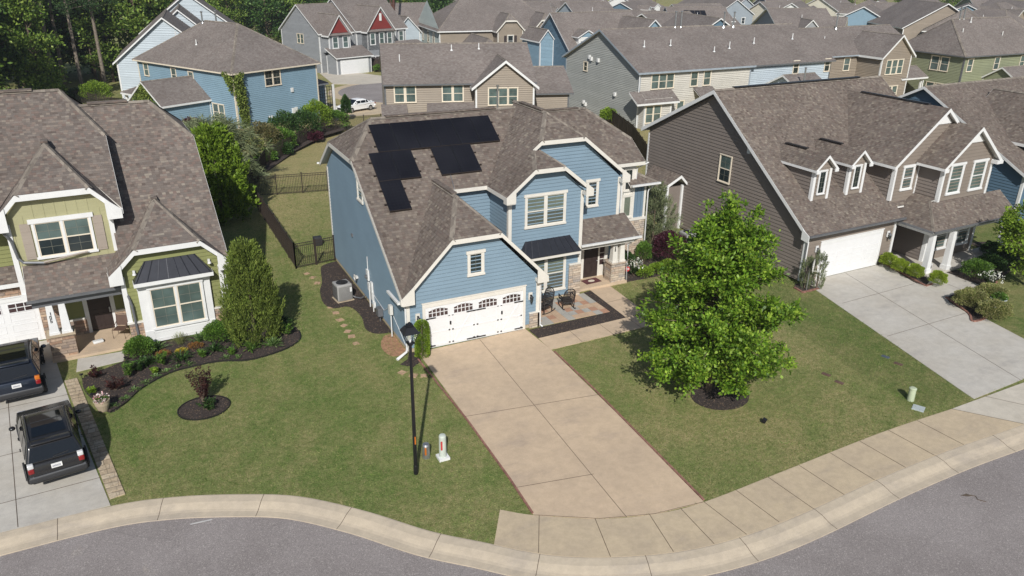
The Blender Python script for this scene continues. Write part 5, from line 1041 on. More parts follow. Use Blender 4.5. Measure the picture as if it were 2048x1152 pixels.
# taupe house at right rear
H=House('taupe_gabled_house','taupe two-storey house with a white-edged rear gable, left of the olive house',1.5,(85,72))
block(H,79.5,97,70.2,80,-.6,5.5,8.4,'u',M_tan,oh=.45,tm=M_bluegrey,fh=.16); block(H,86.3,91.6,66.6,72,-.6,5.5,8.1,'v',M_tan,oh=.4,fh=.26)
for a in (87.2,88.25,89.3): H.window((0,66.58),(1,0),a,3.4,.9,1.7,1,(2,4),M_glasst,**sw)
for a in (87.0,88.05,89.1): H.window((0,66.58),(1,0),a,.2,.9,1.7,1,(2,4),M_glasst,**sw)
for a in (92.3,93.5): H.window((0,70.18),(1,0),a,3.6,1.0,1.5,1,(2,4),M_glasst,**sw)
H.window((0,70.18),(1,0),83.9,3.6,1.0,1.5,1,(2,4),M_glasst,**sw); block(H,90.9,95.2,66.8,70.2,-.6,2.7,3.9,'u',M_tan,oh=.35,walls='')
for x in (91.1,95.0): c=MB(); c.box(x-.1,66.9,-.5,x+.1,67.1,2.7); H.fin(c,'porch_post',M_white)
pipes(H,[(83,73,6.9,.6),(92.5,73.4,7.1,.6)]); flues(H,[(86.5,74.5,8.2,1.8)]); done(H)
H=House('olive_house','olive green two-storey house at the right, shaded on its left wall',0,(102,72))
block(H,94.9,112,65.3,75,-.6,5.6,9.6,'u',M_olive,oh=.45,hip=(3.2,3.2),tm=M_grayg,fh=.15); 
for a in (95.6,100.8,106): H.window((0,65.28),(1,0),a,3.7,.95,1.5,1,(1,2),M_glasst,**sw)
for a in (-69.8,-68.4): H.window((94.88,0),(0,-1),a,3.5,1.1,1.7,1,(1,2),M_glasst,**sw); H.window((94.88,0),(0,-1),a,.2,1.1,1.7,1,(1,2),M_glasst,**sw)
for a in (95.4,97.0): H.window((0,65.28),(1,0),a,.6,.9,1.0,1,(1,2),M_glasst,**sw)
block(H,99.3,104,60.5,65.3,-.5,2.7,4.4,'u',M_olive,oh=.35)
pipes(H,[(97.5,68.2,8.0,.6),(104.5,67.5,7.5,.6),(100.5,69.5,9.2,.6)]); flues(H,[(99,70.1,9.4,1.5),(99.8,70.1,9.4,1.5)]); done(H)
H=House('wide_taupe_house','wide taupe house with a broad low gable, behind the taupe and olive ones',-25,(86,160))
block(H,78.5,93.5,156,172,-2,4.4,8.9,'v',M_tan,oh=.5); H.window((0,155.98),(1,0),89,2.6,1.6,1.6,2,(1,2),M_glasst,**sw); done(H)
# ---- the rows of far roofs ----
FAR=[(87.1,107.5),(95.3,127.4),(115.7,115.1),(145.9,102.4),(99.6,144.9),(115.0,143.5),(132.9,128.7),(147.4,126.3),(169.1,112.6),(103.7,170.0),(127.5,158.9),(151.0,150.3),(170.1,135.0),(195.6,128.4),(98.3,187.8),(121.1,177.7),(147.7,172.6),(162.0,169.0),(187.4,160.3),(204.9,143.5),(220.8,142.2),(100.0,206.1),(113.3,201.3),(134.4,190.6),(161.8,185.5),(176.4,182.7),(188.2,174.6),(202.8,169.7),(220.8,169.0),(235.7,160.1),(128.3,212.7),(141.3,208.5),(163.5,199.9),(80,190),(92,222),(88,172)]
CN=[('deep blue',M_nv),('white',M_white_s),('storm grey',M_stor),('pale blue',M_pale),('cream',M_cream_s),('taupe',M_tan),('slate grey',M_grey),('olive',M_olive),('pale grey-green',M_mint),('dusty blue',M_skyb)]
_o=sorted(range(len(FAR)),key=lambda i:(round(FAR[i][1]*.88+FAR[i][0]*.42)//28,FAR[i][0])); ORD={}
_rows={}
for i in _o: _rows.setdefault(round(FAR[i][1]*.88+FAR[i][0]*.42)//28,[]).append(i)
_nm=['nearest','second nearest','third nearest','fourth nearest','fifth nearest','sixth nearest','farthest'];_od=['first','second','third','fourth','fifth','sixth','seventh','eighth','ninth','tenth']
for r,k in enumerate(sorted(_rows)):
    for j,i in enumerate(_rows[k]): ORD[i]=_od[min(j,9)]+' from the left in the '+_nm[min(r,6)]+' far row'
rf_=random.Random(21); cols=[0,5,6,3,1,2,4,9,8,2,3,1,6,5,3,0,2,4,1,9,5,8,1,3,2,6,4,0,2,7,5,1,3,2,6,3]
for i,(x,y) in enumerate(FAR):
    cn,cm=CN[cols[i]]; yaw=rf_.choice((-20,-8,3,12,24,35)); g=gz(y)
    feat=('with its gable toward the street','with a pair of front gables','with a low side wing','with a white-trimmed dormer')[i%4]
    zone='in the middle rows' if y<150 else 'in the far rows' if y<185 else 'in the farthest rows'
    H=House(CN[cols[i]][0].replace(' ','_').replace('-','_')+'_far_house', f'distant {cn} house, {ORD[i]}' ,yaw,(0,0),group='distant houses of the subdivision'); 
    c,s_=math.cos(H.yaw),math.sin(H.yaw); u=x*c+y*s_; v=-x*s_+y*c; H.b=Vector((u,v,g)); H.e.location=(x,y,g)
    w=rf_.uniform(5.2,6.6); d=rf_.uniform(5.5,7); eh=g+rf_.uniform(5.0,5.8); rh=eh+rf_.uniform(3.0,4.0); ax='v' if i%4==0 else 'u'
    block(H,u-w,u+w,v-d,v+d,g-.5,eh,rh,ax,cm,oh=.4,lap=False,hip=(4,4) if i%5==3 else (0,0),corner=False)
    k=rf_.uniform(-2,2)
    if i%4==1:
        for e in (-3,2.8): block(H,u+e-1.9,u+e+1.9,v-d-1.2,v-d+3,g,eh,eh+2,'v',rf_.choice((cm,M_white_s)),oh=.3,lap=False,corner=False)
    elif i%4==2: block(H,u+w,u+w+4,v-d+1,v+d-3,g-.5,g+3.2,g+5.6,'u',cm,oh=.3,lap=False,corner=False); block(H,u+k-2,u+k+2,v-d-1,v-d+3,g,eh,eh+2.2,'v',cm,oh=.3,lap=False,corner=False)
    elif i%4==3: block(H,u+k-1.1,u+k+1.1,v-d+1,v-d+4,eh,eh+1.6,eh+2.5,'v',M_white_s,oh=.2,lap=False,corner=False)
    for e in (-w*.6,-w*.15,w*.4):
        H.window((0,v-d-.0),(1,0),u+e,g+3.4,.9,1.5,1,(1,2),M_glass,trim=.12)
    if i in (5,12,18,25):
        m=MB()
        for q in range(4):
            for r in range(2):
                if ax=='u':
                    sl_=(rh-eh)/(d+.4); y0=v-d+.6+r*1.9; y1=y0+1.8; P=lambda a,b:(a,b,eh+(b-(v-d-.4))*sl_+.12); m.poly([P(u-3+q*1.2,y0),P(u-3+q*1.2+1.1,y0),P(u-3+q*1.2+1.1,y1),P(u-3+q*1.2,y1)])
        if m.f: H.fin(m,'solar_array',M_cell)
    pipes(H,[(u+k,v-d*.5,eh+(rh-eh)*.55,.7)])
    done(H)
FARN=len(FAR)
# poles and power lines
def pole(x,y,h,r,label,mat): m=MB(); z=gz(y); m.tube([(x,y,z-.5),(x,y,z+h)],[r,r*.7],8); o=m.build('utility_pole',mat); tag(o,label,'utility pole'); return o
M_rust=plain('weathered_steel',(.085,.035,.025),.7,var=.3); M_wood=plain('grey_wood_pole',(.16,.13,.10),.9,var=.3)
pr=empty('steel_pole_frame',(47.5,146,gz(146)),0,'brown weathered steel double pole standing behind the red-gabled house','utility pole'); m=MB(); m.tube([(.4,0,-.5),(.2,0,20)],[.3,.22],8); m.build('pole',M_rust,pr); m=MB(); m.tube([(-1.3,0.2,-.5),(-.9,.1,20)],[.22,.2],8); m.build('pole',M_rust,pr); m=MB(); m.beam((.4,0,2.2),(-1.1,0,2.2),.25,.15); m.build('cross_brace',M_rust,pr); m=MB(); m.beam((.3,0,9),(-1.0,0,13),.2,.2); m.build('cross_brace',M_rust,pr)
def wire(name,pts,label): 
    m=MB(); 
    for a,b in zip(pts,pts[1:]):
        a=Vector(a);b=Vector(b); q=[a.lerp(b,k/8)+Vector((0,0,-1.5*4*(k/8)*(1-k/8))) for k in range(9)]; m.tube(q,.05,4,False)
    o=m.build(name,M_grayg); tag(o,label,'power line','power lines over the far roofs'); return o
pole(300,150,13,.2,'grey wooden utility pole at the far right above the roofs',M_wood); pole(120,262,14,.2,'grey wooden utility pole far off in the middle of the tree line',M_wood); pole(12,190,15,.2,'grey wooden utility pole in the woods beyond the light blue house',M_wood)
for k in range(4): wire('power_line',[(12,190+k*.6,10.5+k*.8),(120,262+k*.6,9.5+k*.8),(300,150+k*.6,8.5+k*.8)],('lowest','second lowest','second highest','highest')[k]+' of the four power lines strung across the far roofs')
# ---------------- plants ----------------
import numpy as np
def leafmat(name,c0,c1,c2,trans=.3,rough=.5,spec=.35):
    m=bpy.data.materials.new(name); m.use_nodes=True; t=m.node_tree; b=t.nodes['Principled BSDF']; o=t.nodes['Material Output']
    g=N(t,'NewGeometry'); r=g.outputs['Random Per Island']; c=ramp(t,r,[(0,c0),(.5,c1),(1,c2)])
    n=noise(t,g.outputs['Position'],1.5,3); c=hsvv(t,c,v=rampv(t,n,.3,.7,.7,1.3))
    L(t,c,b.inputs['Base Color']); b.inputs['Roughness'].default_value=rough; b.inputs['Specular IOR Level'].default_value=spec
    tr=N(t,'BsdfTranslucent'); L(t,c,tr.inputs[0]); mx=N(t,'MixShader'); mx.inputs[0].default_value=trans; L(t,b.outputs[0],mx.inputs[1]); L(t,tr.outputs[0],mx.inputs[2]); L(t,mx.outputs[0],o.inputs[0]); return m
ML_oak=leafmat('oak_leaf',(.065,.14,.012),(.14,.26,.02),(.30,.42,.05)); ML_jun=leafmat('juniper_spray',(.07,.11,.018),(.14,.19,.03),(.23,.28,.055),.25,.7)
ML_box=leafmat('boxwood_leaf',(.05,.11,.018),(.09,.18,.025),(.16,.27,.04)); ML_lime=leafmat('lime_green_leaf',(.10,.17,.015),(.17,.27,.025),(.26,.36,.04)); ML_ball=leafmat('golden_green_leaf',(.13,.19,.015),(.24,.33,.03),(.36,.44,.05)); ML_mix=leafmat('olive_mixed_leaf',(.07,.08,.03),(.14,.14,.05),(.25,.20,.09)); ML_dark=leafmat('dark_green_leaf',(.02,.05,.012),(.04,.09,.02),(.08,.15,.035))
ML_purp=leafmat('purple_leaf',(.03,.008,.014),(.06,.014,.024),(.10,.03,.045),.15); ML_red=leafmat('bronze_red_leaf',(.02,.008,.009),(.045,.014,.014),(.085,.03,.024),.12); ML_feath=leafmat('grey_green_needle',(.09,.12,.05),(.17,.20,.10),(.27,.30,.16),.2,.7)
ML_wood=leafmat('woodland_leaf',(.06,.12,.016),(.15,.24,.035),(.28,.36,.07)); ML_woodd=leafmat('dark_woodland_leaf',(.022,.06,.014),(.06,.135,.028),(.14,.23,.05)); ML_pine=leafmat('pine_needle',(.018,.05,.014),(.035,.08,.022),(.075,.13,.04),.1,.7)
ML_yel=leafmat('golden_leaf',(.30,.22,.02),(.42,.33,.03),(.5,.42,.06)); ML_brn=leafmat('rusty_leaf',(.16,.07,.02),(.26,.12,.03),(.32,.2,.06)); ML_hyd=leafmat('variegated_leaf',(.10,.15,.03),(.24,.25,.08),(.42,.38,.18)); ML_hosta=leafmat('hosta_leaf',(.06,.13,.03),(.12,.21,.05),(.25,.33,.14))
ML_flw=leafmat('white_petal',(.6,.6,.5),(.75,.74,.66),(.8,.8,.76),.2); ML_pink=leafmat('pink_white_petal',(.6,.2,.22),(.75,.6,.58),(.8,.78,.74),.2); ML_grs=leafmat('ornamental_grass_blade',(.10,.14,.03),(.18,.21,.06),(.30,.30,.12),.2)
M_bark=plain('grey_brown_bark',(.14,.105,.075),.95,var=.35,scale=8,bmp=.03); M_barkp=plain('pine_bark',(.20,.165,.13),.95,var=.35,scale=5,bmp=.03)
def leaves(name,C,D,Uv,Ln,Wd,mat,parent=None,fold=.0,tag_=None):
    """one mesh of kite-shaped leaves: C base points, D directions, Uv side vectors"""
    n=len(C); Ln=np.broadcast_to(np.asarray(Ln,float),(n,)).reshape(-1,1); Wd=np.broadcast_to(np.asarray(Wd,float),(n,)).reshape(-1,1)
    D=D/np.maximum(np.linalg.norm(D,axis=1,keepdims=True),1e-6); Uv=Uv-D*(D*Uv).sum(1,keepdims=True); Uv/=np.maximum(np.linalg.norm(Uv,axis=1,keepdims=True),1e-6)
    V=np.stack([C,C+D*Ln*.55+Uv*Wd*.5,C+D*Ln,C+D*Ln*.45-Uv*Wd*.5],1).reshape(-1,3)
    me=bpy.data.meshes.new(name); me.vertices.add(4*n); me.vertices.foreach_set('co',V.astype(np.float32).ravel()); me.loops.add(4*n); me.loops.foreach_set('vertex_index',np.arange(4*n,dtype=np.int32)); me.polygons.add(n); me.polygons.foreach_set('loop_start',np.arange(0,4*n,4,dtype=np.int32)); me.polygons.foreach_set('loop_total',np.full(n,4,dtype=np.int32)); me.update(calc_edges=True); me.validate()
    me.materials.append(mat); o=bpy.data.objects.new(name,me); COL.objects.link(o); o.parent=parent; return o
def rv(q,n): v=q.normal(size=(n,3)); return v/np.linalg.norm(v,axis=1,keepdims=True)
def clusters(q,P,k,spread,out,upb=.6,Ln=.16,Wd=.09,rnd_=.9):
    """k leaves around each point of P, pointing away from centre"""
    n=len(P)*k; B=np.repeat(P,k,0); off=q.normal(size=(n,3))*spread; C=B+off; D=rv(q,n)*rnd_+off/spread*.5+np.repeat(out,k,0)*.5; D[:,2]+=upb*.3
    U=rv(q,n); U[:,2]*=.35; return C,D,U,q.uniform(.7,1.3,n)*Ln,q.uniform(.7,1.3,n)*Wd
def oak(loc):
    q=np.random.RandomState(4); r_=empty('oak_tree',(loc[0],loc[1],0),0,'big bright green young oak standing in a mulch ring on the front lawn','tree')
    H_=8.3; tk=MB(); pts=[(0,0,-.1),(.03,.02,1.2),(-.02,.05,2.8),(.05,0,4.6),(0,.03,6.4),(.02,0,7.9)]; tk.tube(pts,[.17,.14,.115,.08,.045,.012],10)
    lp=[];lo=[]
    prof=[(0.5,1.8),(1.0,2.6),(2.0,3.2),(3.0,3.2),(4.0,2.75),(5.0,2.35),(6.0,1.85),(7.0,1.35),(7.8,.95),(8.2,.5)]
    def R_(z):
        for (a,b),(c,d) in zip(prof,prof[1:]):
            if z<=c: return b+(d-b)*max(0,(z-a))/(c-a)
        return .15
    nl=104
    for i in range(nl):
        z=.55+(7.7-.55)*((i+.5)/nl)**.92; az=i*2.39996+q.uniform(-.45,.45); Lr=R_(z)*q.uniform(.7,1.14)
        z0=z*.86+.2; d=np.array([math.cos(az),math.sin(az),0]); tip=d*Lr+np.array([0,0,z+q.uniform(-.15,.35)])
        mid=d*Lr*.5+np.array([0,0,(z0+z)/2+.12]); tk.tube([(0,0,z0),tuple(mid),tuple(tip)],[.035+.02*(1-z/8),.02,.006],5,False)
        m=int(6+Lr*7.2)
        for k in range(m):
            t=q.uniform(.22,1.02); side=np.cross(d,[0,0,1])*q.normal()*.085*Lr*(1.35-.5*t); p=d*Lr*t+np.array([0,0,z0+(tip[2]-z0)*t+q.normal()*.10+.05])+side
            lp.append(p); lo.append(d*.8+np.array([0,0,.5]))
    for k in range(26): lp.append(np.array([q.normal()*.18,q.normal()*.18,q.uniform(7.4,8.35)])); lo.append(np.array([0,0,1.]))
    C,D,U,l,w=clusters(q,np.array(lp),25,.095,np.array(lo),.6,.15,.1,1.0)
    tk.build('trunk',M_bark,r_); leaves('crown',C,D,U,l,w,ML_oak,r_); return r_
oak((20.06,21.75))
mb=MB(); mb.prism([(20.2+1.25*math.cos(a*.2618),21.2+1.05*math.sin(a*.2618)) for a in range(24)],.0,.03); mb.build('mulch_ring',M_mulch,kind='structure')
def cone_evergreen(name,loc,h,r,label,mat,seed=1,n=7000,cat='shrub',Ln=.2,Wd=.05,shape=1.0,lean=0,upw=1.4,group=None,bot=.0,lump=.25):
    q=np.random.RandomState(seed); e=empty(name,loc,0,label,cat,group)
    t=MB(); t.tube([(0,0,-.05),(0,0,h*.5),(0,0,h*.9)],[.035*h/2+.02,.02*h/2,.01],7)
    # upright sprays grouped in plumes
    m=int(n/34); z=h*q.uniform(bot,1,m)**1.0; az=q.uniform(0,6.283,m); k=np.clip(1-(z/h),0,1); R_=r*np.where(z/h<.25,.75+(z/h),1.0)*np.power(k,.62*shape)*(1+lump*q.normal(size=m)*.5)+.03
    rr=R_*np.sqrt(q.uniform(.45,1,m)); P=np.stack([rr*np.cos(az),rr*np.sin(az),z],1); O=np.stack([np.cos(az)*.55,np.sin(az)*.55,np.full(m,upw)],1)
    nn=34; B=np.repeat(P,nn,0); OO=np.repeat(O,nn,0); s=q.uniform(0,1,len(B)).reshape(-1,1); pl=h*.11; C=B+OO*s*pl+q.normal(size=B.shape)*(.045*r/.8+.012)*(1.15-s); D=OO+q.normal(size=B.shape)*.45
    leaves('foliage',C,D,rv(q,len(B)),q.uniform(.6,1.3,len(B))*Ln,Wd,mat,e); t.build('trunk',M_bark,e); return e
def bush(name,loc,rx,rz,label,mat,seed=1,n=2600,Ln=.08,Wd=.05,cat='shrub',group=None,ry=None,flat=0,twig=.06,flowers=None,stem=True):
    q=np.random.RandomState(seed); e=empty(name,loc,0,label,cat,group); ry=ry or rx
    v=rv(q,n); v[:,2]=np.where(v[:,2]<-.35,-v[:,2],v[:,2]); lob=1+.10*np.sin(v[:,0]*7+seed)*np.cos(v[:,1]*6+seed*2)+.07*np.sin(v[:,2]*9+v[:,0]*5); rr=q.uniform(.25,1.0,n)**.45*lob
    C=np.stack([v[:,0]*rx*rr,v[:,1]*ry*rr,rz*.92+v[:,2]*rz*rr],1); C[:,2]=np.maximum(C[:,2],.02); D=v+rv(q,n)*.75; D[:,2]+=.35
    leaves('foliage',C,D,rv(q,n),q.uniform(.7,1.35,n)*Ln,q.uniform(.7,1.3,n)*Wd,mat,e)
    if stem:
        t=MB()
        for k in range(7): a=k*.9; t.tube([(0,0,-.03),(rx*.35*math.cos(a),ry*.35*math.sin(a),rz*.7),(rx*.7*math.cos(a),ry*.7*math.sin(a),rz*1.25)],[twig*.4,twig*.25,.006],5,False)
        t.build('stems',M_bark,e)
    if flowers is not None:
        f=40; v=rv(q,f); v[:,2]=abs(v[:,2]); P=np.stack([v[:,0]*rx*1.02,v[:,1]*ry*1.02,rz*.92+v[:,2]*rz*1.05],1); C,D,U,l,w=clusters(q,P,7,.025,v,.3,.07,.06); leaves('flowers',C,D,U,l,w,flowers,e)
    return e
def tuft(name,loc,r,h,label,mat,seed=1,n=60,Wd=.06,cat='plant',group=None,spread=1.0,flowers=None):
    """rosette of long arching leaves"""
    q=np.random.RandomState(seed); e=empty(name,loc,0,label,cat,group); az=q.uniform(0,6.283,n); tl=q.uniform(.2,1.0,n)*spread
    C0=np.stack([q.normal(size=n)*r*.12,q.normal(size=n)*r*.12,np.full(n,.01)],1); D=np.stack([np.cos(az)*tl*r,np.sin(az)*tl*r,h*(1.05-.55*tl)],1); 
    U=np.stack([-np.sin(az),np.cos(az),np.zeros(n)],1); ln=np.linalg.norm(D,axis=1)
    C1=C0+D*.72; D1=D*.6; D1[:,2]-=h*.45*tl
    leaves('foliage',np.concatenate([C0,C1]),np.concatenate([D,D1]),np.concatenate([U,U]),np.concatenate([ln*.95,ln*.5]),Wd,mat,e)
    if flowers is not None: P=np.stack([q.normal(size=8)*r*.4,q.normal(size=8)*r*.4,h*q.uniform(.9,1.15,8)],1); C,D,U,l,w=clusters(q,P,9,.02,P*0,.3,.05,.045); leaves('flowers',C,D,U,l,w,flowers,e)
    return e
def leafy(name,loc,r,h,label,mat,seed=1,n=420,Ln=.14,Wd=.07,cat='plant',group=None,flowers=None,st=9):
    """upright many-stemmed plant with leaves along its stems"""
    q=np.random.RandomState(seed); e=empty(name,loc,0,label,cat,group); t=MB(); C=[];D=[]
    for s in range(st):
        a=q.uniform(0,6.283); tip=np.array([math.cos(a)*r*q.uniform(.3,.95),math.sin(a)*r*q.uniform(.3,.95),h*q.uniform(.7,1.05)]); t.tube([(0,0,-.02),tuple(tip*.5+np.array([0,0,h*.08])),tuple(tip)],[.012+.006*h,.009,.003],4,False)
        for k in range(n//st): u=q.uniform(.2,1.0); b=q.uniform(0,6.283); C.append(tip*u+q.normal(size=3)*.02*max(r,h)+np.array([0,0,.03])); D.append([math.cos(b),math.sin(b),q.uniform(-.1,.9)])
    C=np.array(C);D=np.array(D); leaves('foliage',C,D,np.cross(D,[0,0,1.])+rv(q,len(C))*.3,q.uniform(.6,1.2,len(C))*Ln,Wd,mat,e); t.build('stems',M_bark,e)
    if flowers is not None: P=np.stack([q.normal(size=26)*r*.5,q.normal(size=26)*r*.5,h*q.uniform(.75,1.08,26)],1); C,D,U,l,w=clusters(q,P,8,.025,P*0,.3,.07,.06); leaves('flowers',C,D,U,l,w,flowers,e)
    return e
def W(*p,yaw=2.7): return (*loc(yaw,[p[:2]])[0],0)
# ---- mulch beds ----
def bed(name,pts,label=None,z=.03,mat=None): mb=MB(); mb.prism(pts,-.02,z+.0); return mb.build(name,mat or M_mulch,kind='structure')
bed('mulch_bed',cr(A_((-1.75,33.9),(-1.72,32.84),(-1.35,31.5),(-.9,30.45),(-.3,30.95),(.4,31.9),(1.56,32.7),(2.6,32.85),(3.62,32.8),(4.7,32.35),(5.7,32.4),(6.7,32.75),(7.3,33.35),(7.45,34.2),(7.3,34.9),(5.9,35.6)),4)+A_((4.65,36.1),(4.0,35.9),(.5,35.9),(-.05,35.7),(-.02,34.8)))
mb=MB(); P=cr(A_((-.9,30.43),(-.3,30.93),(.4,31.88),(1.56,32.68),(2.6,32.82),(3.62,32.77),(4.7,32.32),(5.7,32.37),(6.7,32.72),(7.33,33.33),(7.48,34.2)),5)
for a,b in zip(P,P[1:]): mb.beam((*a,.03),(*b,.03),.03,.09)
tag(mb.build('bed_edging',M_dark),'thin dark edging strip between the left lawn and the flower bed','bed edging')
c=W(2.37,29.1); mb=MB(); rg=[(c[0]+.98*math.cos(a*.2244),c[1]+.86*math.sin(a*.2244)) for a in range(28)]; mb.prism(rg,-.02,.03); mb.build('mulch_ring',M_mulch,kind='structure'); mb=MB()
for a,b in zip(rg,rg[1:]+rg[:1]): mb.beam((*a,.03),(*b,.03),.03,.08)
tag(mb.build('bed_edging',M_dark),'dark edging around the round mulch bed of the red-leaved tree','bed edging')
bed('mulch_bed',cr([(9.83,42.8),(8.9,42.4),(8.6,41.5),(8.3,40),(7.9,38.8),(7.7,37.2),(8.0,36.4),(8.8,36.2),(9.0,34.8),(8.8,33.4),(9.1,32.7),(9.84,32.5)],4)); bed('mulch_bed',[(9.85,30.15),(10.25,30.1),(10.1,29.2),(9.6,28.85),(9.15,29.3),(9.6,29.6)])
bed('bare_soil',cr([(9.84,32.4),(9.3,32.2),(8.9,31.2),(9.1,30.2),(9.84,30.2)],4),mat=M_dirt,z=.012)
bed('mulch_bed',[(23.5,33.05),(25.6,33.0),(27.2,33.6),(28.6,34.4),(28.4,36.0),(26.5,35.8),(23.5,35.8)]); 
bed('mulch_bed',B_((32.2,27.65),(32.1,26.95),(33.3,26.95),(33.3,28.0),(32.6,28.0))); bed('mulch_bed',B_((39.85,27.95),(40.2,27.95),(40.2,25.45),(39.7,24.9),(38.95,24.55),(38.9,25.2))); bed('mulch_bed',cr(B_((41.95,25.4),(41.8,24.2),(41.6,23.15),(38.55,23.05),(37.7,21.2),(37.0,20.55),(38.2,20.6),(39.6,21.9),(41.2,22.6),(43.2,23.3),(46,24),(49,25.2),(50,27),(47.9,28),(47.8,25.5)),3))
def bricks(name,P,label):
    m=MB()
    for a,b in zip(P,P[1:]):
        n=max(1,int(math.dist(a,b)/.22))
        for k in range(n): f0=k/n;f1=(k+.9)/n; m.beam((a[0]+(b[0]-a[0])*f0,a[1]+(b[1]-a[1])*f0,.035),(a[0]+(b[0]-a[0])*f1,a[1]+(b[1]-a[1])*f1,.035),.1,.09)
    tag(m.build(name,M_brickedge),label,'brick edging')
bricks('brick_edging',B_((32.2,27.65),(32.1,26.95),(33.3,26.95)),'red brick edging around the dish and cypress bed of the brown house')
bricks('brick_edging',B_((39.8,27.95),(38.95,24.55),(39.6,24.6)),'red brick edging beside the four round shrubs of the brown house')
bricks('brick_edging',cr(B_((38.55,23.05),(37.7,21.2),(37.0,20.5),(38.2,20.55),(39.6,21.85),(41.2,22.55),(43.2,23.2)),4),'curving red brick edging around the hydrangea bed at right')
bed('mulch_bed',[(7.9,60.5),(9.9,65.2),(13.5,71.5),(17.2,76.6),(20.2,79.0),(19.4,81.5),(15.5,79),(11.5,74.5),(8.2,69),(6,64)])
bed('mulch_bed',loc(20,[(83.0,112.9),(86.9,112.9),(87.4,110.6),(83.0,110.9)]),z=-2.0)
# ---- left house planting ----
cone_evergreen('arborvitae',W(5.45,34.15),4.3,1.3,'tall olive green cone-shaped evergreen at the corner of the green house',ML_jun,3,30000,'evergreen',Ln=.14,Wd=.04,shape=.85,lump=.14)
bush('boxwood',W(.62,34.95),.62,.45,'round bright green boxwood left of the bay window, by the porch',ML_box,1,4200,.075,.05); bush('boxwood',W(3.95,34.85),.66,.48,'bright green boxwood right of the bay window, beside the cone evergreen',ML_box,2,4200,.075,.05)
r_=leafy('red_leaf_tree',W(2.42,29.5),.55,1.5,'small dark red-leaved tree in a round mulch ring on the left lawn',ML_red,5,1300,.1,.06,'tree',st=14); leafy('dark_groundcover',W(2.5,28.85),.42,.35,'low dark bushy plant at the foot of the small red-leaved tree',ML_dark,6,260,.14,.07)
sp=[(1.35,35.2,'tuft',.5,.38,ML_hosta,'spiky pale-green plant in front of the bay window, left side'),(2.35,35.3,'grs',.45,.55,ML_grs,'wispy grass clump under the middle of the bay window'),(3.15,35.2,'tuft',.5,.42,ML_hosta,'spiky pale-green plant in front of the bay window, right side'),
 (1.5,34.35,'brn',.35,.25,ML_brn,'rusty brown low clump in the middle of the left flower bed'),(2.25,34.3,'yel',.25,.22,ML_yel,'small golden plant in the middle of the left flower bed'),(2.9,34.6,'brn',.35,.2,ML_brn,'faded rusty groundcover behind the golden plant'),
 (1.4,33.55,'leaf',.38,.55,ML_box,'upright green leafy plant behind the bed edge, left of the golden one'),(2.15,33.7,'tuft',.55,.42,ML_dark,'dark green strappy clump in front of the golden plant'),(3.0,33.5,'leaf',.2,.35,ML_box,'small upright green plant near the bed edge'),(3.6,33.9,'tuft',.45,.38,ML_dark,'dark green strappy clump before the right boxwood'),
 (4.6,34.2,'tuft',.6,.55,ML_dark,'large dark green clump between right boxwood and cone evergreen'),(5.1,33.3,'tuft',.5,.35,ML_box,'low green clump at the foot of the cone evergreen, left'),(6.0,33.2,'tuft',.55,.4,ML_hosta,'low green clump at the foot of the cone evergreen, front'),(6.8,33.9,'leaf',.45,.6,ML_box,'leafy green plant right of the cone evergreen'),(7.0,34.5,'leaf',.4,.75,ML_dark,'taller leafy plant at the right end of the left flower bed'),(4.2,33.15,'leaf',.2,.3,ML_box,'tiny green seedling by the bed edge'),
 (.35,33.4,'leaf',.5,.55,ML_dark,'dark leafy plant below the left boxwood'),(-.05,33.0,'leaf',.35,.75,ML_box,'tall leafy green plant at the edge of the short walk'),(.75,33.9,'tuft',.5,.4,ML_dark,'dark strappy clump under the left boxwood'),(-1.25,33.7,'leaf',.42,.35,ML_red,'bronze-leaved low plant in the bed near the driveway'),(-.6,32.2,'leaf',.45,.5,ML_red,'dark red leafy plant behind the flower pot'),(-1.45,32.3,'leaf',.2,.25,ML_lime,'small lime green plant near the stone edging'),(1.0,32.95,'leaf',.2,.2,ML_lime,'small lime green tuft at the curve of the bed')]
for i,(u,v,k,r,h,m,lb) in enumerate(sp):
    if k=='leaf': leafy('leafy_plant',W(u,v),r,h,lb,m,30+i,360,.13,.07)
    elif k=='grs': tuft('grass_clump',W(u,v),r,h,lb,m,30+i,150,.012)
    elif k in('brn','yel'): bush('low_plant',W(u,v),r,h*.6,lb,m,30+i,500,.06,.03,'plant',stem=False)
    else: tuft('strappy_plant',W(u,v),r,h,lb,m,30+i,55,.07)
q=np.random.RandomState(9)
i=0
for (u,v) in [(-.75,30.75),(-.3,31.15),(.1,31.75),(.55,32.15),(1.0,32.5),(1.4,32.75),(1.9,32.9),(2.4,32.95),(3.9,32.85),(4.4,32.6)]:
    tuft('edging_hosta',W(u,v+.12),.26,.14,'low yellow-green edging plant in the row along the bed edge of the left lawn',ML_hosta,60+i,26,.05,group='edging plants along the left bed'); i+=1
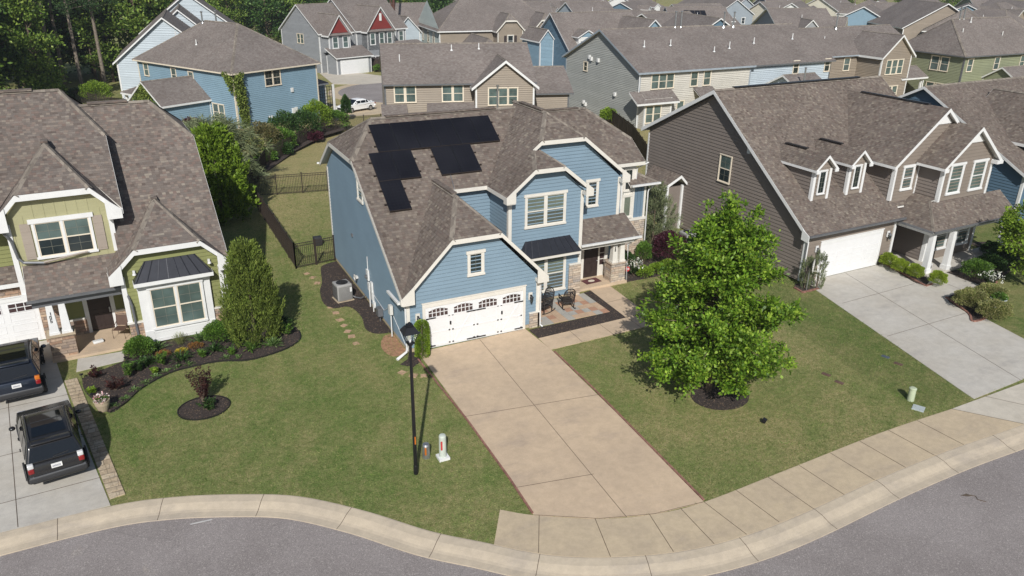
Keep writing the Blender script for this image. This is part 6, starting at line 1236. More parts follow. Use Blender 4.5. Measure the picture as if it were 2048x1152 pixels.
# ---- blue house planting ----
def hedge():
    q=np.random.RandomState(8); e=empty('column_shrub',(10.32,29.62,0),0,'tall narrow green shrub between the left wall lantern and the white garage door','shrub'); n=5200
    a=q.uniform(0,6.283,n); z=q.uniform(.03,1.75,n); k=np.where(z>1.45,np.sqrt(np.clip(1-((z-1.45)/.32)**2,0,1)),1); rr=q.uniform(.7,1,n)*k; C=np.stack([np.cos(a)*.33*rr,np.sin(a)*.3*rr,z],1); D=np.stack([np.cos(a),np.sin(a),q.uniform(.2,1.6,n)],1)+rv(q,n)*.5
    leaves('foliage',C,D,rv(q,n),.075,.04,ML_lime,e); t=MB(); t.tube([(0,0,-.02),(0,0,1.6)],[.05,.02],6); t.build('trunk',M_bark,e)
hedge()
bush('purple_shrub',(27.45,34.5,0),1.05,.98,'deep purple rounded shrub right of the porch',ML_purp,11,9000,.09,.05); bush('upright_shrub',(26.0,35.0,0),.48,.72,'green oval shrub against the stone wall, left of the purple one',ML_box,12,3200,.07,.04); bush('upright_shrub',(24.55,34.5,0),.4,.6,'dark green rounded shrub just right of the porch pier',ML_dark,13,2400,.07,.04)
cone_evergreen('feathery_juniper',(28.0,36.9,0),3.7,1.35,'grey-green feathery juniper between the blue and the brown house',ML_feath,14,9000,'evergreen',Ln=.22,Wd=.03,shape=.85,upw=1.1,lump=.9)
leafy('rose_bush',(24.45,33.6,0),.6,.85,'white flowering rose bush right of the porch pier',ML_dark,15,900,.09,.06,'shrub',flowers=ML_flw,st=14)
for k,(x,y,lb) in enumerate(((24.9,33.3,'low bright green shrub below the white roses'),(25.9,33.4,'low bright green shrub in front of the oval one'),(26.8,33.6,'low bright green shrub at the foot of the purple one'),(27.9,33.6,'low bright green shrub right of the purple one'))): bush('low_shrub',(x,y,0),.5,.3,lb,ML_lime,16+k,1500,.09,.05)
# ---- brown house planting ----
cone_evergreen('narrow_cypress',(32.55,27.95,0),1.9,.3,'narrow grey-green cypress by the garage of the brown house, nearer the door',ML_feath,21,4200,'evergreen',Ln=.1,Wd=.02,shape=.5); cone_evergreen('narrow_cypress',(32.0,28.3,0),1.6,.26,'narrow grey-green cypress by the satellite dish, nearer the side wall',ML_feath,22,3600,'evergreen',Ln=.1,Wd=.02,shape=.5)
for k,(x,y,o_) in enumerate(((38.7,28.5,'farthest back, next to the garage corner'),(38.55,27.55,'second from the garage'),(38.6,26.6,'third from the garage'),(38.85,25.35,'nearest the street'))): bush('ball_shrub',(x,y,0),.47,.47,'clipped lime green ball shrub by the pale driveway, '+o_,ML_ball,0,7000,.045,.032,group='ball shrubs by the pale driveway',stem=False)
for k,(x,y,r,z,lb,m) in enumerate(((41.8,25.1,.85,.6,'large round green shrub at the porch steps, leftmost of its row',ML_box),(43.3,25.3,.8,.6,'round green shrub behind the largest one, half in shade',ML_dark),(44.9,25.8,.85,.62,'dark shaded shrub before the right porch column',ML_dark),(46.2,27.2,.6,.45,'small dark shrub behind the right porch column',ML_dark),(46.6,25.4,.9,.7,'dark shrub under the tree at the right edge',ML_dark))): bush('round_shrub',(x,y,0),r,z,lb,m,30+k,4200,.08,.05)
for k,(x,y,lb) in enumerate(((37.95,22.75,'mottled yellow-green mound shrub, leftmost by the pale driveway'),(37.7,21.3,'mottled yellow-green mound shrub nearest the street'),(39.5,22.75,'mottled yellow-green mound shrub behind the white urn'))): bush('variegated_shrub',(x,y,0),.92,.5,lb,ML_hyd,36+k,9000,.06,.045,ry=.75,group='mottled mound shrubs of the right bed')
leafy('rose_bush',(41.0,23.7,0),.6,1.0,'white flowering rose bush behind the urn in the right bed',ML_dark,40,900,.1,.06,'shrub',flowers=ML_flw,st=12)
# ---- back yards ----
cone_evergreen('yard_evergreen',(4.9,53.6,0),5.9,2.0,'big yellow-green cone evergreen between the green house and the back lawn',ML_lime,41,15000,'evergreen',Ln=.3,Wd=.12,shape=.8,upw=.8,lump=.35)
cone_evergreen('willowy_tree',(5.6,61,0),5.4,2.9,'pale feathery tree behind the big cone evergreen',ML_feath,42,14000,'tree',Ln=.6,Wd=.05,shape=.6,upw=-.2,lump=.8)
bl=[(9.0,69.0,1.5,1.35,ML_hyd,'brownish mixed shrub at the left end of the fenced planting strip'),(10.9,71.8,1.5,1.5,ML_mix,'brownish green shrub in the fenced planting strip, second from left'),(12.6,72.6,1.3,1.1,ML_box,'green shrub in the fenced planting strip, third from left'),(13.6,75.6,1.7,1.6,ML_dark,'dark blue-green shrub in the middle of the planting strip'),(15.6,76.6,1.6,1.55,ML_dark,'dark green shrub right of the middle of the planting strip'),(17.4,79.4,1.5,1.75,ML_lime,'bright green tall shrub near the black trellis'),(19.6,81.0,1.5,1.05,ML_box,'wide green shrub at the right end of the planting strip'),(10.4,68.6,.9,.6,ML_box,'low green shrub by the fence, left part'),(12.3,70.7,.8,.6,ML_dark,'low dark shrub by the fence, middle part'),(16.2,75.6,.8,.6,ML_purp,'low dark purple shrub by the fence, right part'),(7.7,76.5,1.3,1.3,ML_hyd,'pale shrub against the dusty blue wall'),(5.8,83.2,1.5,1.0,ML_purp,'dark purple round shrub beside the small side porch'),(8.6,80.6,1.1,.95,ML_box,'green shrub below the vine'),(-2.6,114,1.9,1.4,ML_lime,'lone bright shrub on the shaded lawn by the woods'),(-5,117,1.2,.8,ML_dark,'small dark shrub by the black fence near the woods'),(67.6,103.0,1.0,1.1,ML_yel,'golden yellow shrub beside the deep blue house'),(69.0,103.4,.8,.9,ML_yel,'smaller golden shrub beside the deep blue house'),(47.4,72.2,.9,.8,ML_lime,'green shrub at the fence before the grey-green wall'),(22.3,86.5,.5,1.4,ML_dark,'thin dark shrub at the driveway corner near the white sedan')]
for k,(x,y,r,z,m,lb) in enumerate(bl): bush('yard_shrub',(x,y,gz(y)),r,z,lb,m,50+k,3400,.17,.1)
for k,(x,y) in enumerate(((40.0,131.6),(41.6,132.0),(43.0,132.6))): bush('foundation_shrub',(x,y,gz(y)),.9,.6,('left','middle','right')[k]+' of three low shrubs before the red-gabled house',ML_box,80+k,900,.2,.12,group='shrubs before the red-gabled house')
# vine on the dusty blue house
def vine(name,yaw,u,v,pts,label,seed,depth,n):
    q=np.random.RandomState(seed); x,y=loc(yaw,[(u,v)])[0]; e=empty(name,(x,y,0),R(yaw),label,'vine')
    C=[]
    for k in range(n):
        i=q.randint(len(pts)-1); t=q.uniform(); a=pts[i];b=pts[i+1]; z=a[2]+(b[2]-a[2])*t; w=a[1]+(b[1]-a[1])*t; c=a[0]+(b[0]-a[0])*t; s=q.uniform(-1,1)*w; 
        if c+s>0: C.append([c+s,-q.uniform(.02,depth),z])
        else: C.append([-q.uniform(.02,depth),-(c+s),z])
    C=np.array(C); D=rv(q,len(C)); D[:,2]-=.4; leaves('foliage',C,D,rv(q,len(C)),.26,.17,ML_jun,e); t=MB(); t.tube([(p[0] if p[0]>0 else .05,-.06,p[2]) for p in pts],.05,6); t.build('stems',M_bark,e)
vine('climbing_vine',28,50.1,71.3,[(.75,.35,-.6),(.7,.45,1.5),(.5,.55,3.2),(.1,.75,4.4),(-.05,1.15,5.1)],'green vine climbing the corner of the dusty blue house up to the eave',91,.5,3600)
def gablevine():
    q=np.random.RandomState(5); x,y=loc(28,[(44.55,78.55)])[0]; e=empty('climbing_vine',(x,y,0),R(28),'green vine covering the small gable of the side porch','vine'); n=1500; z=q.uniform(1.4,4.0,n); w=(4.1-z)*1.15; C=np.stack([-q.uniform(.05,.25,n),q.uniform(-1,1,n)*w,z],1); leaves('foliage',C,rv(q,n),rv(q,n),.25,.16,ML_jun,e)
gablevine()
# ---- trees ----
def tree_proto(name,kind,seed):
    q=np.random.RandomState(seed); e=empty(name,(0,0,0),0,'tree','tree'); t=MB(); P=[];O=[]
    if kind=='leafy':
        h=13+q.uniform(0,5); t.tube([(0,0,-.5),(q.normal()*.2,q.normal()*.2,h*.45),(q.normal()*.4,q.normal()*.4,h*.9)],[.26,.18,.04],7)
        for k in range(30):
            z=h*q.uniform(.12,.98); a=q.uniform(0,6.283); r=(.22+.24*math.sin(min(1,z/h*1.25)*3.0))*h*.55*q.uniform(.55,1.0); c=np.array([math.cos(a)*r*.75,math.sin(a)*r*.75,z]); t.tube([(0,0,z*.85),tuple(c)],[.07,.02],5,False)
            for j in range(13): o=rv(q,1)[0]; o[2]*=.45; P.append(c+o*q.uniform(.5,1.55)); O.append(o)
        C,D,U,l,w=clusters(q,np.array(P),17,.36,np.array(O),.4,.42,.28,1.0); m=ML_wood if seed%2 else ML_woodd
    else:
        h=21+q.uniform(0,5); bx,by=q.normal()*.5,q.normal()*.5; t.tube([(0,0,-.5),(bx*.4,by*.4,h*.5),(bx,by,h*.97)],[.27,.2,.05],8)
        for k in range(34):
            z=h*q.uniform(.5,1.0); a=q.uniform(0,6.283); r=(1.08-z/h)*5.2*q.uniform(.5,1)+.5; c=np.array([math.cos(a)*r+bx*z/h,math.sin(a)*r+by*z/h,z+r*.12]); t.tube([(bx*z/h,by*z/h,z-.3),tuple(c)],[.06,.02],5,False)
            for j in range(9): s=q.uniform(.35,1.05); P.append(np.array([bx*z/h*(1-s)+c[0]*s,by*z/h*(1-s)+c[1]*s,z+(c[2]-z)*s])+q.normal(size=3)*.28); O.append(np.array([math.cos(a),math.sin(a),.4]))
        C,D,U,l,w=clusters(q,np.array(P),18,.26,np.array(O),.5,.42,.09,1.0); m=ML_pine
    leaves('crown',C,D,U,l,w,m,e); t.build('trunk',M_bark if kind=='leafy' else M_barkp,e); return e
PT=[tree_proto('broadleaf_tree','leafy',101),tree_proto('broadleaf_tree','leafy',102),tree_proto('broadleaf_tree','leafy',103),tree_proto('broadleaf_tree','leafy',104),tree_proto('pine_tree','pine',105),tree_proto('pine_tree','pine',106),tree_proto('pine_tree','pine',107)]
used=[False]*7; KK={p.name:list(p.children) for p in PT}
def put(i,x,y,s,rz,label,group):
    p=PT[i]
    if not used[i]: used[i]=True; o=p
    else:
        o=p.copy(); COL.objects.link(o)
        for c in KK[p.name]: d=c.copy(); COL.objects.link(d); d.parent=o
    o.location=(x,y,gz(y)-.1); o.rotation_euler=(0,0,rz); o.scale=(s,s,s); o['label']=label; o['category']='tree'; o['group']=group; return o
TR=[]
q=random.Random(77)
# woods at the upper left (each tree a thing)
for k in range(20): TR.append((q.choice((0,1,2,3)),q.uniform(-34,-8)+0,q.uniform(88,116),q.uniform(.75,1.05),'wl'))
for k in range(26): TR.append((q.choice((0,1,2,3)),q.uniform(-34,14),q.uniform(131,156),q.uniform(.9,1.25),'wl'))
for (x,y) in ((-12,128),(-8,130),(-4.5,129),(-1.5,131),(-7,136),(-2,138),(4,142),(9,150),(-14,124),(-18,118),(-20,108),(1.5,150),(14,160)): TR.append((q.choice((4,5,6)),x,y,q.uniform(.9,1.1),'wp'))
for k in range(16): TR.append((q.choice((0,1,2,3)),16+k*3.4+q.uniform(-2,2),176+q.uniform(-6,10),q.uniform(.85,1.2),'wm'))
for k in range(14): TR.append((q.choice((0,1,3)),20+k*5.2+q.uniform(-2,2),198+q.uniform(-5,12),q.uniform(1,1.3),'wm'))
for (x,y) in ((-28,118),(-24,124),(-30,130),(22,182),(30,186),(47,190),(60,196)): TR.append((q.choice((4,5)),x,y,q.uniform(.9,1.1),'wm'))
for (x,y) in ((-24,96),(-20,103),(-17,110),(-27,108),(-15,99),(-13,118)): TR.append((q.choice((0,1,2)),x,y,1.15,'wl'))
# far right woods behind the last roofs
for k in range(46):
    t=k/45; x=105+t*240+q.uniform(-5,5); y=262-t*105+q.uniform(-6,6); TR.append((q.choice((0,1,2,3,4,5)),x,y,q.uniform(.75,1.0),'wr'))
for k in range(30):
    t=k/29; x=205+t*110+q.uniform(-4,4); y=196-t*75+q.uniform(-4,4); TR.append((q.choice((4,5,6,0,2)),x,y,q.uniform(.8,1.0),'wr'))
LB={'wl':('leafy','woods at the upper left'),'wp':('tall bare-trunked','woods at the upper left'),'wm':('leafy','tree line behind the red-gabled house'),'wr':('distant','tree line behind the far right roofs')}
cnt={}
for i,x,y,s,g in TR:
    kind='pine' if i>=4 else 'broadleaf tree'; cnt[(g,kind)]=cnt.get((g,kind),0)+1
    tone={0:'bright green',1:'dark green',2:'light green',3:'deep green'}.get(i,'straight-trunked')
    put(i,x,y,s,q.uniform(0,6.28),f'{tone} {kind} among the {LB[g][1]}',f'{tone} {kind}s of the {LB[g][1]}')
# tree at the right edge
def edge_tree():
    q=np.random.RandomState(31); e=empty('maple_tree',(43.6,23.3,0),0,'light green leafy tree cut off by the right edge of the photo','tree'); t=MB(); t.tube([(0,0,0),(.1,0,1.5),(0,0,4.2)],[.13,.1,.03],8); P=[];O=[]
    for k in range(60):
        z=q.uniform(1.2,4.4); a=q.uniform(0,6.283); r=1.75*math.sin(min(1,(z-.7)/3.9)*3.0)*q.uniform(.5,1)+.2; c=np.array([math.cos(a)*r,math.sin(a)*r,z]); t.tube([(0,0,z*.75),tuple(c)],[.03,.008],4,False)
        for j in range(7): P.append(c+q.normal(size=3)*.22); O.append(c-np.array([0,0,z-.5]))
    C,D,U,l,w=clusters(q,np.array(P),16,.11,np.array(O),.4,.17,.12); leaves('crown',C,D,U,l,w,ML_lime,e); t.build('trunk',M_bark,e)
edge_tree()
# ---------------- vehicles ----------------
M_carblk=plain('black_car_paint',(.035,.035,.037),.2,metal=.5,spec=.8,var=.05); M_carnavy=plain('dark_navy_car_paint',(.022,.03,.048),.2,metal=.5,spec=.8,var=.05); M_carwh=plain('white_car_paint',(.78,.78,.78),.2,spec=.7,var=.02)
M_cargl=glass('car_glass',(.004,.005,.006),.04,.1); M_tyre=plain('tyre_rubber',(.018,.018,.018),.85,var=.1); M_rim=plain('alloy_rim',(.45,.45,.46),.3,metal=.8,var=.05); M_taill=plain('red_tail_light',(.22,.008,.01),.2,spec=.7,var=.1); M_clear=plain('clear_lamp_lens',(.6,.6,.6),.15,spec=.8,var=.1); M_plate=plain('white_number_plate',(.72,.72,.70),.4,var=.05); M_plast=plain('dark_plastic',(.03,.03,.032),.6,var=.1); M_platetx=plain('plate_lettering',(.05,.06,.15),.5,var=.05); M_amber=plain('amber_lens',(.5,.14,.02),.2,var=.1)
def rounded(mb,name,mat,parent,off=.05,seg=3,sm=True):
    o=mb.build(name,mat,parent,uv=False); bm=bmesh.new(); bm.from_mesh(o.data); bmesh.ops.remove_doubles(bm,verts=bm.verts,dist=1e-4); bmesh.ops.recalc_face_normals(bm,faces=bm.faces)
    es=[e for e in bm.edges if len(e.link_faces)==2 and e.calc_face_angle(0)>.18]; bmesh.ops.bevel(bm,geom=es,offset=off,segments=seg,profile=.6,affect='EDGES',clamp_overlap=True)
    for f in bm.faces: f.smooth=sm
    bm.to_mesh(o.data); bm.free(); 
    return o
def extr(mb,prof,wf,cuts=None):
    """side profile (y,z) swept across x with half width wf(y,z)"""
    n=len(prof); Lr=[Vector((-wf(y,z),y,z)) for y,z in prof]; Rr=[Vector((wf(y,z),y,z)) for y,z in prof]
    for i in range(n): j=(i+1)%n; mb.poly([Lr[i],Lr[j],Rr[j],Rr[i]])
    mb.poly(Lr); mb.poly(list(reversed(Rr)))
def car(name,loc_,rz,label,cat,paint,suv=True,Ln=4.65,Wd=1.86,group=None,plate=True):
    e=empty(name,loc_,rz,label,cat,group); hw=Wd/2; s=Ln/4.65
    if suv:
        body=[(.07,.34),(0,.5),(.0,.84),(.07,1.08),(.55,1.12),(3.05,1.12),(3.5,1.09),(4.2,.99),(4.48,.84),(4.62,.6),(4.58,.32)]; cab=[(.10,1.08),(.34,1.60),(.50,1.70),(1.3,1.775),(2.15,1.76),(2.6,1.67),(3.4,1.10)]; zr=1.775; cw0,cw1=.885,.66
    else:
        body=[(.06,.30),(0,.46),(.02,.80),(.10,.93),(.9,.95),(3.1,.93),(3.5,.88),(4.3,.74),(4.58,.6),(4.64,.45),(4.58,.25)]; cab=[(.55,.94),(1.25,1.36),(1.6,1.42),(2.2,1.43),(2.55,1.38),(3.4,.92)]; zr=1.43; cw0,cw1=.82,.6
    f=lambda y: 1-.16*max(0,(abs(y-2.32)-1.5)/.82)**2
    wf=lambda y,z:hw*f(y)*(1.0 if z<.8 else .975)
    m=MB(); extr(m,[(y,z) for y,z in body],wf); rounded(m,'body',paint,e,.14,5)
    z0=cab[0][1]; cf=lambda y,z:(cw0+(cw1-cw0)*(z-z0)/(zr-z0))*hw/.93*(1-.03*abs(y-2)/1.6)
    m=MB(); extr(m,cab,cf); rounded(m,'cabin',paint,e,.14,5)
    def cquad(y0,z0_,y1,z1,k0,k1,o=.012,name='window',mat=M_cargl):
        m=MB(); d=Vector((0,y1-y0,z1-z0_)).normalized(); n=Vector((0,-d.z,d.y)); 
        if (y0+y1)/2<2 and n.y>0 or (y0+y1)/2>2 and n.y<0: n=-n
        if n.z<0: n=-n
        a=[Vector((-cf(y0,z0_)*k0,y0,z0_)),Vector((cf(y0,z0_)*k0,y0,z0_)),Vector((cf(y1,z1)*k1,y1,z1)),Vector((-cf(y1,z1)*k1,y1,z1))]; m.hexa([p-n*.02 for p in a]+[p+n*o for p in a]); return m.build(name,mat,e,uv=False)
    def lerp(a,b,t): return a+(b-a)*t
    p,q=cab[0],cab[1]; cquad(lerp(p[0],q[0],.12),lerp(p[1],q[1],.12),lerp(p[0],q[0],.95),lerp(p[1],q[1],.95),.90,.88,name='rear_window')
    p,q=cab[-1],cab[-2]; cquad(lerp(p[0],q[0],.06),lerp(p[1],q[1],.06),lerp(p[0],q[0],.95),lerp(p[1],q[1],.95),.93,.90,name='windscreen')
    if suv:
        m=MB(); m.hexa([(-.5,.72,1.70),(.5,.72,1.70),(.47,1.3,1.75),(-.47,1.3,1.75),(-.5,.72,1.742),(.5,.72,1.742),(.47,1.3,1.787),(-.47,1.3,1.787)]); m.hexa([(-.47,1.3,1.75),(.47,1.3,1.75),(.46,2.15,1.74),(-.46,2.15,1.74),(-.47,1.3,1.787),(.47,1.3,1.787),(.46,2.15,1.772),(-.46,2.15,1.772)]); m.build('roof_glass',M_cargl,e,uv=False)
        m=MB(); m.box(-.47,1.62,1.75,.47,1.66,1.79); m.build('roof_bar',M_plast,e)
        for x in (-.6,.6): m=MB(); x*=hw/.93; m.tube([(x,.55,1.70),(x,.7,1.76),(x,1.4,1.81),(x,2.2,1.79),(x,2.35,1.73)],.022,6); m.build('roof_rail',M_plast,e)
    ws=[(.55,1.28),(1.36,2.12),(2.2,2.95)] if suv else [(1.0,1.35),(1.42,2.1),(2.18,3.0)]
    for sgn in (-1,1):
        for i,(a,b) in enumerate(ws):
            zt=zr-.16; zb=z0+.07; m=MB(); x=lambda y,z:sgn*(cf(y,z)+.006)
            sa=.18 if (i==0) else 0; sb=(.32 if i==2 else 0)
            P=[(a,zb),(b+.0,zb),(b-sb,zt),(a+sa,zt)] if not suv or i else [(a-.05,zb),(b,zb),(b,zt),(a+.1,zt)]
            v=[Vector((x(y,z),y,z)) for y,z in P]; n=Vector((sgn*.02,0,0.004)); m.hexa([p-n for p in v]+[p+n*.5 for p in v]); m.build('side_window',M_cargl,e,uv=False)
        m=MB(); x=sgn*(hw+.02); m.blob((sgn*(cf(2.9,1.05)+.17),2.88,1.1),.11,1,.08); o=m.build('wing_mirror',paint,e,uv=False)
        for yy in (.85,3.62):
            y=yy; x0=sgn*(hw-.22);x1=sgn*(hw+.005); r=.355 if suv else .325
            m=MB(); m.tube([(x0,y,r),(x1-sgn*.03,y,r),(x1,y,r)],[r,r,r-.03],22); t=m.build('wheel',M_tyre,e,uv=False)
            m=MB(); m.tube([(x1-sgn*.02,y,r),(x1+sgn*.008,y,r)],[r*.64,r*.6],14); m.build('rim',M_rim,t,uv=False)
            m=MB(); 
            for k in range(12):
                a=math.pi*k/11; b=math.pi*(k+1)/11
                if k<11: m.beam((sgn*(hw*f(y)*1.0+.002),y+(r+.045)*math.cos(a),r+(r+.045)*math.sin(a)),(sgn*(hw*f(y)+.002),y+(r+.045)*math.cos(b),r+(r+.045)*math.sin(b)),.05,.05,up=(1,0,0))
            m.build('wheel_arch',M_plast if suv else paint,e)
        if suv:
            m=MB(); m.box(sgn*hw*.70,-.012,.80,sgn*hw*.89,.2,.98); rounded(m,'tail_light',M_taill,e,.03,2); m=MB(); m.box(sgn*hw*.69,.0,.98,sgn*hw*.885,.2,1.14); rounded(m,'lamp_lens',M_clear if paint is M_carblk else M_amber,e,.03,2)
        else:
            m=MB(); m.box(sgn*hw*.62,-.012,.72,sgn*hw*.93,.12,.86); rounded(m,'tail_light',M_taill,e,.03,2)
        m=MB(); m.box(sgn*hw*.6,4.38,.62 if not suv else .68,sgn*hw*.9,4.6,.74 if not suv else .82); rounded(m,'headlight',M_clear,e,.03,2)
        for a,b in ((1.38,1.40),(2.14,2.16),(2.98,3.0)): m=MB(); m.box(sgn*(hw*1.0-.004),a,.45,sgn*(hw+.003),a+.012,.9)
        m=MB(); m.box(sgn*(hw-.01),1.55,.86,sgn*(hw+.025),1.72,.89); m.box(sgn*(hw-.01),2.35,.86,sgn*(hw+.025),2.52,.89); 
        for i_ in range(1): m.build('door_handle',paint,e)
    m=MB(); m.box(-hw*.93,-.05,.46,hw*.93,.18,.66); rounded(m,'rear_bumper',paint if not suv else M_plast,e,.04,2)
    if suv: m=MB(); m.box(-hw*.88,-.045,.655,hw*.88,.06,.675); m.build('bumper_step',M_grayg,e); m=MB(); m.box(-.58,.27,1.655,.58,.55,1.72); rounded(m,'spoiler',paint,e,.02,2); m=MB(); m.beam((-.05,.09,1.2),(.42,.13,1.24),.02,.02); m.build('wiper',M_plast,e)
    m=MB(); m.box(-hw*.55,4.56,.38,hw*.55,4.64,.62); m.build('grille',M_plast,e)
    if plate:
        m=MB(); m.box(-.16,-.03,.84,.16,.01,.99); pl=m.build('number_plate',M_plate,e)
        m=MB()
        for k in range(7): 
            x=-.125+k*.036; m.box(x,-.034,.875,x+.006,-.0301,.945); m.box(x+.016,-.034,.875,x+.022,-.0301,.945); m.box(x,-.034,.905+(k%3)*.018,x+.022,-.0301,.912+(k%3)*.018)
        m.build('plate_lettering',M_platetx,pl)
    return e
car('parked_suv',(-3.86,25.95,.02),R(8.0),'black suv with a glass roof, parked nearest the street on the left driveway','suv',M_carblk,Ln=4.65)
car('parked_suv',(-5.45,32.35,.02),R(4.5),'dark navy suv parked closest to the white garage door of the green house','suv',M_carnavy,Ln=4.65)
car('parked_sedan',(27.2,93.4,gz(93)+.05),R(57+55),'white sedan parked on the driveway beyond the dusty blue house','car',M_carwh,suv=False,Ln=4.7)
# ---------------- street furniture and garden things ----------------
def lamp():
    e=empty('street_lamp',(7.12,21.61,0),0,'tall black lamp post with a four-sided lantern standing on the left lawn','street lamp')
    m=MB(); m.tube([(0,0,-.1),(0,0,.35),(0,0,.36),(0,0,5.05)],[.085,.08,.07,.05],12); m.build('post',M_black,e)
    m=MB(); m.box(-.02,-.082,1.25,.02,-.06,1.55); m.build('label_strip',M_amber,e)
    m=MB(); m.lathe((0,0,5.0),[(.05,0),(.09,.03),(.09,.07),(.05,.1)],12); m.build('collar',M_black,e)
    h=MB(); z0,z1=5.12,5.5; a,b=.10,.22
    for sx,sy in ((1,1),(1,-1),(-1,1),(-1,-1)): h.beam((sx*a,sy*a,z0),(sx*b,sy*b,z1),.022,.022)
    h.box(-a-.02,-a-.02,z0-.03,a+.02,a+.02,z0+.01)
    h.hexa([(-.26,-.26,z1),(.26,-.26,z1),(.26,.26,z1),(-.26,.26,z1),(-.24,-.24,z1+.04),(.24,-.24,z1+.04),(.24,.24,z1+.04),(-.24,.24,z1+.04)]); h.hexa([(-.24,-.24,z1+.04),(.24,-.24,z1+.04),(.24,.24,z1+.04),(-.24,.24,z1+.04),(-.13,-.13,z1+.2),(.13,-.13,z1+.2),(.13,.13,z1+.2),(-.13,.13,z1+.2)])
    h.box(-.10,-.10,z1+.2,.10,.10,z1+.27); h.lathe((0,0,z1+.27),[(.06,0),(.05,.05),(0,.09)],10)
    l=h.build('lantern',M_black,e); g=MB(); g.hexa([(-.095,-.095,z0+.01),(.095,-.095,z0+.01),(.095,.095,z0+.01),(-.095,.095,z0+.01),(-.205,-.205,z1-.01),(.205,-.205,z1-.01),(.205,.205,z1-.01),(-.205,.205,z1-.01)])
    gm,t,b_=nt('clear_lantern_glass'); b_.inputs['Base Color'].default_value=(.8,.8,.78,1); b_.inputs['Roughness'].default_value=.05; b_.inputs['Transmission Weight'].default_value=.95; b_.inputs['IOR'].default_value=1.1; b_.inputs['Alpha'].default_value=.25
    g.build('pane',gm,l); s=MB(); s.lathe((0,0,z0),[(.03,0),(.04,.06),(.02,.12)],8); s.build('lamp_holder',M_whiteg,l)
lamp()
M_pgreen=plain('pale_green_plastic',(.42,.47,.33),.6,var=.1); M_pgw=plain('pale_grey_green_plastic',(.50,.54,.48),.55,var=.08); M_redsm=plain('red_label',(.5,.05,.05),.6)
e=empty('utility_pedestal',(7.78,22.35,0),0,'short steel utility marker beside the lamp post','utility pedestal'); m=MB(); m.lathe((0,0,0),[(.14,0),(.14,.52),(.11,.58),(0,.6)],14); m.build('shell',M_metal,e); m=MB(); m.box(-.1,-.15,.2,-.04,-.12,.5); m.build('warning_label',M_amber,e)
e=empty('utility_pedestal',(8.3,22.05,0),0,'tall pale green telecom pedestal on a white base on the left lawn','utility pedestal'); m=MB(); m.lathe((0,0,.08),[(.135,0),(.13,.85),(.11,.9),(0,.92)],18); m.build('shell',M_pgw,e); m=MB(); m.box(-.2,-.2,0,.2,.2,.1); m.build('base',M_white,e); m=MB(); m.box(-.12,-.15,.45,-.06,-.12,.8); m.build('label',M_redsm,e)
e=empty('utility_pedestal',(27.11,17.6,0),0,'pale green round pedestal on the right lawn near the sidewalk','utility pedestal'); m=MB(); m.lathe((0,0,0),[(.14,0),(.135,.52),(.15,.53),(.15,.57),(.1,.6),(0,.6)],18); m.build('shell',M_pgreen,e)
def cover(x,y,rz,w,l,mat,label): m=MB(); m.box(-w/2,-l/2,-.02,w/2,l/2,.025); m.box(-w/2+.03,-l/2+.03,.025,w/2-.03,l/2-.03,.032); o=m.build('valve_cover',mat,loc=(x,y,0)); o.rotation_euler=(0,0,rz); tag(o,label,'valve cover')
M_rcov=plain('rusty_cover',(.12,.07,.055),.8,var=.3); M_bcov=plain('blue_grey_cover',(.08,.10,.13),.6,var=.2); M_gcov=plain('grey_utility_cover',(.42,.46,.46),.6,var=.1)
cover(25.6,20.65,.3,.2,.36,M_rcov,'rusty rectangular valve cover in the right lawn, left of the pair nearer the oak'); cover(25.58,19.9,.3,.2,.36,M_rcov,'rusty rectangular valve cover in the right lawn, nearest the sidewalk of the oak pair'); cover(29.34,20.7,.3,.2,.34,M_bcov,'dark blue valve cover in the lawn toward the pale driveway'); cover(29.3,19.98,.3,.2,.36,M_rcov,'rusty valve cover beside the dark blue one near the pale driveway'); cover(26.86,17.02,.5,.45,.45,M_gcov,'square grey utility cover beside the pale green round pedestal')
m=MB(); m.box(-.08,-.06,.05,.08,.1,.2); m.tube([(0,0,0),(0,0,.1)],.015,6); o=m.build('spot_light',M_black,loc=(20.41,18.88,0)); o.rotation_euler=(.3,0,.5); tag(o,'small black garden spot light alone on the right lawn','garden light')
# stepping stones
M_step=plain('brick_stepping_stone',(.44,.29,.19),.9,var=.25,scale=5,bmp=.01)
px=[(592,543),(600,552),(607,561),(614,571),(622,583),(627,592),(630,603),(640,614),(646,628),(651,639),(657,650),(663,660),(670,675),(759,738),(783,747),(807,750)]
SP=[(7.83,41.6),(8.0,40.9),(8.05,40.0),(8.1,39.1),(8.08,38.1),(8.0,37.4),(7.9,36.6),(7.98,35.8),(7.95,34.9),(7.95,34.2),(7.95,33.5),(7.97,32.9),(7.95,32.1),(9.0,28.6),(9.35,28.15),(9.75,27.95)]
for k,(x,y) in enumerate(SP):
    m=MB(); w=.145+.03*((k*7)%3)/2; m.hexa([(-w,-w*.8,-.02),(w*.9,-w,-.02),(w,w*.85,-.02),(-w*.9,w,-.02),(-w,-w*.8,.018),(w*.9,-w,.018),(w,w*.85,.018),(-w*.9,w,.018)]); o=m.build('stepping_stone',M_step,loc=(x,y,0)); o.rotation_euler=(0,0,.5+k*.37); tag(o,'reddish stepping stone in the line across the grass beside the blue side wall' if k<13 else 'reddish stepping stone of the three by the downspout of the blue house','stepping stone','stepping stones through the side lawn' if k<13 else 'stepping stones by the downspout')
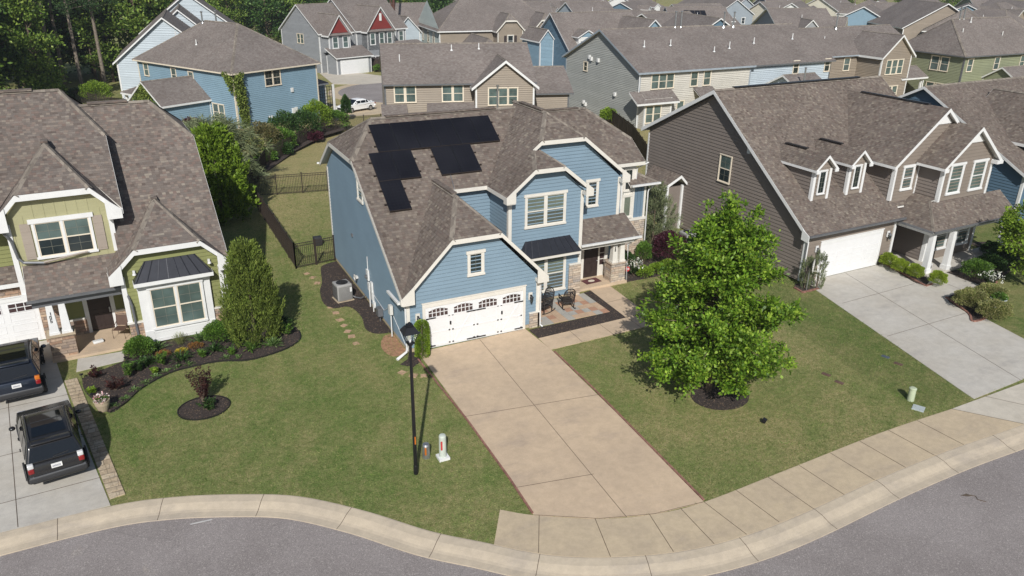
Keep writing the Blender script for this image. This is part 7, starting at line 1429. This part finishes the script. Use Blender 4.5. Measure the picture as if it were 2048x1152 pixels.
# paver strip beside the left driveway
M_pav=stone('tan_paver',[(0,(.36,.28,.19)),(.5,(.45,.36,.25)),(1,(.5,.42,.31))],.3,.35)
m=MB(); a=Vector((-3.78,33.9));b=Vector((-2.22,24.6)); n=27
for k in range(n):
    p=a.lerp(b,(k+.5)/n); d=(b-a).normalized(); s=Vector((d.y,-d.x)); h=(b-a).length/n*.44
    for o_ in (-.12,.12) if k%3!=1 else (0,):
        w=.115 if o_ else .235; c=p+s*o_; m.obox((c.x,c.y,.02),(d.x*h,d.y*h,0),(s.x*w,s.y*w,0),(0,0,.022))
o=m.build('paver_strip',M_pav,kind='structure')
# patio
M_p1=concrete('patio_grey_paver',(.40,.38,.34),(.32,.31,.28),.6,2); M_p2=concrete('patio_tan_paver',(.50,.36,.25),(.42,.30,.2),.6,2); M_p3=concrete('patio_clay_paver',(.42,.24,.16),(.36,.22,.15),.6,2)
m=MB(); q_=random.Random(3)
for i in range(10):
    for j in range(6):
        x=16.52+i*.405; y=30.1+j*.43
        if y>32.6 or x>20.55: continue
        m.cur=q_.choice((0,1,1,2)) if (i+j)%2 else q_.choice((0,0,1)); m.box(x+.006,y+.006,-.02,x+.399,y+.424,.03)
m.build('patio',[M_p1,M_p2,M_p3],kind='structure')
# wicker rocking chairs
M_wick=plain('black_wicker',(.03,.025,.024),.6,var=.3,scale=20)
def rocker(x,y,rz,label):
    e=empty('wicker_chair',(x,y,.03),rz,label,'chair'); f=MB()
    for sx in (-.3,.3):
        f.tube([(sx,-.42,.10),(sx,-.2,.03),(sx,.1,.01),(sx,.4,.05),(sx,.55,.13)],.025,6); f.tube([(sx,-.3,.05),(sx,-.3,.62)],.025,6); f.tube([(sx,.28,.03),(sx,.32,.5)],.025,6)
    f.build('rocker_frame',M_wick,e); s=MB(); s.hexa([(-.28,-.34,.36),(.28,-.34,.36),(.26,.28,.31),(-.26,.28,.31),(-.28,-.34,.42),(.28,-.34,.42),(.26,.28,.37),(-.26,.28,.37)]); rounded(s,'seat',M_wick,e,.02,2)
    b=MB(); n=9; P=[(-.28,.28,.38),(-.31,.38,.75),(-.27,.46,1.02),(-.14,.5,1.16),(0,.51,1.19),(.14,.5,1.16),(.27,.46,1.02),(.31,.38,.75),(.28,.28,.38)]; b.tube(P,.03,6)
    for k in range(9): x_=-.24+k*.06; zt=1.14-abs(k-4)*.035; b.beam((x_,.29,.38),(x_,.29+(zt-.38)*.27,zt),.03,.014)
    for z in (.5,.62,.74,.86,.98): b.beam((-.28,.29+(z-.38)*.27,z),(.28,.29+(z-.38)*.27,z),.014,.03)
    b.build('backrest',M_wick,e)
    for sx in (-1,1): a=MB(); a.tube([(sx*.3,.36,.68),(sx*.36,.1,.66),(sx*.36,-.2,.66),(sx*.3,-.36,.6),(sx*.3,-.34,.45)],.032,6); a.build('armrest',M_wick,e)
rocker(18.85,31.55,R(170),'black wicker rocking chair at the patio window, seen from its back'); rocker(17.5,31.5,R(-70),'black wicker rocking chair by the garage corner, partly hidden')
# doormat, sign
M_mat=plain('dark_red_mat',(.10,.035,.035),.95,var=.3); m=MB(); m.box(-.5,-.3,0,.5,.3,.02); o=empty('door_mat',(21.65,33.68,.15),R(4),'dark red patterned doormat before the brown front door','doormat'); m.build('mat',M_mat,o); m=MB(); m.prism([(.2*math.cos(a*.5236),.14*math.sin(a*.5236)) for a in range(12)],.02,.024); m.build('mat_pattern',M_sashw,o)
e=empty('yard_sign',(23.75,33.35,0),R(-10),'small round pink-red security sign beside the porch pier','yard sign'); m=MB(); m.tube([(0,0,0),(0,0,.55)],.012,6); m.build('stake',M_metal,e); m=MB(); m.obox((0,0,.62),(.01,0,0),(0,.01,0),(0,0,.01)); m.tube([(0,-.012,.64),(0,.012,.64)],.16,8); m.build('sign_face',M_redsm,e); m=MB(); 
for z in (.60,.66): m.box(-.11,-.016,z,.11,-.0125,z+.03)
m.build('sign_marks',M_white,e)
# air conditioners
def ac(x,y,rz,label,s=.8,h=.95):
    e=empty('air_conditioner',(x,y,0),rz,label,'air conditioner'); m=MB(); m.box(-s/2,-s/2,.06,s/2,s/2,h); rounded(m,'casing',M_acg,e,.06,2); m=MB(); m.box(-s/2-.05,-s/2-.05,0,s/2+.05,s/2+.05,.06); m.build('pad',M_found,e)
    m=MB()
    for r in (.30,.24,.18,.12,.06):
        for k in range(20): a=k*.314159;b=(k+1)*.314159; m.beam((r*math.cos(a),r*math.sin(a),h+.012),(r*math.cos(b),r*math.sin(b),h+.012),.012,.012)
    m.build('fan_guard',M_dark,e); m=MB(); m.prism([(.31*math.cos(a*.3927),.31*math.sin(a*.3927)) for a in range(16)],h+.001,h+.005); m.build('fan_opening',M_plast,e)
    m=MB()
    for k in range(14):
        t=-s/2+.08+k*(s-.16)/13; m.box(t-.006,-s/2-.008,.12,t+.006,-s/2-.001,h-.1); m.box(-s/2-.008,t-.006,.12,-s/2-.001,t+.006,h-.1)
    m.build('louvres',M_plast,e); m=MB(); m.box(s/2-.14,-s/2-.012,h*.55,s/2-.03,-s/2-.001,h*.8); m.build('label',M_white,e); return e
M_acg=plain('grey_ac_casing',(.30,.295,.285),.5,var=.06)
ac(8.75,37.3,R(6),'grey air conditioner unit on mulch beside the blue side wall'); ac(30.3,36.4,R(4),'grey air conditioner unit by the side wall of the brown house')
m=MB(); m.tube([(9.12,37.15,.25),(9.35,37.0,.12),(9.55,36.7,.15),(9.7,36.4,.4)],.035,8); tag(m.build('refrigerant_hose',M_grayg),'grey hose running from the air conditioner to the blue wall','hose')
# dish
e=empty('satellite_dish',(31.75,27.9,0),R(35),'grey satellite dish on a pole at the garage corner of the brown house','satellite dish'); m=MB(); m.tube([(0,0,0),(0,0,1.25)],.03,8); m.build('mast',M_metal,e); m=MB()
for (r0,d0),(r1,d1) in zip([(0,0),(.12,.012),(.22,.04),(.32,.085)],[(.12,.012),(.22,.04),(.32,.085),(.335,.085)]):
    for k in range(20):
        a=k*.314159;b=(k+1)*.314159; m.poly([(r0*math.cos(a),-.08-d0,1.5+r0*1.15*math.sin(a)),(r0*math.cos(b),-.08-d0,1.5+r0*1.15*math.sin(b)),(r1*math.cos(b),-.08-d1,1.5+r1*1.15*math.sin(b)),(r1*math.cos(a),-.08-d1,1.5+r1*1.15*math.sin(a))],sm=True)
dm=m.build('reflector',M_soffit,e); sm_=dm.modifiers.new('s','SOLIDIFY'); sm_.thickness=.01; m=MB(); m.tube([(0,-.08,1.2),(0,-.5,1.25)],.015,6); m.blob((0,-.52,1.27),.05); m.build('feed_arm',M_soffit,e)
# urn, pots, porch things
def urn(x,y,label):
    e=empty('urn_planter',(x,y,.03),0,label,'planter'); m=MB(); m.lathe((0,0,0),[(0,0),(.2,0),(.2,.05),(.1,.12),(.14,.2),(.28,.34),(.36,.45),(.4,.47),(.4,.5),(.35,.5),(.3,.44),(0,.42)],24); m.build('urn',M_gcovw,e)
    q=np.random.RandomState(3); n=700; v=rv(q,n); v[:,2]=abs(v[:,2]); leaves('plant',v*np.array([.38,.38,.32])*q.uniform(.5,1,n)[:,None]+[0,0,.48],v+rv(q,n)*.6,rv(q,n),.1,.05,ML_box,e)
M_gcovw=plain('pale_blue_grey_ceramic',(.55,.58,.62),.4,var=.08); urn(39.25,22.1,'pale urn planter with a green plant among the mottled shrubs')
e=empty('flower_pot',W(-1.12,30.75),0,'grey stone pot of pink and white flowers at the tip of the left bed','planter'); m=MB(); m.lathe((0,0,.02),[(0,0),(.17,0),(.2,.08),(.27,.3),(.28,.42),(.3,.44),(.3,.48),(.24,.48),(.22,.42),(0,.42)],20); m.build('pot',M_found,e)
q=np.random.RandomState(2); n=300; v=rv(q,n); v[:,2]=abs(v[:,2]); C=v*np.array([.26,.26,.2])*q.uniform(.4,1,n)[:,None]+[0,0,.48]; leaves('foliage',C,v+rv(q,n)*.5,rv(q,n),.07,.05,ML_box,e); v=rv(q,24); v[:,2]=abs(v[:,2]); P=v*np.array([.27,.27,.24])+[0,0,.5]; C,D,U,l,w=clusters(q,P,8,.022,v,.3,.06,.055); leaves('flowers',C,D,U,l,w,ML_pink,e)
e=empty('porch_chair',(*W(.05,37.2)[:2],.12),R(-25),'brown metal porch chair beside the dark front door of the green house','chair'); M_ch=plain('brown_metal_chair',(.10,.06,.045),.5); f=MB()
for sx in (-.27,.27): f.tube([(sx,-.25,0),(sx,-.27,.42),(sx,.2,.62),(sx,.24,.64)],.016,6); f.tube([(sx,.28,0),(sx,.22,.4),(sx,.36,.95)],.016,6)
f.tube([(-.27,.36,.95),(0,.38,1.0),(.27,.36,.95)],.016,6); f.build('frame',M_ch,e); s=MB(); s.box(-.25,-.26,.41,.25,.22,.43); s.build('seat',M_ch,e); s=MB(); s.hexa([(-.25,.22,.48),(.25,.22,.48),(.25,.24,.48),(-.25,.24,.48),(-.25,.34,.93),(.25,.34,.93),(.25,.36,.93),(-.25,.36,.93)]); s.build('backrest',M_ch,e)
m=MB(); m.box(-.22,-.13,0,.22,.13,.12); o=rounded(m,'parcel',M_whiteg,None,.04,2); o.location=(*W(-.95,37.0)[:2],.12); o.rotation_euler=(0,0,R(12)); tag(o,'white wrapped parcel lying on the porch slab','parcel')
e=empty('white_fan_box',(*B_((41.0,25.9))[0],.1),R(20),'white square metal fan box standing between the left porch columns','fan'); m=MB(); m.box(-.22,-.08,0,.22,.08,.42); m.build('casing',M_whiteg,e); m=MB(); m.tube([(0,-.085,.21),(0,-.09,.21)],.15,14); m.build('grille',M_metal,e)
m=MB(); m.box(-.25,-.2,0,.25,.2,.55); o=rounded(m,'storage_bin',M_plast,None,.03,2); o.location=(9.5,46.0,0); tag(o,'dark storage bin against the blue wall behind the gate','bin')
m=MB(); m.box(-.5,-.35,0,.5,.35,.9); o=rounded(m,'garden_cart',plain('lime_green_plastic',(.22,.62,.06),.5),None,.08,2); o.location=(18.9,90.5,gz(90)); o.location=loc(28,[(59.0,70.6)])[0]+(gz(88),); tag(o,'lime green plastic bin beside the dusty blue wall','bin')
m=MB(); m.blob((0,0,.15),.55,2,.22,.18,4); o=m.build('tarp',plain('blue_grey_tarp',(.10,.14,.22),.6,var=.3),loc=(21.6,87.2,gz(87)),uv=False); tag(o,'crumpled blue-grey tarp on the grass near the white sedan','tarp')
# path lights
for k,((u,v),lb) in enumerate((((-1.75,33.85),'black path light at the left corner of the short walk'),((.0,34.65),'black path light at the right corner of the short walk'),((-1.45,31.9),'black path light low in the bed near the driveway'))):
    m=MB(); m.tube([(0,0,0),(0,0,.25)],.012,6); m.lathe((0,0,.22),[(0,.05),(.08,.03),(.07,0),(0,.01)],12); o=m.build('path_light',M_black,loc=W(u,v)); tag(o,lb,'path light')
# ---------------- fences ----------------
def fence(name,pts,label,h=1.5,bay=2.0,sp=.11,gate=None,post_h=None):
    e=empty(name,(pts[0][0],pts[0][1],gz(pts[0][1])),0,label,'fence'); o0=Vector((pts[0][0],pts[0][1],gz(pts[0][1]))); first=True
    for a,b in zip(pts,pts[1:]):
        a=Vector((*a,gz(a[1])))-o0;b=Vector((*b,gz(b[1])))-o0; n=max(1,round((b-a).length/bay))
        for k in range(n+1):
            if k==0 and not first: continue
            p=a.lerp(b,k/n); m=MB(); m.box(p.x-.035,p.y-.035,p.z-.05,p.x+.035,p.y+.035,p.z+h+.06); m.box(p.x-.045,p.y-.045,p.z+h+.06,p.x+.045,p.y+.045,p.z+h+.09); m.build('post',M_bronze,e)
        first=False
        for k in range(n):
            p=a.lerp(b,k/n);r=a.lerp(b,(k+1)/n); m=MB()
            for z in (.12,h-.17,h-.02): m.beam(p+Vector((0,0,z)),r+Vector((0,0,z)),.03,.035)
            c=int((r-p).length/sp)
            for j in range(1,c): s=p.lerp(r,j/c); m.box(s.x-.011,s.y-.011,s.z+.05,s.x+.011,s.y+.011,s.z+h-.0)
            m.build('picket_panel',M_bronze,e)
    return e
fence('metal_fence',[(7.45,42.6),(7.4,58.3)],'black metal fence running back along the left edge of the yard')
fence('metal_fence',[(7.45,42.6),(8.62,42.75)],'short black metal fence panel left of the gate beside the blue wall',bay=1.2)
g=fence('garden_gate',[(8.68,42.76),(9.78,42.95)],'black metal gate next to the blue side wall',bay=1.1); g['category']='gate'
fence('metal_fence',[(7.5,58.25),(13.0,57.45)],'black metal fence crossing the back lawn behind the blue house')
fence('metal_fence',[(7.6,59.2),(10.1,66.8),(16.5,77.0),(20.6,80.2),(26,79.6)],'black metal fence in front of the long planting strip at the back')
fence('metal_fence',[(39.4,53.0),(41.0,56.2),(44.3,63.0),(47.6,72.0),(50.8,79.8)],'black metal fence between the blue house and the grey-green wall')
fence('metal_fence',[(-9,123),(-5.2,116.5),(-.8,106.5),(1.6,103)],'black metal fence on the shaded lawn below the woods')
# lone items on the street and roofs
H_=None
# ---------------- turf: real blades give the near lawns their nap and ragged edges ----------------
def inpoly(P,poly):
    x,y=P[:,0],P[:,1]; r=np.zeros(len(P),bool); n=len(poly)
    for i in range(n):
        x0,y0=poly[i];x1,y1=poly[(i+1)%n]
        c=((y0>y)!=(y1>y))&(x<(x1-x0)*(y-y0)/((y1-y0) if y1!=y0 else 1e-9)+x0); r^=c
    return r
AV=[DRV,[(-10,24.1),(-5.5,24.25),(-2.44,24.24),(-3.55,30.5)]+A_((-2.95,38.6),(-8.2,38.6)),B_((33.35,28.0),(39.8,28.0),(38.9,25.3),(38.6,23.3),(36.9,15.9),(30.0,15.75)),
    [(15.85,27.73),(22.02,27.9),(22.25,30.5),(22.4,33.0),(16,33),(15.86,28.98)],[(9.85,30),(16.5,30),(16.5,33),(26,33),(26,44),(9.85,44)],
    cr(A_((-1.75,33.9),(-1.72,32.84),(-1.35,31.5),(-.9,30.45),(-.3,30.95),(.4,31.9),(1.56,32.7),(2.6,32.85),(3.62,32.8),(4.7,32.35),(5.7,32.4),(6.7,32.75),(7.3,33.35),(7.45,34.2),(7.3,34.9),(5.9,35.6)),4)+A_((4.65,36.1),(-3,37)),A_((-3.2,34.6),(0,34.6),(4.65,36),(4.65,52),(-3.2,52)),
    [(W(2.37,29.1)[0]+.96*math.cos(a*.2244),W(2.37,29.1)[1]+.84*math.sin(a*.2244)) for a in range(28)],[(20.2+1.2*math.cos(a*.2618),21.2+1.0*math.sin(a*.2618)) for a in range(24)],
    cr([(9.83,42.8),(8.9,42.4),(8.6,41.5),(8.3,40),(7.9,38.8),(7.7,37.2),(8.0,36.4),(8.8,36.2),(9.0,34.8),(8.8,33.4),(9.1,32.7),(9.84,32.5)],4),[(9.1,30.2),(9.84,30.2),(10.1,29.2),(9.6,28.85),(9.15,29.3)],
    [(p[0],p[1]) for p in OUT]+[(29.6,14.45),(60,14.5),(60,16.6),(36,16.55),(32.84,16.5)]+list(reversed(IN)),B_((33.05,28.0),(60,28),(60,46),(33,46)),B_((38.5,20.4),(50,24),(50,28),(38.5,28)),[(-2.5,24.4),(-1.95,24.4),(-3.5,34.1),(-4.1,34.1)]]
q=np.random.RandomState(12)
def turf(n,x0,x1,y0,y1,ln,wd):
    P=np.stack([q.uniform(x0,x1,n),q.uniform(y0,y1,n)],1)
    cx=np.array([p[0] for p in CC]); cy=np.array([p[1] for p in CC]); ok=P[:,1]>np.interp(P[:,0],cx,cy)+.03
    for a in AV: ok&=~inpoly(P,a)
    P=P[ok]; m=len(P); a=q.uniform(0,6.283,m); D=np.stack([np.cos(a)*.9,np.sin(a)*.9,q.uniform(.25,1.0,m)],1)
    return np.concatenate([P,np.zeros((m,1))],1),D,rv(q,m)*np.array([1,1,.15]),q.uniform(.6,1.4,m)*ln,np.full(m,wd)
S1=turf(160000,-4.3,34,14,33,.075,.016); S2=turf(60000,4,34,33,62,.10,.022)
gm=leafmat('grass_blade',(.09,.155,.032),(.17,.24,.06),(.36,.32,.15),.25,.8,.15)
o=leaves('grass_blades',*[np.concatenate([a,b]) for a,b in zip(S1,S2)],gm); tag(o,'short green and straw grass blades across the near lawns','grass',kind='stuff')
# ---------------- air ----------------
m=bpy.data.materials.new('thin_haze'); m.use_nodes=True; t=m.node_tree; t.nodes.remove(t.nodes['Principled BSDF']); v=N(t,'VolumePrincipled'); v.inputs['Density'].default_value=.0003; v.inputs['Color'].default_value=(.86,.92,1,1); v.inputs['Anisotropy'].default_value=.2; L(t,v.outputs[0],t.nodes['Material Output'].inputs['Volume'])
mb=MB(); mb.box(-1500,-140,-4.6,1800,1000,42); mb.build('haze',m,kind='stuff',uv=False)
